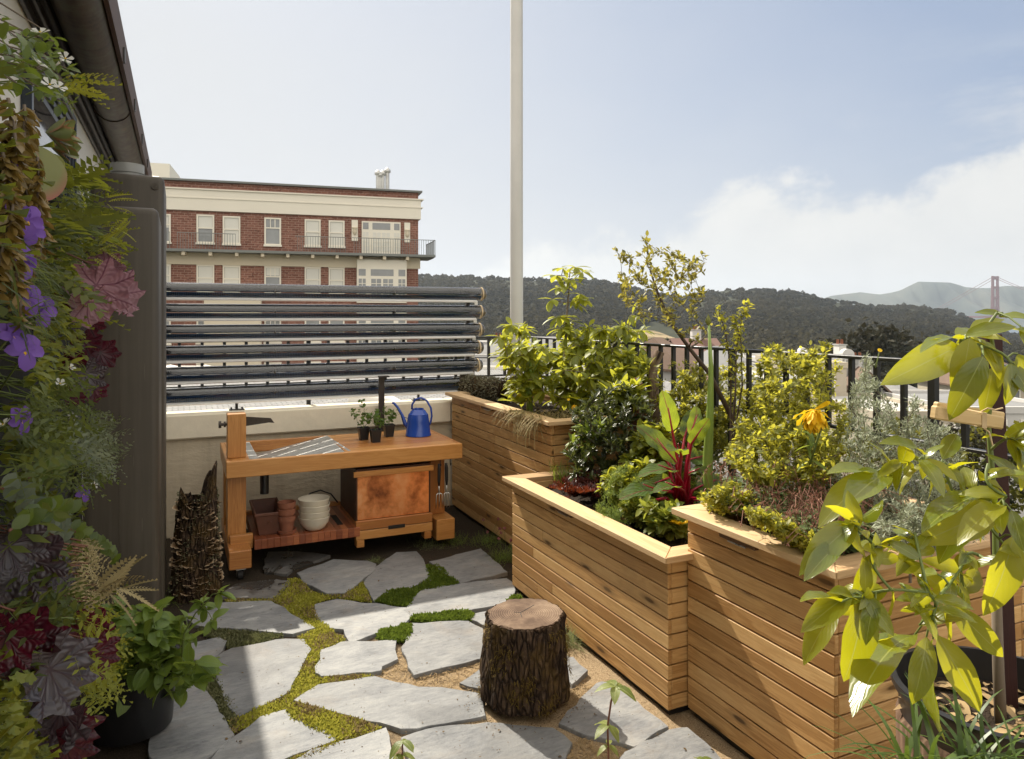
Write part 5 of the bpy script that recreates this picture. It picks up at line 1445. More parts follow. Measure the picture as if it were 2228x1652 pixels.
    for (ex, ew, eh, what) in extras:
        x = -w/2+w*ex
        if what == 'chimney':
            mb = MB(); mb.box(x-ew/2, x+ew/2, -.6, .4, zt, zt+eh, mat=Mx); ch = mb.build('chimney', M['stucco_white'], r)
            mb = MB(); mb.box(x-ew/2-.07, x+ew/2+.07, -.67, .47, zt+eh+.001, zt+eh+.1, mat=Mx)
            mb.build('chimney_cap', M['stucco_grey'], ch)
            mb = MB()
            for dx in (-.16, .16): mb.lathe([(.12, 0), (.10, .35), (.13, .36), (0, .36)], Mx @ Vector((x+dx, -.1, zt+eh+.1)), 10)
            mb.build('chimney_pots', M['terracotta'], ch, True)
        elif what == 'vent':   # arched sheet-metal vent hood
            mb = MB(); pts = []
            for k in range(11):
                a_ = PI*k/10; pts.append((x+ew/2*math.cos(a_), zt+eh-ew/2+ew/2*math.sin(a_)))
            pts = [(x+ew/2, zt)]+pts+[(x-ew/2, zt)]
            n = len(pts)
            for yy in (-depth/2+.3, -depth/2+.9):
                for p in pts: mb.v.append(tuple(Mx @ Vector((p[0], yy, p[1]))))
            mb.face(range(n)); mb.face([n+i for i in range(n)][::-1])
            for i in range(n): mb.face((i, n+i, n+(i+1) % n, (i+1) % n))
            mb.build('vent_hood', M['stucco_white'], r)
        elif what == 'pipe':
            mb = MB(); mb.tube([Mx @ Vector((x, 0, zt)), Mx @ Vector((x, 0, zt+eh))], ew/2, 10); mb.build('vent_pipe', M['galv'], r, 'auto')
        elif what == 'box':
            mb = MB(); mb.box(x-ew/2, x+ew/2, -1, 1.2, zt, zt+eh, mat=Mx); mb.build('roof_box', M['stucco_white'], r)
    return r
house('white house with flat roof between the solar tubes and the flagpole', 1020, 1108, 772, 62, 'white', 'roof_grey', 'ridge', 1.0, 10, wins=3, extras=((.3, .8, 1.0, 'box'), (.7, .5, 1.3, 'chimney')))
house('low white annexe with timber deck seen below the railing by the flagpole', 1030, 1120, 808, 38, 'white', 'roof_flat', 'flat', wins=2, depth=7)
house('pale house with boxy roof behind the green shrub', 1120, 1260, 775, 60, 'white', 'roof_grey', 'hip', 1.5, wins=3)
house('white block with rooftop vents behind the shrub top', 1300, 1408, 768, 66, 'white', 'roof_flat', 'flat', wins=3, extras=((.25, .7, 1.1, 'box'), (.6, .35, 1.6, 'pipe'), (.85, .6, 1.4, 'chimney')))
house('white gabled house with brown shingle roof behind the driftwood', 1422, 1492, 802, 54, 'white', 'roof_brown', 'hip', 2.2, wins=2, yaw=.5, extras=())
house('pale house with red-brown roof behind the leaning twig trunk', 1488, 1580, 775, 70, 'white', 'roof_red', 'ridge', 1.6, wins=3, extras=((.55, .9, 2.4, 'chimney'),))
house('grey-roofed house behind the thin railing shoots', 1560, 1660, 812, 50, 'grey', 'roof_grey', 'hip', 1.7, wins=2)
house('small house with red tile roof low behind the shrub leaves', 1600, 1672, 850, 42, 'grey', 'roof_red', 'hip', .9, wins=2)
house('white house wall behind the yellow-green shrub', 1668, 1762, 788, 60, 'white', 'roof_flat', 'flat', wins=2, extras=((.9, .7, 1.2, 'vent'),))
house('tan stucco block with two arched roof vents behind the railing', 1748, 1842, 797, 47, 'tan', 'roof_flat', 'flat', wins=1, extras=((.15, .75, 1.0, 'vent'),))
house('grey block with arched vent and white chimney behind the silver shrub', 1842, 1912, 790, 52, 'grey', 'roof_flat', 'flat', wins=1, extras=((.12, .9, 1.0, 'vent'), (.65, .55, 1.1, 'chimney')))
house('house with steep brown roof behind the silver shrub', 1880, 1990, 868, 48, 'grey', 'roof_brown', 'gable', 1.9, wins=2, yaw=-.3, extras=((.5, .5, 2.4, 'chimney'),))
house('low grey-roofed house with small dark windows right of the silver shrub', 1985, 2062, 872, 52, 'white', 'roof_grey', 'hip', .9, wins=2)
house('cream flat-roofed house beneath the grey-roofed one', 1900, 2075, 905, 38, 'tan', 'roof_flat', 'flat', wins=3)
house('long white house behind the wooden clamp', 2080, 2330, 895, 40, 'white', 'roof_grey', 'flat', wins=4)
house('brown-roofed house at the far right behind the big leaves', 2110, 2300, 838, 70, 'tan', 'roof_brown', 'hip', 2.2, wins=3)
house('pale back house row left of the clamp', 1660, 1760, 835, 34, 'grey', 'roof_flat', 'flat', wins=2)
# street trees and garden shrubs between the houses
M['gardenleaf'] = leafmat('garden_leaf', (.05, .065, .012), (.17, .16, .02), (.26, .24, .03), .35, .6, .3, bump=0, mott=1)
M['darktree'] = leafmat('dark_tree', (.014, .018, .009), (.05, .042, .022), (.06, .05, .02), .2, .7, .2, bump=0, mott=.3)
M['trunkbark'] = simple('trunk_bark', (.06, .045, .03), .9, 0, .3, 6, .3)
def tree(label, u, v_top, Y, wid, hgt, zb, mt, n=520, name='garden_tree'):
    X = (u-CX)/FL*Y; zt = HH-(v_top-HV)/FL*Y; c = fr(X, Y, 0)
    r = thing(name, label, 'tree', (c.x, c.y, zb), 'trees among the houses')
    base = [(c.x, c.y, zb), (c.x+.1, c.y, zb+(zt-zb)*.35), (c.x, c.y+.1, zt-hgt*.55)]
    d = rdir(60); tg = [(c.x+a[0]*wid*.42, c.y+a[1]*wid*.42, zt-hgt*.5+a[2]*hgt*.42) for a in d]
    tb, st = skeleton(base, tg, wid*.04, .6, .1, .02); stems(tb, 'trunk', M['trunkbark'], r, 6)
    fo = Fol(); k = rng.integers(0, 60, n*3); q = np.array(tg)[k]+rng.normal(size=(n*3, 3))*(wid*.09, wid*.09, hgt*.07)
    fo.add(T_dia(.35, .1), q, rdir(n*3), rdir(n*3), rng.uniform(.5, 1, n*3)*wid*.085, (rng.random(60)*.7)[k]+rng.random(n*3)*.3); fo.build('crown', M[mt], r, False)
tree('large dark evergreen rising behind the railing, left of the big leaves', 1915, 712, 170, 26, 20, -30, 'darktree', 900, 'evergreen_tree')
tree('dark spreading cypress at the foot of the tan meadow', 1490, 742, 200, 22, 9, -32, 'darktree', 500, 'cypress_tree')
tree('yellow-green garden tree below the silver shrub', 1965, 918, 26, 3.6, 3.0, -14, 'gardenleaf', 500)
tree('yellow-green garden tree under the white house at right', 2185, 925, 28, 4.4, 3.4, -14, 'gardenleaf', 500)
tree('dark garden tree behind the wooden stake', 2110, 905, 27, 3.0, 3.6, -14, 'darktree', 500)
tree('olive garden tree behind the driftwood', 1520, 812, 30, 3.4, 3.2, -14, 'gardenleaf', 500)
tree('dark tree beside the white house near the flagpole', 1000, 760, 80, 10, 7, -20, 'darktree', 400, 'evergreen_tree')
# ------------------------------------------------------------------ plants in the planters
L_ = leafmat
M['rhodo'] = L_('shrub_leaf', (.10, .145, .018), (.27, .29, .030), (.74, .72, .05), .52, .38, .5, (.30, .33, .08), .06, .5)
M['twigleaf'] = L_('twig_leaf', (.085, .105, .022), (.26, .21, .050), (.58, .50, .08), .45, .5, .3)
M['shrubleaf'] = L_('yellow_shrub_leaf', (.06, .09, .016), (.34, .33, .075), (.80, .74, .08), .52, .5, .4)
M['darkleaf'] = L_('dark_shrub_leaf', (.024, .040, .013), (.085, .10, .028), (.22, .25, .04), .25, .30, .6, (.10, .12, .05), .05)
M['silver'] = L_('silver_leaf', (.26, .29, .20), (.42, .45, .33), (.34, .36, .2), .25, .7, .3, bump=0)
M['greyleaf'] = L_('greygreen_leaf', (.14, .18, .07), (.32, .34, .14), (.36, .38, .12), .32, .6, .3)
M['chard'] = L_('chard_leaf', (.045, .105, .022), (.11, .19, .040), (.62, .74, .05), .42, .32, .6, (.22, .05, .04), .028, .16, bump=1.0, mott=55)
M['chardstem'] = simple('chard_stem', (.34, .010, .035), .3, 0, .15, 20, .05, .6)
M['allium'] = simple('leek_green', (.21, .30, .06), .35, 0, .12, 12, .05, .5)
M['lettuce'] = L_('red_lettuce', (.06, .012, .010), (.15, .035, .022), (.28, .06, .02), .3, .3, .6, bump=.6)
M['dill'] = L_('dill', (.11, .18, .035), (.24, .30, .06), (.5, .6, .1), .35, .6, .3, bump=0)
M['drygrass'] = L_('dry_grass', (.22, .17, .07), (.46, .38, .20), (.5, .42, .2), .25, .7, .2, bump=0)
M['grass'] = L_('grass_blade', (.08, .14, .020), (.20, .26, .040), (.48, .58, .07), .35, .5, .4, bump=0)
M['yflower'] = L_('yellow_petal', (.90, .52, .008), (.95, .66, .03), (.98, .74, .03), .35, .6, .3, bump=0)
M['strawb'] = L_('strawberry_leaf', (.045, .085, .025), (.13, .18, .055), (.30, .38, .08), .32, .5, .4, (.2, .24, .1), .05, .5)
M['feathmix'] = L_('rim_leaf', (.09, .14, .025), (.28, .30, .06), (.58, .62, .08), .44, .5, .4)
M['drystem'] = simple('dry_red_stem', (.19, .085, .055), .8, 0, .3, 20, .1)
M['drybud'] = L_('dry_bud', (.20, .08, .06), (.36, .20, .13), (.3, .15, .1), .15, .8, .2, bump=0)
M['whitepetal'] = L_('white_petal', (.72, .72, .66), (.80, .79, .74), (.7, .7, .6), .3, .6, .3, bump=0)
M['twig'] = simple('twig_bark', (.075, .050, .034), .85, 0, .3, 20, .3)
M['greystem'] = simple('grey_stem', (.16, .125, .09), .85, 0, .3, 20, .3)
M['greenstem'] = simple('green_stem', (.13, .17, .04), .55, 0, .2, 20, .1)
M['squash'] = L_('squash_leaf', (.14, .17, .04), (.30, .30, .07), (.45, .45, .08), .35, .5, .4, (.4, .4, .15), .04, .5, bump=.6)

BIG = T_leaf(6, .20, .10, .30, .58); MED = T_leaf(4, .22, .10, .18); SM = T_dia(.23, .06); THIN = T_dia(.11, .03)
ROUND = T_leaf(4, .33, .08, .15, .52, .8)
def yfor(u, x):
    k = (u-CX)/FL; return x/(CA*k+SA)
def px_targets(poly, n, Y, dY):
    return [cam3(u, v, Y+rng.uniform(-dY, dY)) for u, v in in_poly(poly, n)]

# --- large-leaved bright shrub in the tall planter (leaf rosettes)
base = cam3(1228, 880, 5.62)
f = thing('leafy_shrub', 'bright green large-leaved shrub with one taller shoot in the tallest planter', 'shrub', base)
poly = [(1088, 705), (1120, 690), (1150, 712), (1165, 745), (1200, 735), (1225, 700), (1260, 700), (1300, 715), (1340, 715), (1380, 690), (1398, 720), (1392, 790), (1400, 850), (1330, 868), (1240, 872), (1150, 872), (1108, 830), (1085, 770)]
tg = px_targets(poly, 165, 5.62, .5)+[cam3(1112, 708, 5.5), cam3(1130, 712, 5.6), cam3(1100, 770, 5.5), cam3(1385, 690, 5.4), cam3(1350, 712, 5.6)]
trunk = [base-Vector((0, 0, .1)), cam3(1226, 820, 5.62), cam3(1228, 790, 5.62)]
tb, st = skeleton(trunk, tg, .016, .6, .12, .003)
stalk = [cam3(1228, 795, 5.62), cam3(1231, 740, 5.6), cam3(1233, 690, 5.6), cam3(1238, 630, 5.6), cam3(1240, 588, 5.6)]
tg2 = [cam3(1212, 600, 5.58), cam3(1225, 585, 5.5), cam3(1252, 582, 5.65), cam3(1268, 592, 5.55), cam3(1202, 652, 5.6), cam3(1262, 640, 5.6), cam3(1240, 610, 5.5), cam3(1270, 652, 5.6), cam3(1250, 660, 5.7), cam3(1222, 625, 5.65)]
tb2, st2 = skeleton(stalk, tg2, .012, .6, .1, .003, bias=.1)
stems(tb+tb2, 'stems', M['greystem'], f, 6)
fo = Fol()
for p in tg+tg2+[cam3(1228, 690, 5.6), cam3(1214, 690, 5.55), cam3(1242, 700, 5.6), cam3(1222, 715, 5.5), cam3(1238, 720, 5.6)]:
    n = int(rng.integers(6, 10)); a = rng.uniform(0, 6.28)+np.arange(n)*2.4
    D = np.stack([np.cos(a), np.sin(a), rng.uniform(-.75, .35, n)], 1)
    fo.add(BIG, np.tile(np.array(p), (n, 1)), D, (0, 0, 1), rng.uniform(.085, .14, n), np.clip(rng.normal(.5, .25, n), 0, 1))
ss = [s for s in st if s[2] > .4]
leaves_at(fo, ss, BIG, (.06, .10), 1, .8, -.1)
fo.build('foliage', M['rhodo'], f)

# --- mossy log lying in the back corner of the tall planter
a, b = cam3(1004, 838, 6.85), cam3(1102, 850, 6.2)
f = thing('mossy_log', 'short log with grey lichen lying on the far end of the tallest planter', 'log', a)
mb = MB(); m_ = 12; pts = [a.lerp(b, k/(m_-1))+Vector((0, 0, .01*math.sin(k*2))) for k in range(m_)]
mb.tube(pts, [.085+.012*math.sin(k*1.7) for k in range(m_)], 18); mb.build('wood', M['bark'], f, True)
N_ = 2600; s = rng.random(N_); an = rng.uniform(0, 2*PI, N_); d = np.array((b-a).normalized()); sd = np.cross(d, (0, 0, 1)); sd /= np.linalg.norm(sd)
O = np.outer(np.cos(an), sd)+np.outer(np.sin(an), (0, 0, 1.0)); P = np.array(a)+np.outer(s, np.array(b-a))+O*.088
M['lichen'] = L_('lichen', (.13, .12, .075), (.32, .30, .21), (.3, .28, .18), .2, .9, .1, bump=0)
fo = Fol(); fo.add(SM, P, O+rdir(N_)*.8, rdir(N_), rng.uniform(.012, .034, N_)); fo.build('lichen', M['lichen'], f)

# --- dry grass clump spilling over the near corner of the tall planter, with yellow flowers
c = cam3(1205, 905, 4.95)
f = thing('dry_grass_clump', 'straw coloured dry grass spilling over the corner of the tallest planter', 'grass clump', c)
fo = Fol(); N_ = 900; P = np.array([cam3(u, v, Y_) for (u, v), Y_ in zip(in_poly([(1130, 915), (1165, 890), (1230, 880), (1290, 890), (1292, 912), (1215, 918)], N_), rng.uniform(4.9, 5.3, N_))]); P[:, 2] = 1.0
D = rdir(N_, .55); D[:, 0] -= .25
fo.add(T_blade(.022, .8, 4), P, D, (0, 0, 1), rng.uniform(.08, .20, N_)); 
P2 = np.array([(2.2, rng.uniform(4.25, 4.9), 1.06) for _ in range(90)]); fo.add(T_blade(.02, 1.1, 5), P2, rdir(90, .2)+(-1.0, 0, .1), (0, 0, 1), rng.uniform(.08, .2, 90))
fo.build('blades', M['drygrass'], f)
def flower(u, v, Y, size, lab, name='yellow_flower', stem_to=None, mats=('yflower', 'yflower'), petals=16, face=None, cat='flower', grp='yellow flowers in the planters', stemmat='greenstem'):
    p = cam3(u, v, Y); g = thing(name, lab, cat, p, grp)
    q = cam3(*stem_to, Y) if stem_to else p-Vector((0, 0, .14))
    mb = MB(); mb.tube([q, q.lerp(p, .5)+Vector((.01, .008, 0)), p], [.003, .0025, .002], 6); mb.build('stem', M[stemmat], g, True)
    fo = Fol(); fc = Vector(face or (-.3, -.6, .6))
    d = fc.cross(Vector((1, .3, .2))).normalized()
    for k, s in enumerate((1.0, .8, .55) if petals > 8 else (1.0,)):
        fo.add(T_flower(petals, .6/petals*2.2 if petals > 8 else .3, .25+.35*k, .2), [p+fc.normalized()*.004*k], d, fc, size*(1 if petals > 8 else 1)*s, rng.random(1))
    fo.build('petals', [M[mats[0]], M[mats[1]]], g)
flower(1250, 888, 4.75, .040, 'small yellow flower over the dry grass on the tallest planter', stem_to=(1256, 925))
flower(1237, 870, 4.85, .018, 'tiny yellow bud above the dry grass', stem_to=(1240, 900), petals=5)

# --- leek with a thick pale stalk, chards behind, in the tall planter
p = cam3(1153, 885, 5.3); f = thing('leek', 'pale green leek stalk standing in the tallest planter', 'leek', p)
mb = MB(); mb.tube([p-Vector((0, 0, .05)), cam3(1150, 850, 5.3), cam3(1147, 815, 5.3)], [.026, .024, .018], 12); mb.tube([cam3(1150, 855, 5.3), cam3(1154, 800, 5.3), cam3(1155, 768, 5.3)], [.014, .012, .008], 8); mb.build('stalk', M['allium'], f, True)
fo = Fol(); fo.add(T_blade(.05, .25, 6), [cam3(1148, 825, 5.3)]*3, [(-.4, .1, 1), (.1, .3, 1.2), (.5, -.3, .7)], [(1, 0, .1)]*3, [.26, .34, .22]); fo.build('foliage', M['allium'], f)
LOB = T_leaf(7, .30, .12, .25, .5, .6, .03)
for (u, v, lab) in ((1130, 868, 'light green leaf vegetable by the lichen log'), (1265, 862, 'dark green chard leaves under the big-leaved shrub')):
    p = cam3(u, v, 5.25); f = thing('leaf_vegetable', lab, 'vegetable', p)
    fo = Fol(); n = 7; a = np.arange(n)*2.4; D = np.stack([np.cos(a), np.sin(a), rng.uniform(.3, 1, n)], 1); fo.add(LOB, np.tile(np.array(p)-(0, 0, .04), (n, 1)), D, (0, 0, 1), rng.uniform(.12, .2, n)); fo.build('foliage', M['rhodo'], f)

# --- dark small-leaved shrub in the low planter
base = cam3(1325, 1075, 4.75); base.z = .66
f = thing('dark_shrub', 'dark green fine-leaved shrub between the tall and the low planter', 'shrub', base)
poly = [(1240, 915), (1275, 880), (1300, 850), (1330, 838), (1375, 850), (1410, 880), (1425, 930), (1420, 1000), (1395, 1060), (1300, 1080), (1250, 1050), (1232, 980)]
tg = px_targets(poly, 200, 4.55, .33); tb, st = skeleton([base, base+Vector((0, 0, .12))], tg, .014, .65, .12, .002); stems(tb, 'stems', M['twig'], f)
fo = Fol(); ss = [s for s in st if s[2] > .3]
leaves_at(fo, ss, T_leaf(4, .15, .10, .2), (.034, .062), 2, .6, .35); fo.build('foliage', M['darkleaf'], f)
# fresh leafy calendula at the corner of the tall planter
p = cam3(1262, 985, 4.55); p.z = .66
f = thing('calendula_plant', 'fresh green calendula foliage at the corner below the dry grass', 'plant', p)
tg = px_targets([(1235, 940), (1265, 905), (1300, 905), (1320, 940), (1290, 1000), (1250, 1010)], 26, 4.5, .12); tb, st = skeleton([p, p+Vector((0, 0, .1))], tg, .007, .7, .1, .002); stems(tb, 'stems', M['greenstem'], f)
fo = Fol(); leaves_at(fo, st, T_leaf(4, .13, .05, .3), (.05, .09), 1, .6, .3, s0=.5); fo.build('foliage', M['grass'], f)

# --- red-stemmed chard
base = cam3(1484, 1118, 4.0); base.z = .64
f = thing('red_chard', 'tall chard with crimson stems and puckered green leaves', 'chard', base)
CH = T_leaf(16, .22, .12, .22, .42, .55, .030); CHB = T_leaf(16, .25, .16, .45, .42, .5, .035)
lv = [  # leaf base px, leaf tip px, depth at base, tip depth, size of the blade's side
 ((1462, 935), (1448, 848), 3.95, 3.9, CH, 1), ((1502, 945), (1530, 868), 4.1, 4.2, CH, .9), ((1470, 1005), (1395, 912), 3.95, 3.95, CH, 1), ((1505, 965), (1545, 905), 3.9, 3.8, CH, .9),
 ((1468, 1025), (1402, 1000), 3.75, 3.65, CHB, 1), ((1440, 1070), (1365, 1040), 3.75, 3.6, CHB, 1), ((1500, 1000), (1560, 985), 4.1, 4.3, CH, 1), ((1520, 1060), (1590, 1030), 4.0, 4.1, CH, 1.0),
 ((1482, 990), (1470, 945), 3.75, 3.6, CHB, 1), ((1420, 1090), (1380, 1120), 3.7, 3.6, CHB, .8), ((1525, 1085), (1545, 1045), 3.8, 3.7, CHB, 1), ((1452, 1000), (1425, 965), 4.2, 4.3, CH, 1), ((1475, 1060), (1425, 1040), 3.6, 3.5, CHB, .9), ((1500, 1030), (1540, 1010), 3.8, 3.7, CH, .9), ((1490, 950), (1512, 880), 4.2, 4.3, CH, 1), ((1455, 1040), (1400, 1060), 3.9, 3.8, CH, .9), ((1515, 1090), (1570, 1080), 3.9, 3.9, CHB, .9), ((1430, 950), (1392, 930), 4.2, 4.3, CH, .9)]
mb = MB(); fo = Fol()
for i, (q0, q1, Ya, Yb, tm, sc) in enumerate(lv):
    a, b = cam3(*q0, Ya), cam3(*q1, Yb); L = (b-a).length*1.05
    st0 = base+Vector((random.gauss(0, .025), random.gauss(0, .025), 0))
    mid = st0.lerp(a, .55)+Vector((0, 0, .05))
    mb.tube([st0, mid, a, a.lerp(b, .55)], [.012, .0095, .0065, .0025], 8)
    nrm = Vector(((-.35+random.gauss(0, .3)), -.75, .75+random.gauss(0, .2))) if tm is CH else Vector((random.gauss(-.2, .3), -.3, 1.1))
    fo.add(tm, [a-(b-a)*.04], np.array(b-a), np.array(nrm), max(.14, L)*sc*.92, [random.random()])
mb.build('stem', M['chardstem'], f, True); fo.build('foliage', M['chard'], f)
# --- tall onion flower stalk
p = cam3(1540, 1100, 3.9); p.z = .64
f = thing('onion_stalk', 'tall thick green onion stalk with a pale bud on top', 'onion', p)
mb = MB(); mb.tube([p, cam3(1541, 1060, 3.9), cam3(1540, 1000, 3.9), cam3(1545, 900, 3.9), cam3(1547, 800, 3.9), cam3(1542, 705, 3.9)], [.022, .026, .027, .020, .0125, .006], 14); mb.build('stalk', M['allium'], f, True)
q = cam3(1541, 700, 3.9); mb = MB(); mb.lathe([(.005, -.02), (.014, -.006), (.016, .006), (.010, .02), (.003, .036), (0, .045)], q, 12); mb.build('bud', M['squash'], f, True)

# --- twiggy tree leaning up to the left
base = cam3(1640, 1010, 4.35)
f = thing('twiggy_tree', 'young twiggy tree leaning left with sparse small leaves against the sky', 'tree', base)
trunk = [base, cam3(1590, 905, 4.35), cam3(1545, 815, 4.3), cam3(1500, 758, 4.3), cam3(1458, 700, 4.3), cam3(1432, 640, 4.3), cam3(1415, 590, 4.3)]
crown = [(1332, 538), (1372, 540), (1400, 515), (1432, 522), (1448, 545), (1476, 540), (1490, 560), (1520, 548), (1528, 600), (1532, 650), (1505, 662), (1515, 700), (1480, 712), (1440, 690), (1400, 700), (1372, 680), (1352, 655), (1342, 610), (1362, 580)]
tg = px_targets(crown, 120, 4.3, .34)+px_targets([(1420, 690), (1560, 700), (1530, 760), (1480, 740)], 8, 4.3, .2)
tg += [cam3(1337, 540, 4.3), cam3(1405, 518, 4.2), cam3(1524, 550, 4.35), cam3(1532, 592, 4.4), cam3(1348, 600, 4.3), cam3(1530, 655, 4.3)]
tb, st = skeleton(trunk, tg, .017, .55, .10, .0014, bias=.9); stems(tb, 'branches', M['twig'], f, 6)
fo = Fol(); ss = [s for s in st if s[2] > .35]
leaves_at(fo, ss, T_leaf(3, .24, .08, .15), (.022, .045), 1, .7, .2, jit=.008); fo.build('foliage', M['twigleaf'], f)
# thin shoots right of it
def shoots(name, lab, base_px, Y, paths, nleaf, mat_, size, tm=None, stem='twig', grp=None):
    base = cam3(*base_px, Y); g = thing(name, lab, 'shrub', base, grp)
    tubes, sites = [], []
    for pth in paths:
        pts = [base]+[cam3(u, v, Y+rng.uniform(-.08, .08)) for u, v in pth]
        dn = []
        for i in range(len(pts)-1):
            for k in range(5): dn.append(pts[i].lerp(pts[i+1], k/5))
        dn.append(pts[-1]); tubes.append((dn, [.006*(1-.8*k/len(dn)) for k in range(len(dn))]))
        for k in range(3, len(dn)):
            d = (dn[k]-dn[k-1]).normalized(); s = k/len(dn)
            for q in range(nleaf): sites.append((dn[k-1].lerp(dn[k], q/nleaf), d, s))
    stems(tubes, 'stems', M[stem], g, 5)
    fo = Fol(); leaves_at(fo, [s for s in sites if s[2] > .3], tm or T_leaf(3, .24, .08, .2), size, 2, .75, .15, jit=.012); fo.build('foliage', M[mat_], g)
shoots('slender_shrub', 'slender upright shoots with yellow tips just right of the onion stalk', (1590, 990), 3.95, [[(1600, 850), (1602, 760), (1615, 690), (1628, 660)], [(1590, 800), (1578, 720), (1560, 668)], [(1615, 840), (1612, 740), (1598, 690)]], 5, 'shrubleaf', (.022, .042))

# --- yellow-green small-leaved shrubs along the railing
def bush(name, lab, base_px, poly, n, Y, dY, mat_, size, per=2, tm=None, stem='twig', zb=None, s0=.3, r0=.012, up=.25, wob=.12, cat='shrub', grp=None):
    base = cam3(*base_px, Y)
    if zb is not None: base.z = zb
    g = thing(name, lab, cat, base, grp)
    tg = px_targets(poly, n, Y, dY); tb, st = skeleton([base, base+Vector((0, 0, .1))], tg, r0, .65, wob, .0013); stems(tb, 'stems', M[stem], g)
    fo = Fol(); leaves_at(fo, st, tm or T_leaf(3, .25, .08, .2), size, per, .75, up, s0=s0, jit=.008); fo.build('foliage', M[mat_], g)
    return g
bush('railing_shrub', 'yellow-green small-leaved shrub reaching over the railing beside the orange flower', (1700, 1040), [(1600, 900), (1625, 850), (1650, 800), (1680, 745), (1720, 770), (1760, 780), (1800, 735), (1812, 738), (1780, 810), (1760, 880), (1740, 960), (1650, 1000), (1590, 980)], 130, 3.7, .35, 'shrubleaf', (.022, .042), 2, zb=.66, s0=.15)
bush('railing_shrub', 'yellow-green small-leaved shrub behind the chard, left of the leaning trunk', (1530, 1020), [(1440, 870), (1480, 800), (1510, 830), (1560, 850), (1600, 880), (1600, 980), (1540, 1010), (1480, 960)], 110, 4.7, .2, 'shrubleaf', (.024, .042), 2, zb=.66, s0=.15)
bush('railing_shrub', 'mid green bushy growth below the orange flower', (1720, 1060), [(1590, 960), (1660, 930), (1740, 930), (1830, 950), (1850, 1020), (1780, 1050), (1640, 1050), (1580, 1010)], 110, 3.2, .25, 'shrubleaf', (.020, .038), 2, zb=.72, s0=.15)
bush('leafy_herb', 'bright green herb with pointed leaves between the big shrub and the driftwood', (1360, 900), [(1335, 800), (1380, 760), (1412, 790), (1410, 840), (1380, 870), (1340, 860)], 26, 5.0, .15, 'rhodo', (.05, .10), 2, T_leaf(5, .2, .1, .3), 'greystem')
bush('leafy_herb', 'bright green arching leaves just above the dark shrub', (1330, 930), [(1310, 850), (1370, 830), (1400, 845), (1375, 880), (1320, 890)], 12, 4.7, .12, 'rhodo', (.08, .13), 2, T_leaf(6, .16, .1, .3), 'greenstem')
bush('fine_shrub', 'fine backlit yellow-green shrub filling the space between chard and orange flower', (1640, 1020), [(1450, 900), (1490, 840), (1560, 860), (1640, 830), (1700, 860), (1780, 850), (1850, 880), (1850, 980), (1750, 1010), (1600, 1000), (1460, 1000)], 150, 4.55, .3, 'shrubleaf', (.022, .040), 2, zb=.66, s0=.15, r0=.010)
bush('fine_shrub', 'fine pale green shrub behind the orange flower at the railing', (1800, 1040), [(1640, 860), (1680, 800), (1720, 840), (1790, 800), (1830, 830), (1860, 920), (1850, 1010), (1780, 1040), (1660, 980)], 90, 3.5, .35, 'shrubleaf', (.020, .036), 2, zb=.72, s0=.15, r0=.010)
bush('fine_shrub', 'fine green shrub behind the onion stalk and the dark shrub', (1450, 1000), [(1380, 880), (1420, 840), (1470, 850), (1520, 870), (1540, 950), (1500, 1010), (1400, 1000)], 80, 4.9, .2, 'twigleaf', (.020, .036), 1, zb=.66, s0=.15, r0=.010)
bush('trailing_herb', 'small bright leaves trailing over the rim of the low planter in front of the chard', (1400, 1120), [(1345, 1090), (1390, 1085), (1450, 1120), (1440, 1155), (1380, 1135)], 70, 3.72, .10, 'feathmix', (.016, .034), 3, T_leaf(3, .28, .1, .25), 'greenstem', zb=.66, s0=.05, r0=.003, cat='herb')
bush('trailing_herb', 'small bright leaves trailing along the rim of the nearest planter below the strawberries', (1730, 1180), [(1610, 1115), (1680, 1120), (1800, 1190), (1830, 1225), (1760, 1195), (1680, 1150)], 80, 2.62, .12, 'shrubleaf', (.014, .028), 3, T_leaf(3, .28, .1, .25), 'greenstem', zb=.84, s0=.05, r0=.003, cat='herb')
bush('airy_shrub', 'airy yellow-green shoots before the railing between driftwood and leaning trunk', (1480, 960), [(1400, 880), (1430, 800), (1480, 770), (1560, 800), (1640, 780), (1660, 860), (1600, 930), (1460, 940)], 120, 4.85, .2, 'shrubleaf', (.022, .040), 1, zb=.66, s0=.2, r0=.009)
bush('airy_shrub', 'airy yellow-green shoots rising over the railing right of the leaning trunk', (1700, 1000), [(1620, 860), (1650, 760), (1690, 740), (1740, 770), (1800, 745), (1830, 800), (1800, 900), (1700, 920)], 110, 4.1, .25, 'shrubleaf', (.020, .038), 1, zb=.66, s0=.2, r0=.009)
bush('leafy_herb', 'bright green broad-leaved herb filling the low planter behind the chard stems', (1440, 1060), [(1360, 1000), (1400, 940), (1440, 930), (1460, 1000), (1440, 1060), (1380, 1050)], 40, 4.25, .12, 'rhodo', (.045, .085), 2, T_leaf(6, .26, .14, .3, .55, .7, .02), 'greenstem', zb=.66, s0=.4, r0=.005, cat='herb')
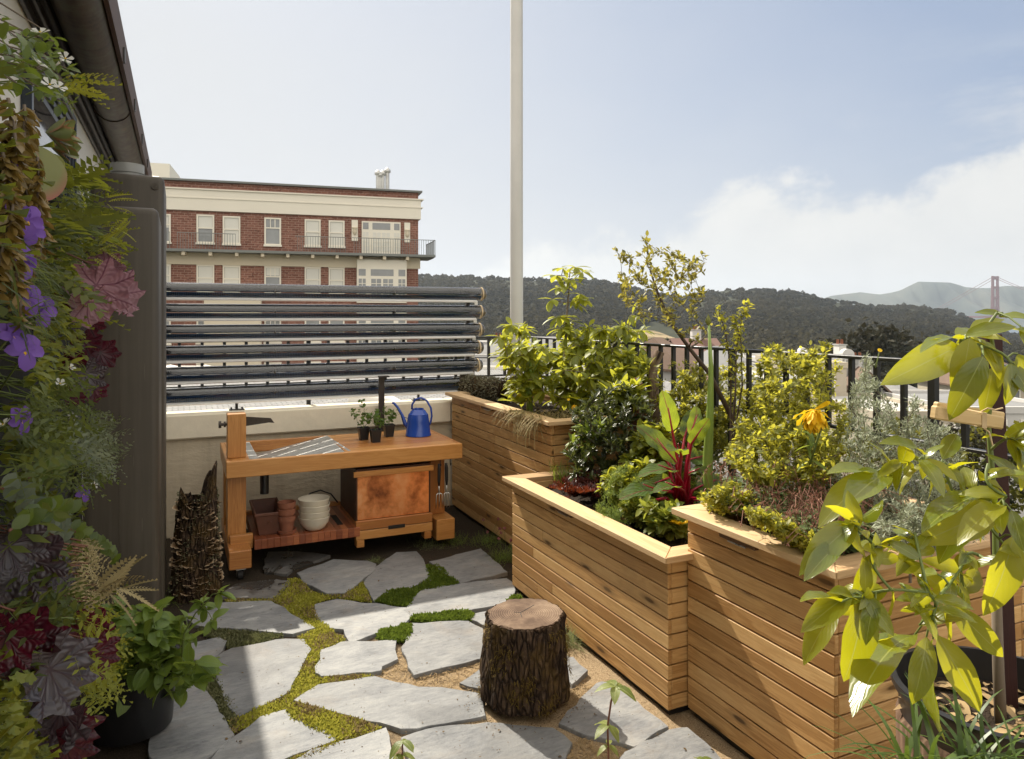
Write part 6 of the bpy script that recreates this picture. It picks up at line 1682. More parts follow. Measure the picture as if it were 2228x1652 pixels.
# silver artemisia
g = bush('silver_shrub', 'silver grey feathery shrub in front of the railing, left of the wooden clamp', (1960, 1180), [(1830, 960), (1850, 880), (1865, 800), (1882, 768), (1900, 790), (1910, 850), (1935, 870), (1965, 890), (1960, 930), (1990, 960), (2010, 1020), (1990, 1150), (1900, 1190), (1850, 1130), (1825, 1040)], 210, 2.95, .28, 'silver', (.014, .030), 4, T_dia(.13, .04), 'greystem', zb=.84, s0=.3, r0=.010)
g = bush('silver_shrub', 'silver grey shrub sprigs right of the taller silver shrub, by the clamp', (2030, 1160), [(1960, 860), (1990, 850), (2020, 900), (2060, 920), (2090, 980), (2090, 1080), (2040, 1150), (1990, 1100)], 90, 2.8, .2, 'silver', (.014, .028), 4, T_dia(.13, .04), 'greystem', zb=.84, s0=.3, r0=.008)
g = bush('silver_groundplant', 'low tangled silver foliage behind the nearest planter rim', (1980, 1190), [(1900, 1130), (1980, 1100), (2120, 1110), (2140, 1170), (2040, 1200), (1920, 1195)], 90, 2.45, .2, 'silver', (.014, .03), 4, T_dia(.12, .04), 'greystem', zb=.84, s0=.2, r0=.006)
# strawberries with dry flower stalks
f = thing('strawberry_patch', 'dense strawberry plants with dry brownish flower stalks in the nearest planter', 'strawberry plants', cam3(1700, 1100, 2.8))
N_ = 1500; pts = in_poly([(1535, 1085), (1600, 1030), (1700, 1010), (1850, 1040), (1900, 1110), (1880, 1190), (1830, 1215), (1760, 1180), (1640, 1130)], N_)
P = np.array([on_z(u, v, .89+rng.uniform(0, .10)) for u, v in pts]); P[:, 0] = np.clip(P[:, 0], 2.05, 3.0); P[:, 1] = np.clip(P[:, 1], 1.83, 3.2)
fo = Fol(); a = rng.uniform(0, 2*PI, N_)
for k in range(3):
    ak = a+k*2.1; D = np.stack([np.cos(ak), np.sin(ak), rng.uniform(-.35, .5, N_)], 1); fo.add(T_leaf(4, .32, .12, .25, .55, .7), P, D, np.array((0, 0, 1))+rdir(N_)*.3, rng.uniform(.024, .040, N_))
fo.build('foliage', M['strawb'], f)
mb = MB(); fo = Fol()
for i in range(460):
    p = Vector(P[int(rng.integers(N_))])-Vector((0, 0, .06)); h = rng.uniform(.08, .21); dx, dy = rng.normal(0, .05, 2)
    q = p+Vector((dx, dy, h)); e = q+Vector((dx*.5, dy*.5, -.03)); mb.tube([p, p.lerp(q, .6)+Vector((0, 0, .02)), q, e], [.0013]*4, 4, cap=False)
    n = 5; fo.add(SM, np.tile(np.array(e), (n, 1))+rng.normal(size=(n, 3))*.003, rdir(n, -.3), rdir(n), rng.uniform(.010, .017, n))
mb.build('flower_stalks', M['drystem'], f, True); fo.build('seed_heads', M['drybud'], f, False)
for u, v, lab in ((1672, 1128, 'white strawberry flower nearest the planter rim'), (1662, 1022, 'white strawberry flower at the back of the patch'), (1722, 1052, 'white strawberry flower in the middle of the patch')):
    p = on_z(u, v, .98); Y = p.x*SA+p.y*CA
    flower(u, v, Y, .026, lab, 'strawberry_flower', (u+4, v+40), ('whitepetal', 'yflower'), 5, grp='white strawberry flowers')
bush('oregano', 'small pale green herb spilling over the left end of the nearest planter', (1575, 1090), [(1525, 1090), (1560, 1060), (1620, 1050), (1640, 1090), (1590, 1115), (1550, 1108)], 60, 3.05, .12, 'shrubleaf', (.016, .028), 2, T_leaf(3, .3, .08, .2), 'greenstem', zb=.86, s0=.1, r0=.004, cat='herb')
# orange-yellow drooping calendula
p = cam3(1772, 903, 2.9); f = thing('orange_calendula', 'large drooping orange-yellow flower in front of the railing', 'flower', p, 'yellow flowers in the planters')
q = cam3(1762, 1010, 2.95)
mb = MB(); mb.tube([q, cam3(1778, 960, 2.92), cam3(1792, 915, 2.9), cam3(1782, 893, 2.9), p+Vector((0, 0, .015))], [.0045, .004, .0035, .0035, .004], 7); mb.build('stem', M['greenstem'], f, True)
fo = Fol()
for k, n in ((0, 26), (1, 26), (2, 20)):
    a = 2*PI*np.arange(n)/n+k*.2+rng.normal(size=n)*.1; sp = (.95, .6, .3)[k]
    D = np.stack([np.cos(a)*sp-.25, np.sin(a)*sp-.2, -.75+rng.normal(size=n)*.3], 1); fo.add(T_leaf(7, .13, .05, .30, .7, .45, .05), np.tile(np.array(p)+(0, 0, .022), (n, 1)), D, np.stack([np.cos(a), np.sin(a), .4*np.ones(n)], 1), rng.uniform(.070, .098, n))
fo.build('petals', M['yflower'], f)
fo = Fol(); leaves_at(fo, [(q.lerp(p, s), Vector((0, 0, 1)), s) for s in np.linspace(0, .8, 14)], T_leaf(4, .14, .05, .3), (.05, .09), 1, .7, .2); fo.build('foliage', M['grass'], f)
for u, v, Y, lab in ((2132, 770, 3.0, None),):
    pass
flower(1914, 763, 2.9, .018, 'tiny yellow flower on top of the silver shrub', stem_to=(1905, 800), petals=5)
flower(1495, 905, 4.3, .022, 'tiny red poppy behind the chard leaves', 'red_flower', (1495, 950), ('chardstem', 'chardstem'), 5, grp='red flowers')
# driftwood and clay figure
a = cam3(1436, 765, 4.9); b = cam3(1424, 885, 4.9)
f = thing('driftwood', 'upright weathered driftwood stick in front of the railing', 'driftwood', b)
mb = MB(); pts = [b-Vector((0, 0, .1)), b, cam3(1422, 850, 4.9), cam3(1420, 815, 4.9), cam3(1428, 785, 4.9), a]; mb.tube(pts, [.04, .038, .036, .03, .03, .033], 12); mb.build('wood', M['grey_dw'], f, 'auto')
p = cam3(1388, 880, 4.85); f = thing('clay_figure', 'small red-brown clay figure poking out behind the dark shrub', 'figure', p)
mb = MB(); mb.tube([p-Vector((0, 0, .15)), p, cam3(1386, 858, 4.85), cam3(1383, 845, 4.85)], [.06, .05, .036, .045], 16); mb.tube([cam3(1372, 842, 4.8), cam3(1383, 836, 4.83), cam3(1398, 842, 4.85)], [.022, .046, .022], 14); mb.build('body', M['redgrey'], f, True)

# --- front row of the low planter
RUF = T_lobe(9, .35, 36, .5, .16, .2)
def rosette(name, lab, u, v, z, mt, n, size, tm, up=(.1, .9), grp=None, cat='lettuce', spread=.03):
    p = on_z(u, v, z); g = thing(name, lab, cat, p, grp)
    a = rng.uniform(0, 2*PI, n); D = np.stack([np.cos(a), np.sin(a), rng.uniform(*up, n)], 1)
    fo = Fol(); fo.add(tm, np.array(p)+D*(1, 1, .2)*spread*rng.random((n, 1)), D, np.array((0, 0, 1))+rdir(n)*.35, rng.uniform(size[0], size[1], n)); fo.build('foliage', M[mt], g); return g
rosette('red_lettuce', 'frilly dark red lettuce spilling over the low planter rim', 1262, 1072, .715, 'lettuce', 60, (.05, .095), RUF, (-.1, .9), 'red lettuces', spread=.14)
rosette('red_lettuce', 'frilly dark red lettuce behind another at the back left of the low planter', 1300, 1045, .73, 'lettuce', 40, (.05, .09), RUF, (0, .9), 'red lettuces', spread=.10)
rosette('red_lettuce', 'small dark red lettuce under the chard near the rim', 1378, 1130, .68, 'lettuce', 18, (.035, .06), RUF, (0, .8), 'red lettuces')
rosette('squash_plant', 'pale yellow-green squash leaves in the near corner of the low planter', 1420, 1150, .68, 'squash', 9, (.08, .13), T_lobe(5, .25, 25, .15, .05), (.05, .5), cat='squash')
rosette('young_lettuce', 'pale green young lettuce behind the red lettuce', 1268, 1030, .70, 'squash', 10, (.06, .10), T_lobe(5, .2, 25, .3, .06), (.2, 1), cat='lettuce')
rosette('young_cabbage', 'pale grey-green young cabbage leaves beside the dill', 1345, 1075, .70, 'squash', 6, (.07, .11), T_lobe(3, .12, 25, .2, .03), (.1, .7), cat='cabbage')
p = on_z(1455, 1150, .72); f = thing('yellow_squash', 'small yellow squash fruit in the near corner of the low planter', 'squash', p)
mb = MB(); q = cam3(1438, 1132, 3.62); e = cam3(1466, 1148, 3.6); mb.tube([q, q.lerp(e, .3), q.lerp(e, .6), e], [.004, .019, .016, .006], 12); mb.tube([e, cam3(1474, 1160, 3.6)], [.005, .004], 6); mb.build('fruit', M['yflower'], f, True)
rosette('squash_blossom', 'yellow wilting squash blossom beside the squash fruit', 1482, 1142, .75, 'yflower', 6, (.05, .07), T_leaf(5, .25, .15, .3), (.2, 1), cat='flower')
f = bush('dill', 'feathery green dill at the front of the low planter', (1350, 1125), [(1290, 1110), (1320, 1060), (1345, 1010), (1365, 1005), (1400, 1050), (1410, 1100), (1370, 1135), (1310, 1130)], 70, 3.85, .14, 'dill', (.012, .026), 6, T_dia(.05, .01), 'dill', zb=.66, s0=.2, r0=.004, cat='herb')
f = bush('feathery_herb', 'low feathery herb right at the rim of the low planter', (1330, 1130), [(1290, 1115), (1330, 1105), (1370, 1140), (1350, 1150), (1310, 1140)], 40, 3.75, .08, 'dill', (.012, .024), 6, T_dia(.05, .01), 'dill', zb=.67, s0=.1, r0=.003, cat='herb')
p = on_z(1222, 1052, .67); f = thing('grass_tuft', 'upright grass tuft in the far corner of the low planter', 'grass tuft', p)
fo = Fol(); N_ = 70; fo.add(T_blade(.018, .25, 5), np.array(p)+rng.normal(size=(N_, 3))*(.025, .025, 0), rdir(N_, 1.5), (0, 0, 1), rng.uniform(.10, .20, N_)); fo.build('blades', M['grass'], f)
f = bush('rim_herb', 'low green leaves spilling along the rim of the low planter behind the lettuce', (1370, 1110), [(1330, 1085), (1400, 1100), (1450, 1130), (1400, 1150), (1340, 1120)], 35, 3.95, .15, 'feathmix', (.02, .04), 2, T_leaf(3, .3, .1, .25), 'greenstem', zb=.66, s0=.05, r0=.004, cat='herb')
bush('salad_leaves', 'bright young salad leaves between the red lettuce and the chard', (1350, 1080), [(1300, 1050), (1330, 1020), (1400, 1010), (1440, 1050), (1420, 1100), (1350, 1090)], 40, 4.05, .12, 'rhodo', (.04, .075), 2, T_leaf(6, .28, .14, .3, .55, .7, .02), 'greenstem', zb=.66, s0=.5, r0=.004, cat='vegetable')
bush('salad_leaves', 'bright salad leaves in front of the chard in the near corner', (1420, 1130), [(1390, 1110), (1440, 1100), (1500, 1125), (1480, 1160), (1420, 1150)], 28, 3.55, .10, 'feathmix', (.04, .07), 2, T_leaf(6, .28, .14, .3, .55, .7, .02), 'greenstem', zb=.66, s0=.5, r0=.004, cat='vegetable')
# low filler herbs so no bare soil shows between the crops
f = bush('undergrowth_herb', 'low mixed green herbs carpeting the low planter around the crops', (1420, 1090), [(1320, 1050), (1420, 1040), (1560, 1020), (1580, 1080), (1500, 1110), (1440, 1120), (1350, 1090)], 70, 4.3, .2, 'feathmix', (.022, .045), 3, T_leaf(3, .25, .1, .2), 'greenstem', zb=.66, s0=.1, r0=.005, cat='herb')
f = bush('undergrowth_herb', 'grey-green leafy mass at the back of the low planter behind the chard', (1500, 1030), [(1400, 930), (1500, 900), (1640, 920), (1660, 1010), (1560, 1050), (1420, 1020)], 100, 4.7, .2, 'greyleaf', (.025, .045), 1, T_leaf(3, .25, .1, .2), 'greenstem', zb=.66, s0=.1, r0=.008, cat='shrub')
# purple-leaved sprig at the nearest planter
M['purple_leaf'] = L_('purple_grey_leaf', (.06, .045, .055), (.17, .14, .15), (.16, .06, .07), .25, .4, .5, (.05, .02, .03), .05, .5)
rosette('purple_heuchera', 'single dark purple veined leaf plant in the nearest planter', 1818, 1095, .93, 'purple_leaf', 4, (.06, .085), T_lobe(5, .25, 25, .15, .05), (.1, .6), cat='plant')
# thrift and grass at the planter feet
def tuft(lab, u, v, n, h, mat_, w=.02, sp=.05, z=.01, name='grass_tuft', balls=0, grp=None, droop=.45):
    p = on_z(u, v, z); g = thing(name, lab, 'grass tuft', p, grp); fo = Fol()
    fo.add(T_blade(w, droop, 4), np.array(p)+rng.normal(size=(n, 3))*(sp, sp, 0), rdir(n, .9), (0, 0, 1), rng.uniform(.5, 1, n)*h); fo.build('blades', M[mat_], g)
    if balls:
        mb = MB()
        for k in range(balls):
            q = p+Vector((rng.normal()*sp*1.6, rng.normal()*sp*1.6, h*rng.uniform(.8, 1.5))); mb.tube([p, q], [.0012, .001], 4)
            hd = Fol(); hd.add(T_dia(.4, .1), np.tile(np.array(q), (26, 1)), rdir(26), rdir(26), .014); hd.build('flower_head', M['pinkhead'], g, False)
        mb.build('flower_stalks', M['greenstem'], g)
M['pinkhead'] = L_('pink_head', (.38, .14, .16), (.50, .24, .25), (.5, .2, .2), .2, .8, .2, bump=0)
tuft('pink thrift tuft at the foot of the low planter end', 1100, 1215, 320, .14, 'grass', .010, .06, balls=7, name='thrift')
tuft('grassy thrift tuft below the tallest planter', 1065, 1180, 260, .12, 'grass', .010, .06, balls=5, name='thrift')
tuft('fine grey-green grass tuft at the end of the bench by the flagstone', 935, 1185, 300, .08, 'greyleaf', .012, .06)
tuft('fine green grass tuft in front of the bench foot', 990, 1180, 300, .09, 'grass', .012, .06)
tuft('wispy grass growing at the planter foot just right of the stump', 1240, 1400, 160, .20, 'greyleaf', .008, .03)
tuft('small pale flowering tuft before the copper bin', 818, 1222, 130, .06, 'greyleaf', .02, .025)
tuft('green tuft at the foot of the fungus log', 385, 1300, 260, .09, 'grass', .014, .06)
tuft('grey-green creeping tuft under the bench shelf', 625, 1215, 200, .04, 'greyleaf', .03, .08)

# ------------------------------------------------------------------ seedlings on the terrace
def seedling(lab, path, Y, whorls, size):
    pts = [cam3(u, v, Y) for u, v in path]; g = thing('seedling', lab, 'seedling', pts[0], 'tall seedlings between the flagstones')
    mb = MB(); mb.tube(pts, [.0045]+[.0038]*(len(pts)-2)+[.0025], 7); mb.build('stem', M['redstem'], g, True)
    fo = Fol()
    for (u, v, n, s) in whorls:
        p = cam3(u, v, Y); a = rng.uniform(0, 6.28)+np.arange(n)*2*PI/n; D = np.stack([np.cos(a), np.sin(a), rng.uniform(-.5, .3, n)], 1)
        fo.add(T_leaf(6, .26, .14, .45, .45), np.tile(np.array(p), (n, 1)), D, (0, 0, 1), rng.uniform(.8, 1.1, n)*s)
    fo.build('foliage', M['seedleaf'], g)
M['redstem'] = simple('reddish_stem', (.14, .055, .035), .6, 0, .2, 20, .1)
M['seedleaf'] = L_('seedling_leaf', (.12, .17, .04), (.24, .28, .08), (.45, .5, .1), .4, .4, .5, (.3, .33, .12), .05, .5)
seedling('tall seedling with reddish stem between the flagstones right of the stump', [(1326, 1745), (1324, 1650), (1322, 1580), (1330, 1525), (1338, 1498)], 2.62, [(1340, 1494, 5, .085), (1324, 1578, 4, .07), (1324, 1622, 3, .055)], .06)
seedling('low seedling at the front edge in the mossy joint', [(872, 1735), (874, 1680), (876, 1618)], 2.62, [(877, 1612, 4, .07), (872, 1642, 4, .06)], .06)
seedling('pale seedling tip at the very front below the planters', [(1520, 1740), (1524, 1665)], 2.45, [(1524, 1655, 4, .06)], .05)
# ------------------------------------------------------------------ potted shrub at the left
M['potleaf'] = L_('raspberry_leaf', (.10, .17, .030), (.22, .30, .055), (.45, .56, .07), .42, .45, .5, (.2, .27, .07), .04, .6)
cx, cy = -.185, 3.40
f = thing('potted_bramble', 'black plastic pot with a bright leafy bramble by the rain tanks', 'potted plant', (cx, cy, 0))
mb = MB(); mb.lathe([(0, .004), (.150, .004), (.155, .01), (.172, .255), (.182, .262), (.184, .285), (.172, .285), (.160, .24), (.16, .22), (0, .22)], (cx, cy, .03), 40); mb.build('pot', M['blackplastic'], f, 'auto')
mb = MB(); mb.disc((cx, cy, .275), .163, 24); mb.build('soil', M['soil'], f)
poly = [(205, 1350), (250, 1320), (300, 1305), (340, 1320), (370, 1345), (400, 1360), (420, 1400), (440, 1440), (430, 1480), (385, 1500), (300, 1500), (230, 1480), (210, 1420)]
base = Vector((cx, cy, .30))
tg = px_targets(poly, 60, 2.95, .15)
tb, st = skeleton([base, base+Vector((0, 0, .08))], tg, .008, .7, .12, .0018)
main = [base+Vector((.08, 0, 0)), cam3(395, 1440, 2.95), cam3(400, 1380, 2.92), cam3(425, 1335, 2.9), cam3(455, 1305, 2.9)]
tb2, st2 = skeleton(main, [cam3(478, 1292, 2.9), cam3(450, 1330, 2.9), cam3(462, 1352, 2.88), cam3(405, 1345, 2.95), cam3(440, 1312, 2.9), cam3(460, 1440, 2.9), cam3(425, 1455, 2.9)], .006, .7, .1, .0015, bias=.1)
stems(tb+tb2, 'stems', M['greenstem'], f, 6)
fo = Fol(); leaves_at(fo, [s for s in st if s[2] > .93], T_leaf(6, .30, .14, .3, .42, .8, .01), (.055, .105), 3, .8, 0, jit=.01); leaves_at(fo, [s for s in st2 if s[2] > .8], T_leaf(6, .25, .14, .3, .45), (.04, .075), 2, .7, .1); fo.build('foliage', M['potleaf'], f)

# ------------------------------------------------------------------ big-leaved tree in the barrel at the right
M['avo'] = L_('big_leaf', (.065, .115, .016), (.19, .22, .028), (.74, .70, .015), .42, .20, .8, (.36, .38, .08), .018, .07, bump=.12, mott=9)
M['avo_y'] = L_('backlit_big_leaf', (.12, .165, .018), (.28, .285, .030), (.80, .74, .025), .56, .3, .6, (.40, .40, .08), .018, .08, bump=.12, mott=9)  # brighter yellow copy of the same leaf, sun shining through put into its colour
bx, by = 1.99, 1.20
f = thing('barrel_planter', 'brown barrel with black plastic pot holding the big-leaved tree', 'pot', (bx, by, 0))
t = NT('barrel_wood'); o = t.obj(); n = t.noise(t.mapping(o, (30, 30, 2)), 1.6, 5); M['barrel'] = t.out(t.bsdf(t.ramp(n, [(.3, (.06, .035, .022)), (.6, (.16, .10, .065)), (.8, (.26, .18, .12))]), .8, 0, t.bump(n, .5, .01), .2))
mb = MB(); mb.lathe([(.20, .0), (.23, .2), (.245, .4), (.248, .62), (.235, .64)], (bx, by, .02), 44); mb.build('barrel', M['barrel'], f, True)
mb = MB(); mb.lathe([(.237, .60), (.242, .70), (.252, .715), (.262, .735), (.262, .75), (.246, .752), (.238, .70), (.228, .66), (0, .655)], (bx, by, 0), 44); mb.build('inner_pot', M['blackplastic'], f, 'auto')
mb = MB(); mb.disc((bx, by, .672), .226, 24); mb.build('soil', M['soil'], f)
fo = Fol(); P = np.array([(bx+r_*math.cos(a), by+r_*math.sin(a), .682) for r_, a in zip(np.sqrt(rng.random(130))*.2, rng.uniform(0, 6.28, 130))]); fo.add(T_leaf(4, .2, .15, .3), P, rdir(130)*(1, 1, .25), (0, 0, 1), rng.uniform(.03, .08, 130)); fo.build('dead_leaves', M['straw'], f)
tx, ty = bx+.065, by-.02
f = thing('wooden_stake', 'dark reddish wooden stake supporting the big-leaved tree', 'stake', (bx+.09, by+.0, .55))
sa, sb = cam3(2197, 1560, 1.98), cam3(2158, 728, 2.05)
mb = MB(); mb.obox(sa-Vector((0, 0, .1)), sb, .042, .030, (.4, .9, 0)); mb.build('post', M['stake'], f, bevel=.002)
f = thing('big_leaved_tree', 'young tree with very large glossy yellow-green leaves tied to a stake', 'tree', (tx, ty, .58))
tr = [cam3(2178, 1570, 1.90), cam3(2172, 1450, 1.90), cam3(2168, 1300, 1.88), cam3(2165, 1100, 1.90), cam3(2150, 920, 1.92), cam3(2165, 780, 1.92), cam3(2152, 705, 1.92), cam3(2170, 680, 1.92)]
# branch ends with leaf clusters
BR = [cam3(2060, 1280, 1.72), cam3(2020, 1290, 1.66), cam3(1900, 1290, 1.70), cam3(1880, 1300, 1.68), cam3(1990, 1160, 1.74), cam3(1900, 1185, 1.72), cam3(1860, 1140, 1.70), cam3(1960, 1010, 1.82), cam3(2010, 1000, 1.80), cam3(2050, 1010, 1.85), cam3(2080, 1090, 1.84), cam3(2130, 1120, 1.78), cam3(2090, 740, 1.85), cam3(2110, 730, 1.95), cam3(2190, 690, 1.95), cam3(2200, 790, 1.80), cam3(2215, 960, 1.8), cam3(2150, 1010, 1.75), cam3(2190, 1080, 1.70), cam3(2100, 1210, 1.85), cam3(2235, 1200, 1.75), cam3(2030, 1340, 1.66)]
tb, st = skeleton(tr, BR, .0105, .6, .13, .0035, bias=.25)
BRT = tb
mb = MB(); mb.tube([tr[0]-Vector((0, 0, .02)), tr[1], tr[2]], [.0145, .0135, .012], 10); mb.build('trunk', M['greystem'], f, True)
AV = T_leaf(10, .19, .18, .28, .46, 1.0, .012); AV2 = T_leaf(10, .21, .14, .50, .48, .95, .018)
fo = Fol()
# (base px, tip px, base depth, tip depth, facing towards us 0..1)
LV = [
 ((1895, 1205), (1868, 1328), 1.72, 1.68), ((1958, 1270), (2060, 1352), 1.72, 1.62), ((1880, 1290), (1862, 1502), 1.70, 1.66), ((1990, 1382), (1835, 1420), 1.75, 1.62),
 ((2016, 1385), (1998, 1538), 1.68, 1.63), ((2030, 1390), (2000, 1600), 1.74, 1.70), ((2040, 1382), (2145, 1555), 1.66, 1.58), ((2070, 1320), (2190, 1432), 1.70, 1.62), ((2000, 1360), (2095, 1325), 1.70, 1.64),
 ((2205, 1165), (2168, 1350), 1.74, 1.70), ((1850, 1292), (1755, 1355), 1.69, 1.62), ((1820, 1320), (1745, 1425), 1.69, 1.62), ((1862, 1305), (1825, 1270), 1.68, 1.62), ((1905, 1305), (1880, 1375), 1.68, 1.62), ((1830, 1310), (1750, 1272), 1.66, 1.60),
 ((1862, 1140), (1760, 1200), 1.72, 1.64), ((1830, 1180), (1755, 1240), 1.70, 1.63), ((1855, 1138), (1800, 1080), 1.72, 1.70), ((1870, 1130), (1945, 1100), 1.72, 1.64), ((1905, 1190), (1960, 1150), 1.70, 1.74),
 ((1980, 1175), (1925, 1155), 1.74, 1.8), ((1990, 1180), (1955, 1245), 1.74, 1.70), ((1905, 1040), (1800, 1075), 1.86, 1.76), ((1900, 1030), (1815, 1000), 1.86, 1.8), ((1930, 1030), (1850, 1060), 1.86, 1.72), ((1940, 1025), (1925, 955), 1.84, 1.84), ((1960, 1010), (1985, 955), 1.82, 1.74), ((2000, 1000), (2060, 1040), 1.80, 1.70),
 ((2010, 990), (1960, 925), 1.8, 1.74), ((2050, 1000), (2090, 930), 1.85, 1.9), ((2060, 1010), (2110, 1060), 1.85, 1.8), ((2140, 1075), (2000, 1105), 1.78, 1.70), ((2150, 1060), (2040, 1175), 1.78, 1.72), ((2170, 1100), (2060, 1170), 1.74, 1.66), ((2185, 1100), (2090, 1120), 1.7, 1.64), ((2120, 1070), (2090, 1000), 1.8, 1.86), ((2200, 1110), (2225, 1180), 1.7, 1.64),
 ((2088, 752), (1958, 818), 1.86, 1.76), ((2095, 740), (2012, 705), 1.86, 1.80), ((2100, 730), (2200, 700), 1.86, 1.78), ((2110, 735), (2092, 852), 1.80, 1.74), ((2140, 775), (2080, 890), 1.76, 1.72), ((2130, 740), (2190, 810), 1.86, 1.78), ((2115, 735), (2180, 668), 1.90, 1.95), ((2105, 760), (2140, 800), 1.9, 1.98), ((2090, 745), (2130, 690), 1.95, 2.05),
 ((2175, 690), (2238, 680), 1.93, 1.86), ((2180, 685), (2125, 672), 1.93, 1.95), ((2175, 720), (2240, 700), 1.92, 1.8), ((2160, 800), (2150, 880), 1.9, 1.84), ((2200, 790), (2215, 860), 1.8, 1.74), ((2215, 770), (2245, 840), 1.8, 1.76), ((2210, 800), (2180, 850), 1.8, 1.78), ((2220, 710), (2250, 760), 1.85, 1.8),
 ((2040, 1250), (1985, 1240), 1.74, 1.82), ((2060, 1290), (1970, 1210), 1.78, 1.84), ((2090, 1290), (2150, 1230), 1.8, 1.86), ((2100, 1310), (2060, 1250), 1.8, 1.86), ((2230, 1060), (2180, 980), 1.8, 1.82), ((2215, 980), (2250, 1050), 1.8, 1.74), ((2235, 1200), (2220, 1100), 1.75, 1.8), ((1940, 1400), (1905, 1330), 1.78, 1.8), ((1900, 1420), (1930, 1360), 1.78, 1.72)]
for a_, b_, Ya, Yb in LV:
    a, b = cam3(*a_, Ya), cam3(*b_, Yb); L = (b-a).length
    nrm = np.array((-.30, -.60, .85))+rng.normal(size=3)*.42
    tm = AV if rng.random() < .6 else AV2
    wide = 1.0
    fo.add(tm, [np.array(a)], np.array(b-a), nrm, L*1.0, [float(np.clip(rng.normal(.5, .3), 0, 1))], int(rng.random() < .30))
mbp = MB()
for pts, rad in BRT: mbp.tube(pts, rad, 8, cap=False)
S_ = [q for q in st if q[2] > .45]
for q in S_:
    if rng.random() < .62 and q[0].z < 1.70:
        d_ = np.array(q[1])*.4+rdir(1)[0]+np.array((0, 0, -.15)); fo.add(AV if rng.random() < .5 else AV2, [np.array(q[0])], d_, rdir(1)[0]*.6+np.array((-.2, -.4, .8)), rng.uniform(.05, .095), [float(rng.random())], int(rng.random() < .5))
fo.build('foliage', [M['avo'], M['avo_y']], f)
for a_, b_, Ya, Yb in LV:   # leaf stalks to the nearest twig
    a = cam3(*a_, Ya); s = min(st, key=lambda q: (q[0]-a).length)
    if (s[0]-a).length < .14: mbp.tube([s[0], s[0].lerp(a, .5)+Vector((0, 0, .006)), a], [.003, .0026, .0024], 5, cap=False)
mbp.build('branches', M['greenstem'], f, True)
# wooden clamp / peg tied with twine
f = thing('wooden_peg', 'pale wooden blocks tied across the stake with twine', 'wooden peg', cam3(2105, 905, 1.9))
a, b = cam3(2030, 897, 1.80), cam3(2178, 920, 1.86)
mb = MB(); mb.obox(a, b, .022, .034, (0, 0, 1)); mb.build('front_block', M['clampwood'], f, bevel=.004)
a2, b2 = cam3(2034, 888, 1.90), cam3(2180, 910, 1.96)
mb = MB(); mb.obox(a2, b2, .02, .034, (0, 0, 1)); mb.build('back_block', M['clampwood'], f, bevel=.004)
mb = MB(); c = a.lerp(b, .70); d = (b-a).normalized()
for k in range(5):
    q = c+d*(k*.0032-.006); w = .0125; h = .0185
    s_ = Vector((CA, -SA, 0)).cross(Vector((0, 0, 1))).normalized()
    loop = [q+s_*w+Vector((0, 0, h)), q-s_*(w+.055)+Vector((0, 0, h)), q-s_*(w+.055)-Vector((0, 0, h)), q+s_*w-Vector((0, 0, h)), q+s_*w+Vector((0, 0, h))]
    mb.tube(loop, .0017, 5)
mb.tube([c+Vector((0, 0, .02)), cam3(2150, 888, 1.8), cam3(2165, 892, 1.8), cam3(2182, 888, 1.8)], [.002]*4, 5); mb.tube([c-Vector((0, 0, .018)), cam3(2152, 940, 1.8), cam3(2160, 970, 1.8)], [.002]*3, 5); mb.build('twine', M['bone'], f)
# foreground grasses
def blades(lab, spots, Y, n, h, w, droop=.5):
    p = cam3(*spots[0], Y); g = thing('grass_plant', lab, 'grass', p, 'foreground grasses'); fo = Fol()
    for u, v in spots:
        q = cam3(u, v, Y); d = rdir(n, 1.1); fo.add(T_blade(w, droop, 7), np.array(q)+rng.normal(size=(n, 3))*.015, d, (0, 0, 1), rng.uniform(.55, 1, n)*h)
    fo.build('blades', M['grass2'], g)
M['grass2'] = L_('long_grass', (.035, .075, .012), (.10, .16, .025), (.22, .32, .04), .3, .4, .5, bump=0)
blades('long arching grass blades in front of the barrel', [(1985, 1690), (2040, 1690), (2095, 1690), (2140, 1690)], 1.66, 13, .25, .032)
blades('long grass blades at the bottom right corner', [(2165, 1690), (2215, 1680)], 1.62, 8, .2, .035)
blades('few thin grass blades left of the barrel', [(1945, 1720)], 1.62, 7, .22, .02, .7)

# ------------------------------------------------------------------ living wall at the left
f = thing('green_wall_panel', 'dark felt panel behind the wall of plants', 'panel', (-.5, 2.6, 0))
mb = MB(); mb.box(-.545, -.475, .9, 3.9, .05, 2.12); mb.build('felt', simple('felt', (.018, .018, .014), .95, 0, .4, 40, .5), f)
mb = MB(); mb.tube([(-.44, 3.93, .0), (-.44, 3.93, 2.05)], .018, 10); mb.build('edge_pipe', M['blackplastic'], f, True)
M['fern'] = L_('fern', (0.031, 0.053, 0.010), (0.112, 0.124, 0.022), (.50, .52, .05), .42, .5, .3, bump=0)
M['fern_y'] = L_('yellow_fern', (.17, .20, .025), (.34, .34, .045), (.62, .60, .06), .45, .5, .3, bump=0)
M['limey'] = L_('lime_leaf', (0.120, 0.152, 0.022), (0.255, 0.264, 0.048), (.60, .60, .07), .42, .5, .4)
M['feath'] = L_('feathery', (0.048, 0.072, 0.018), (0.120, 0.144, 0.036), (.40, .46, .08), .4, .55, .3, bump=0)
M['feath_g'] = L_('grey_feathery', (0.098, 0.120, 0.068), (0.210, 0.232, 0.143), (.36, .4, .18), .32, .6, .3, bump=0)
M['donkey'] = L_('golden_succulent', (.14, .10, .028), (.34, .22, .06), (.45, .28, .05), .25, .4, .5)
M['echev'] = L_('succulent', (.13, .17, .055), (.25, .28, .10), (.35, .35, .08), .12, .35, .5, None, .05, 0, .1, (.38, .14, .08))
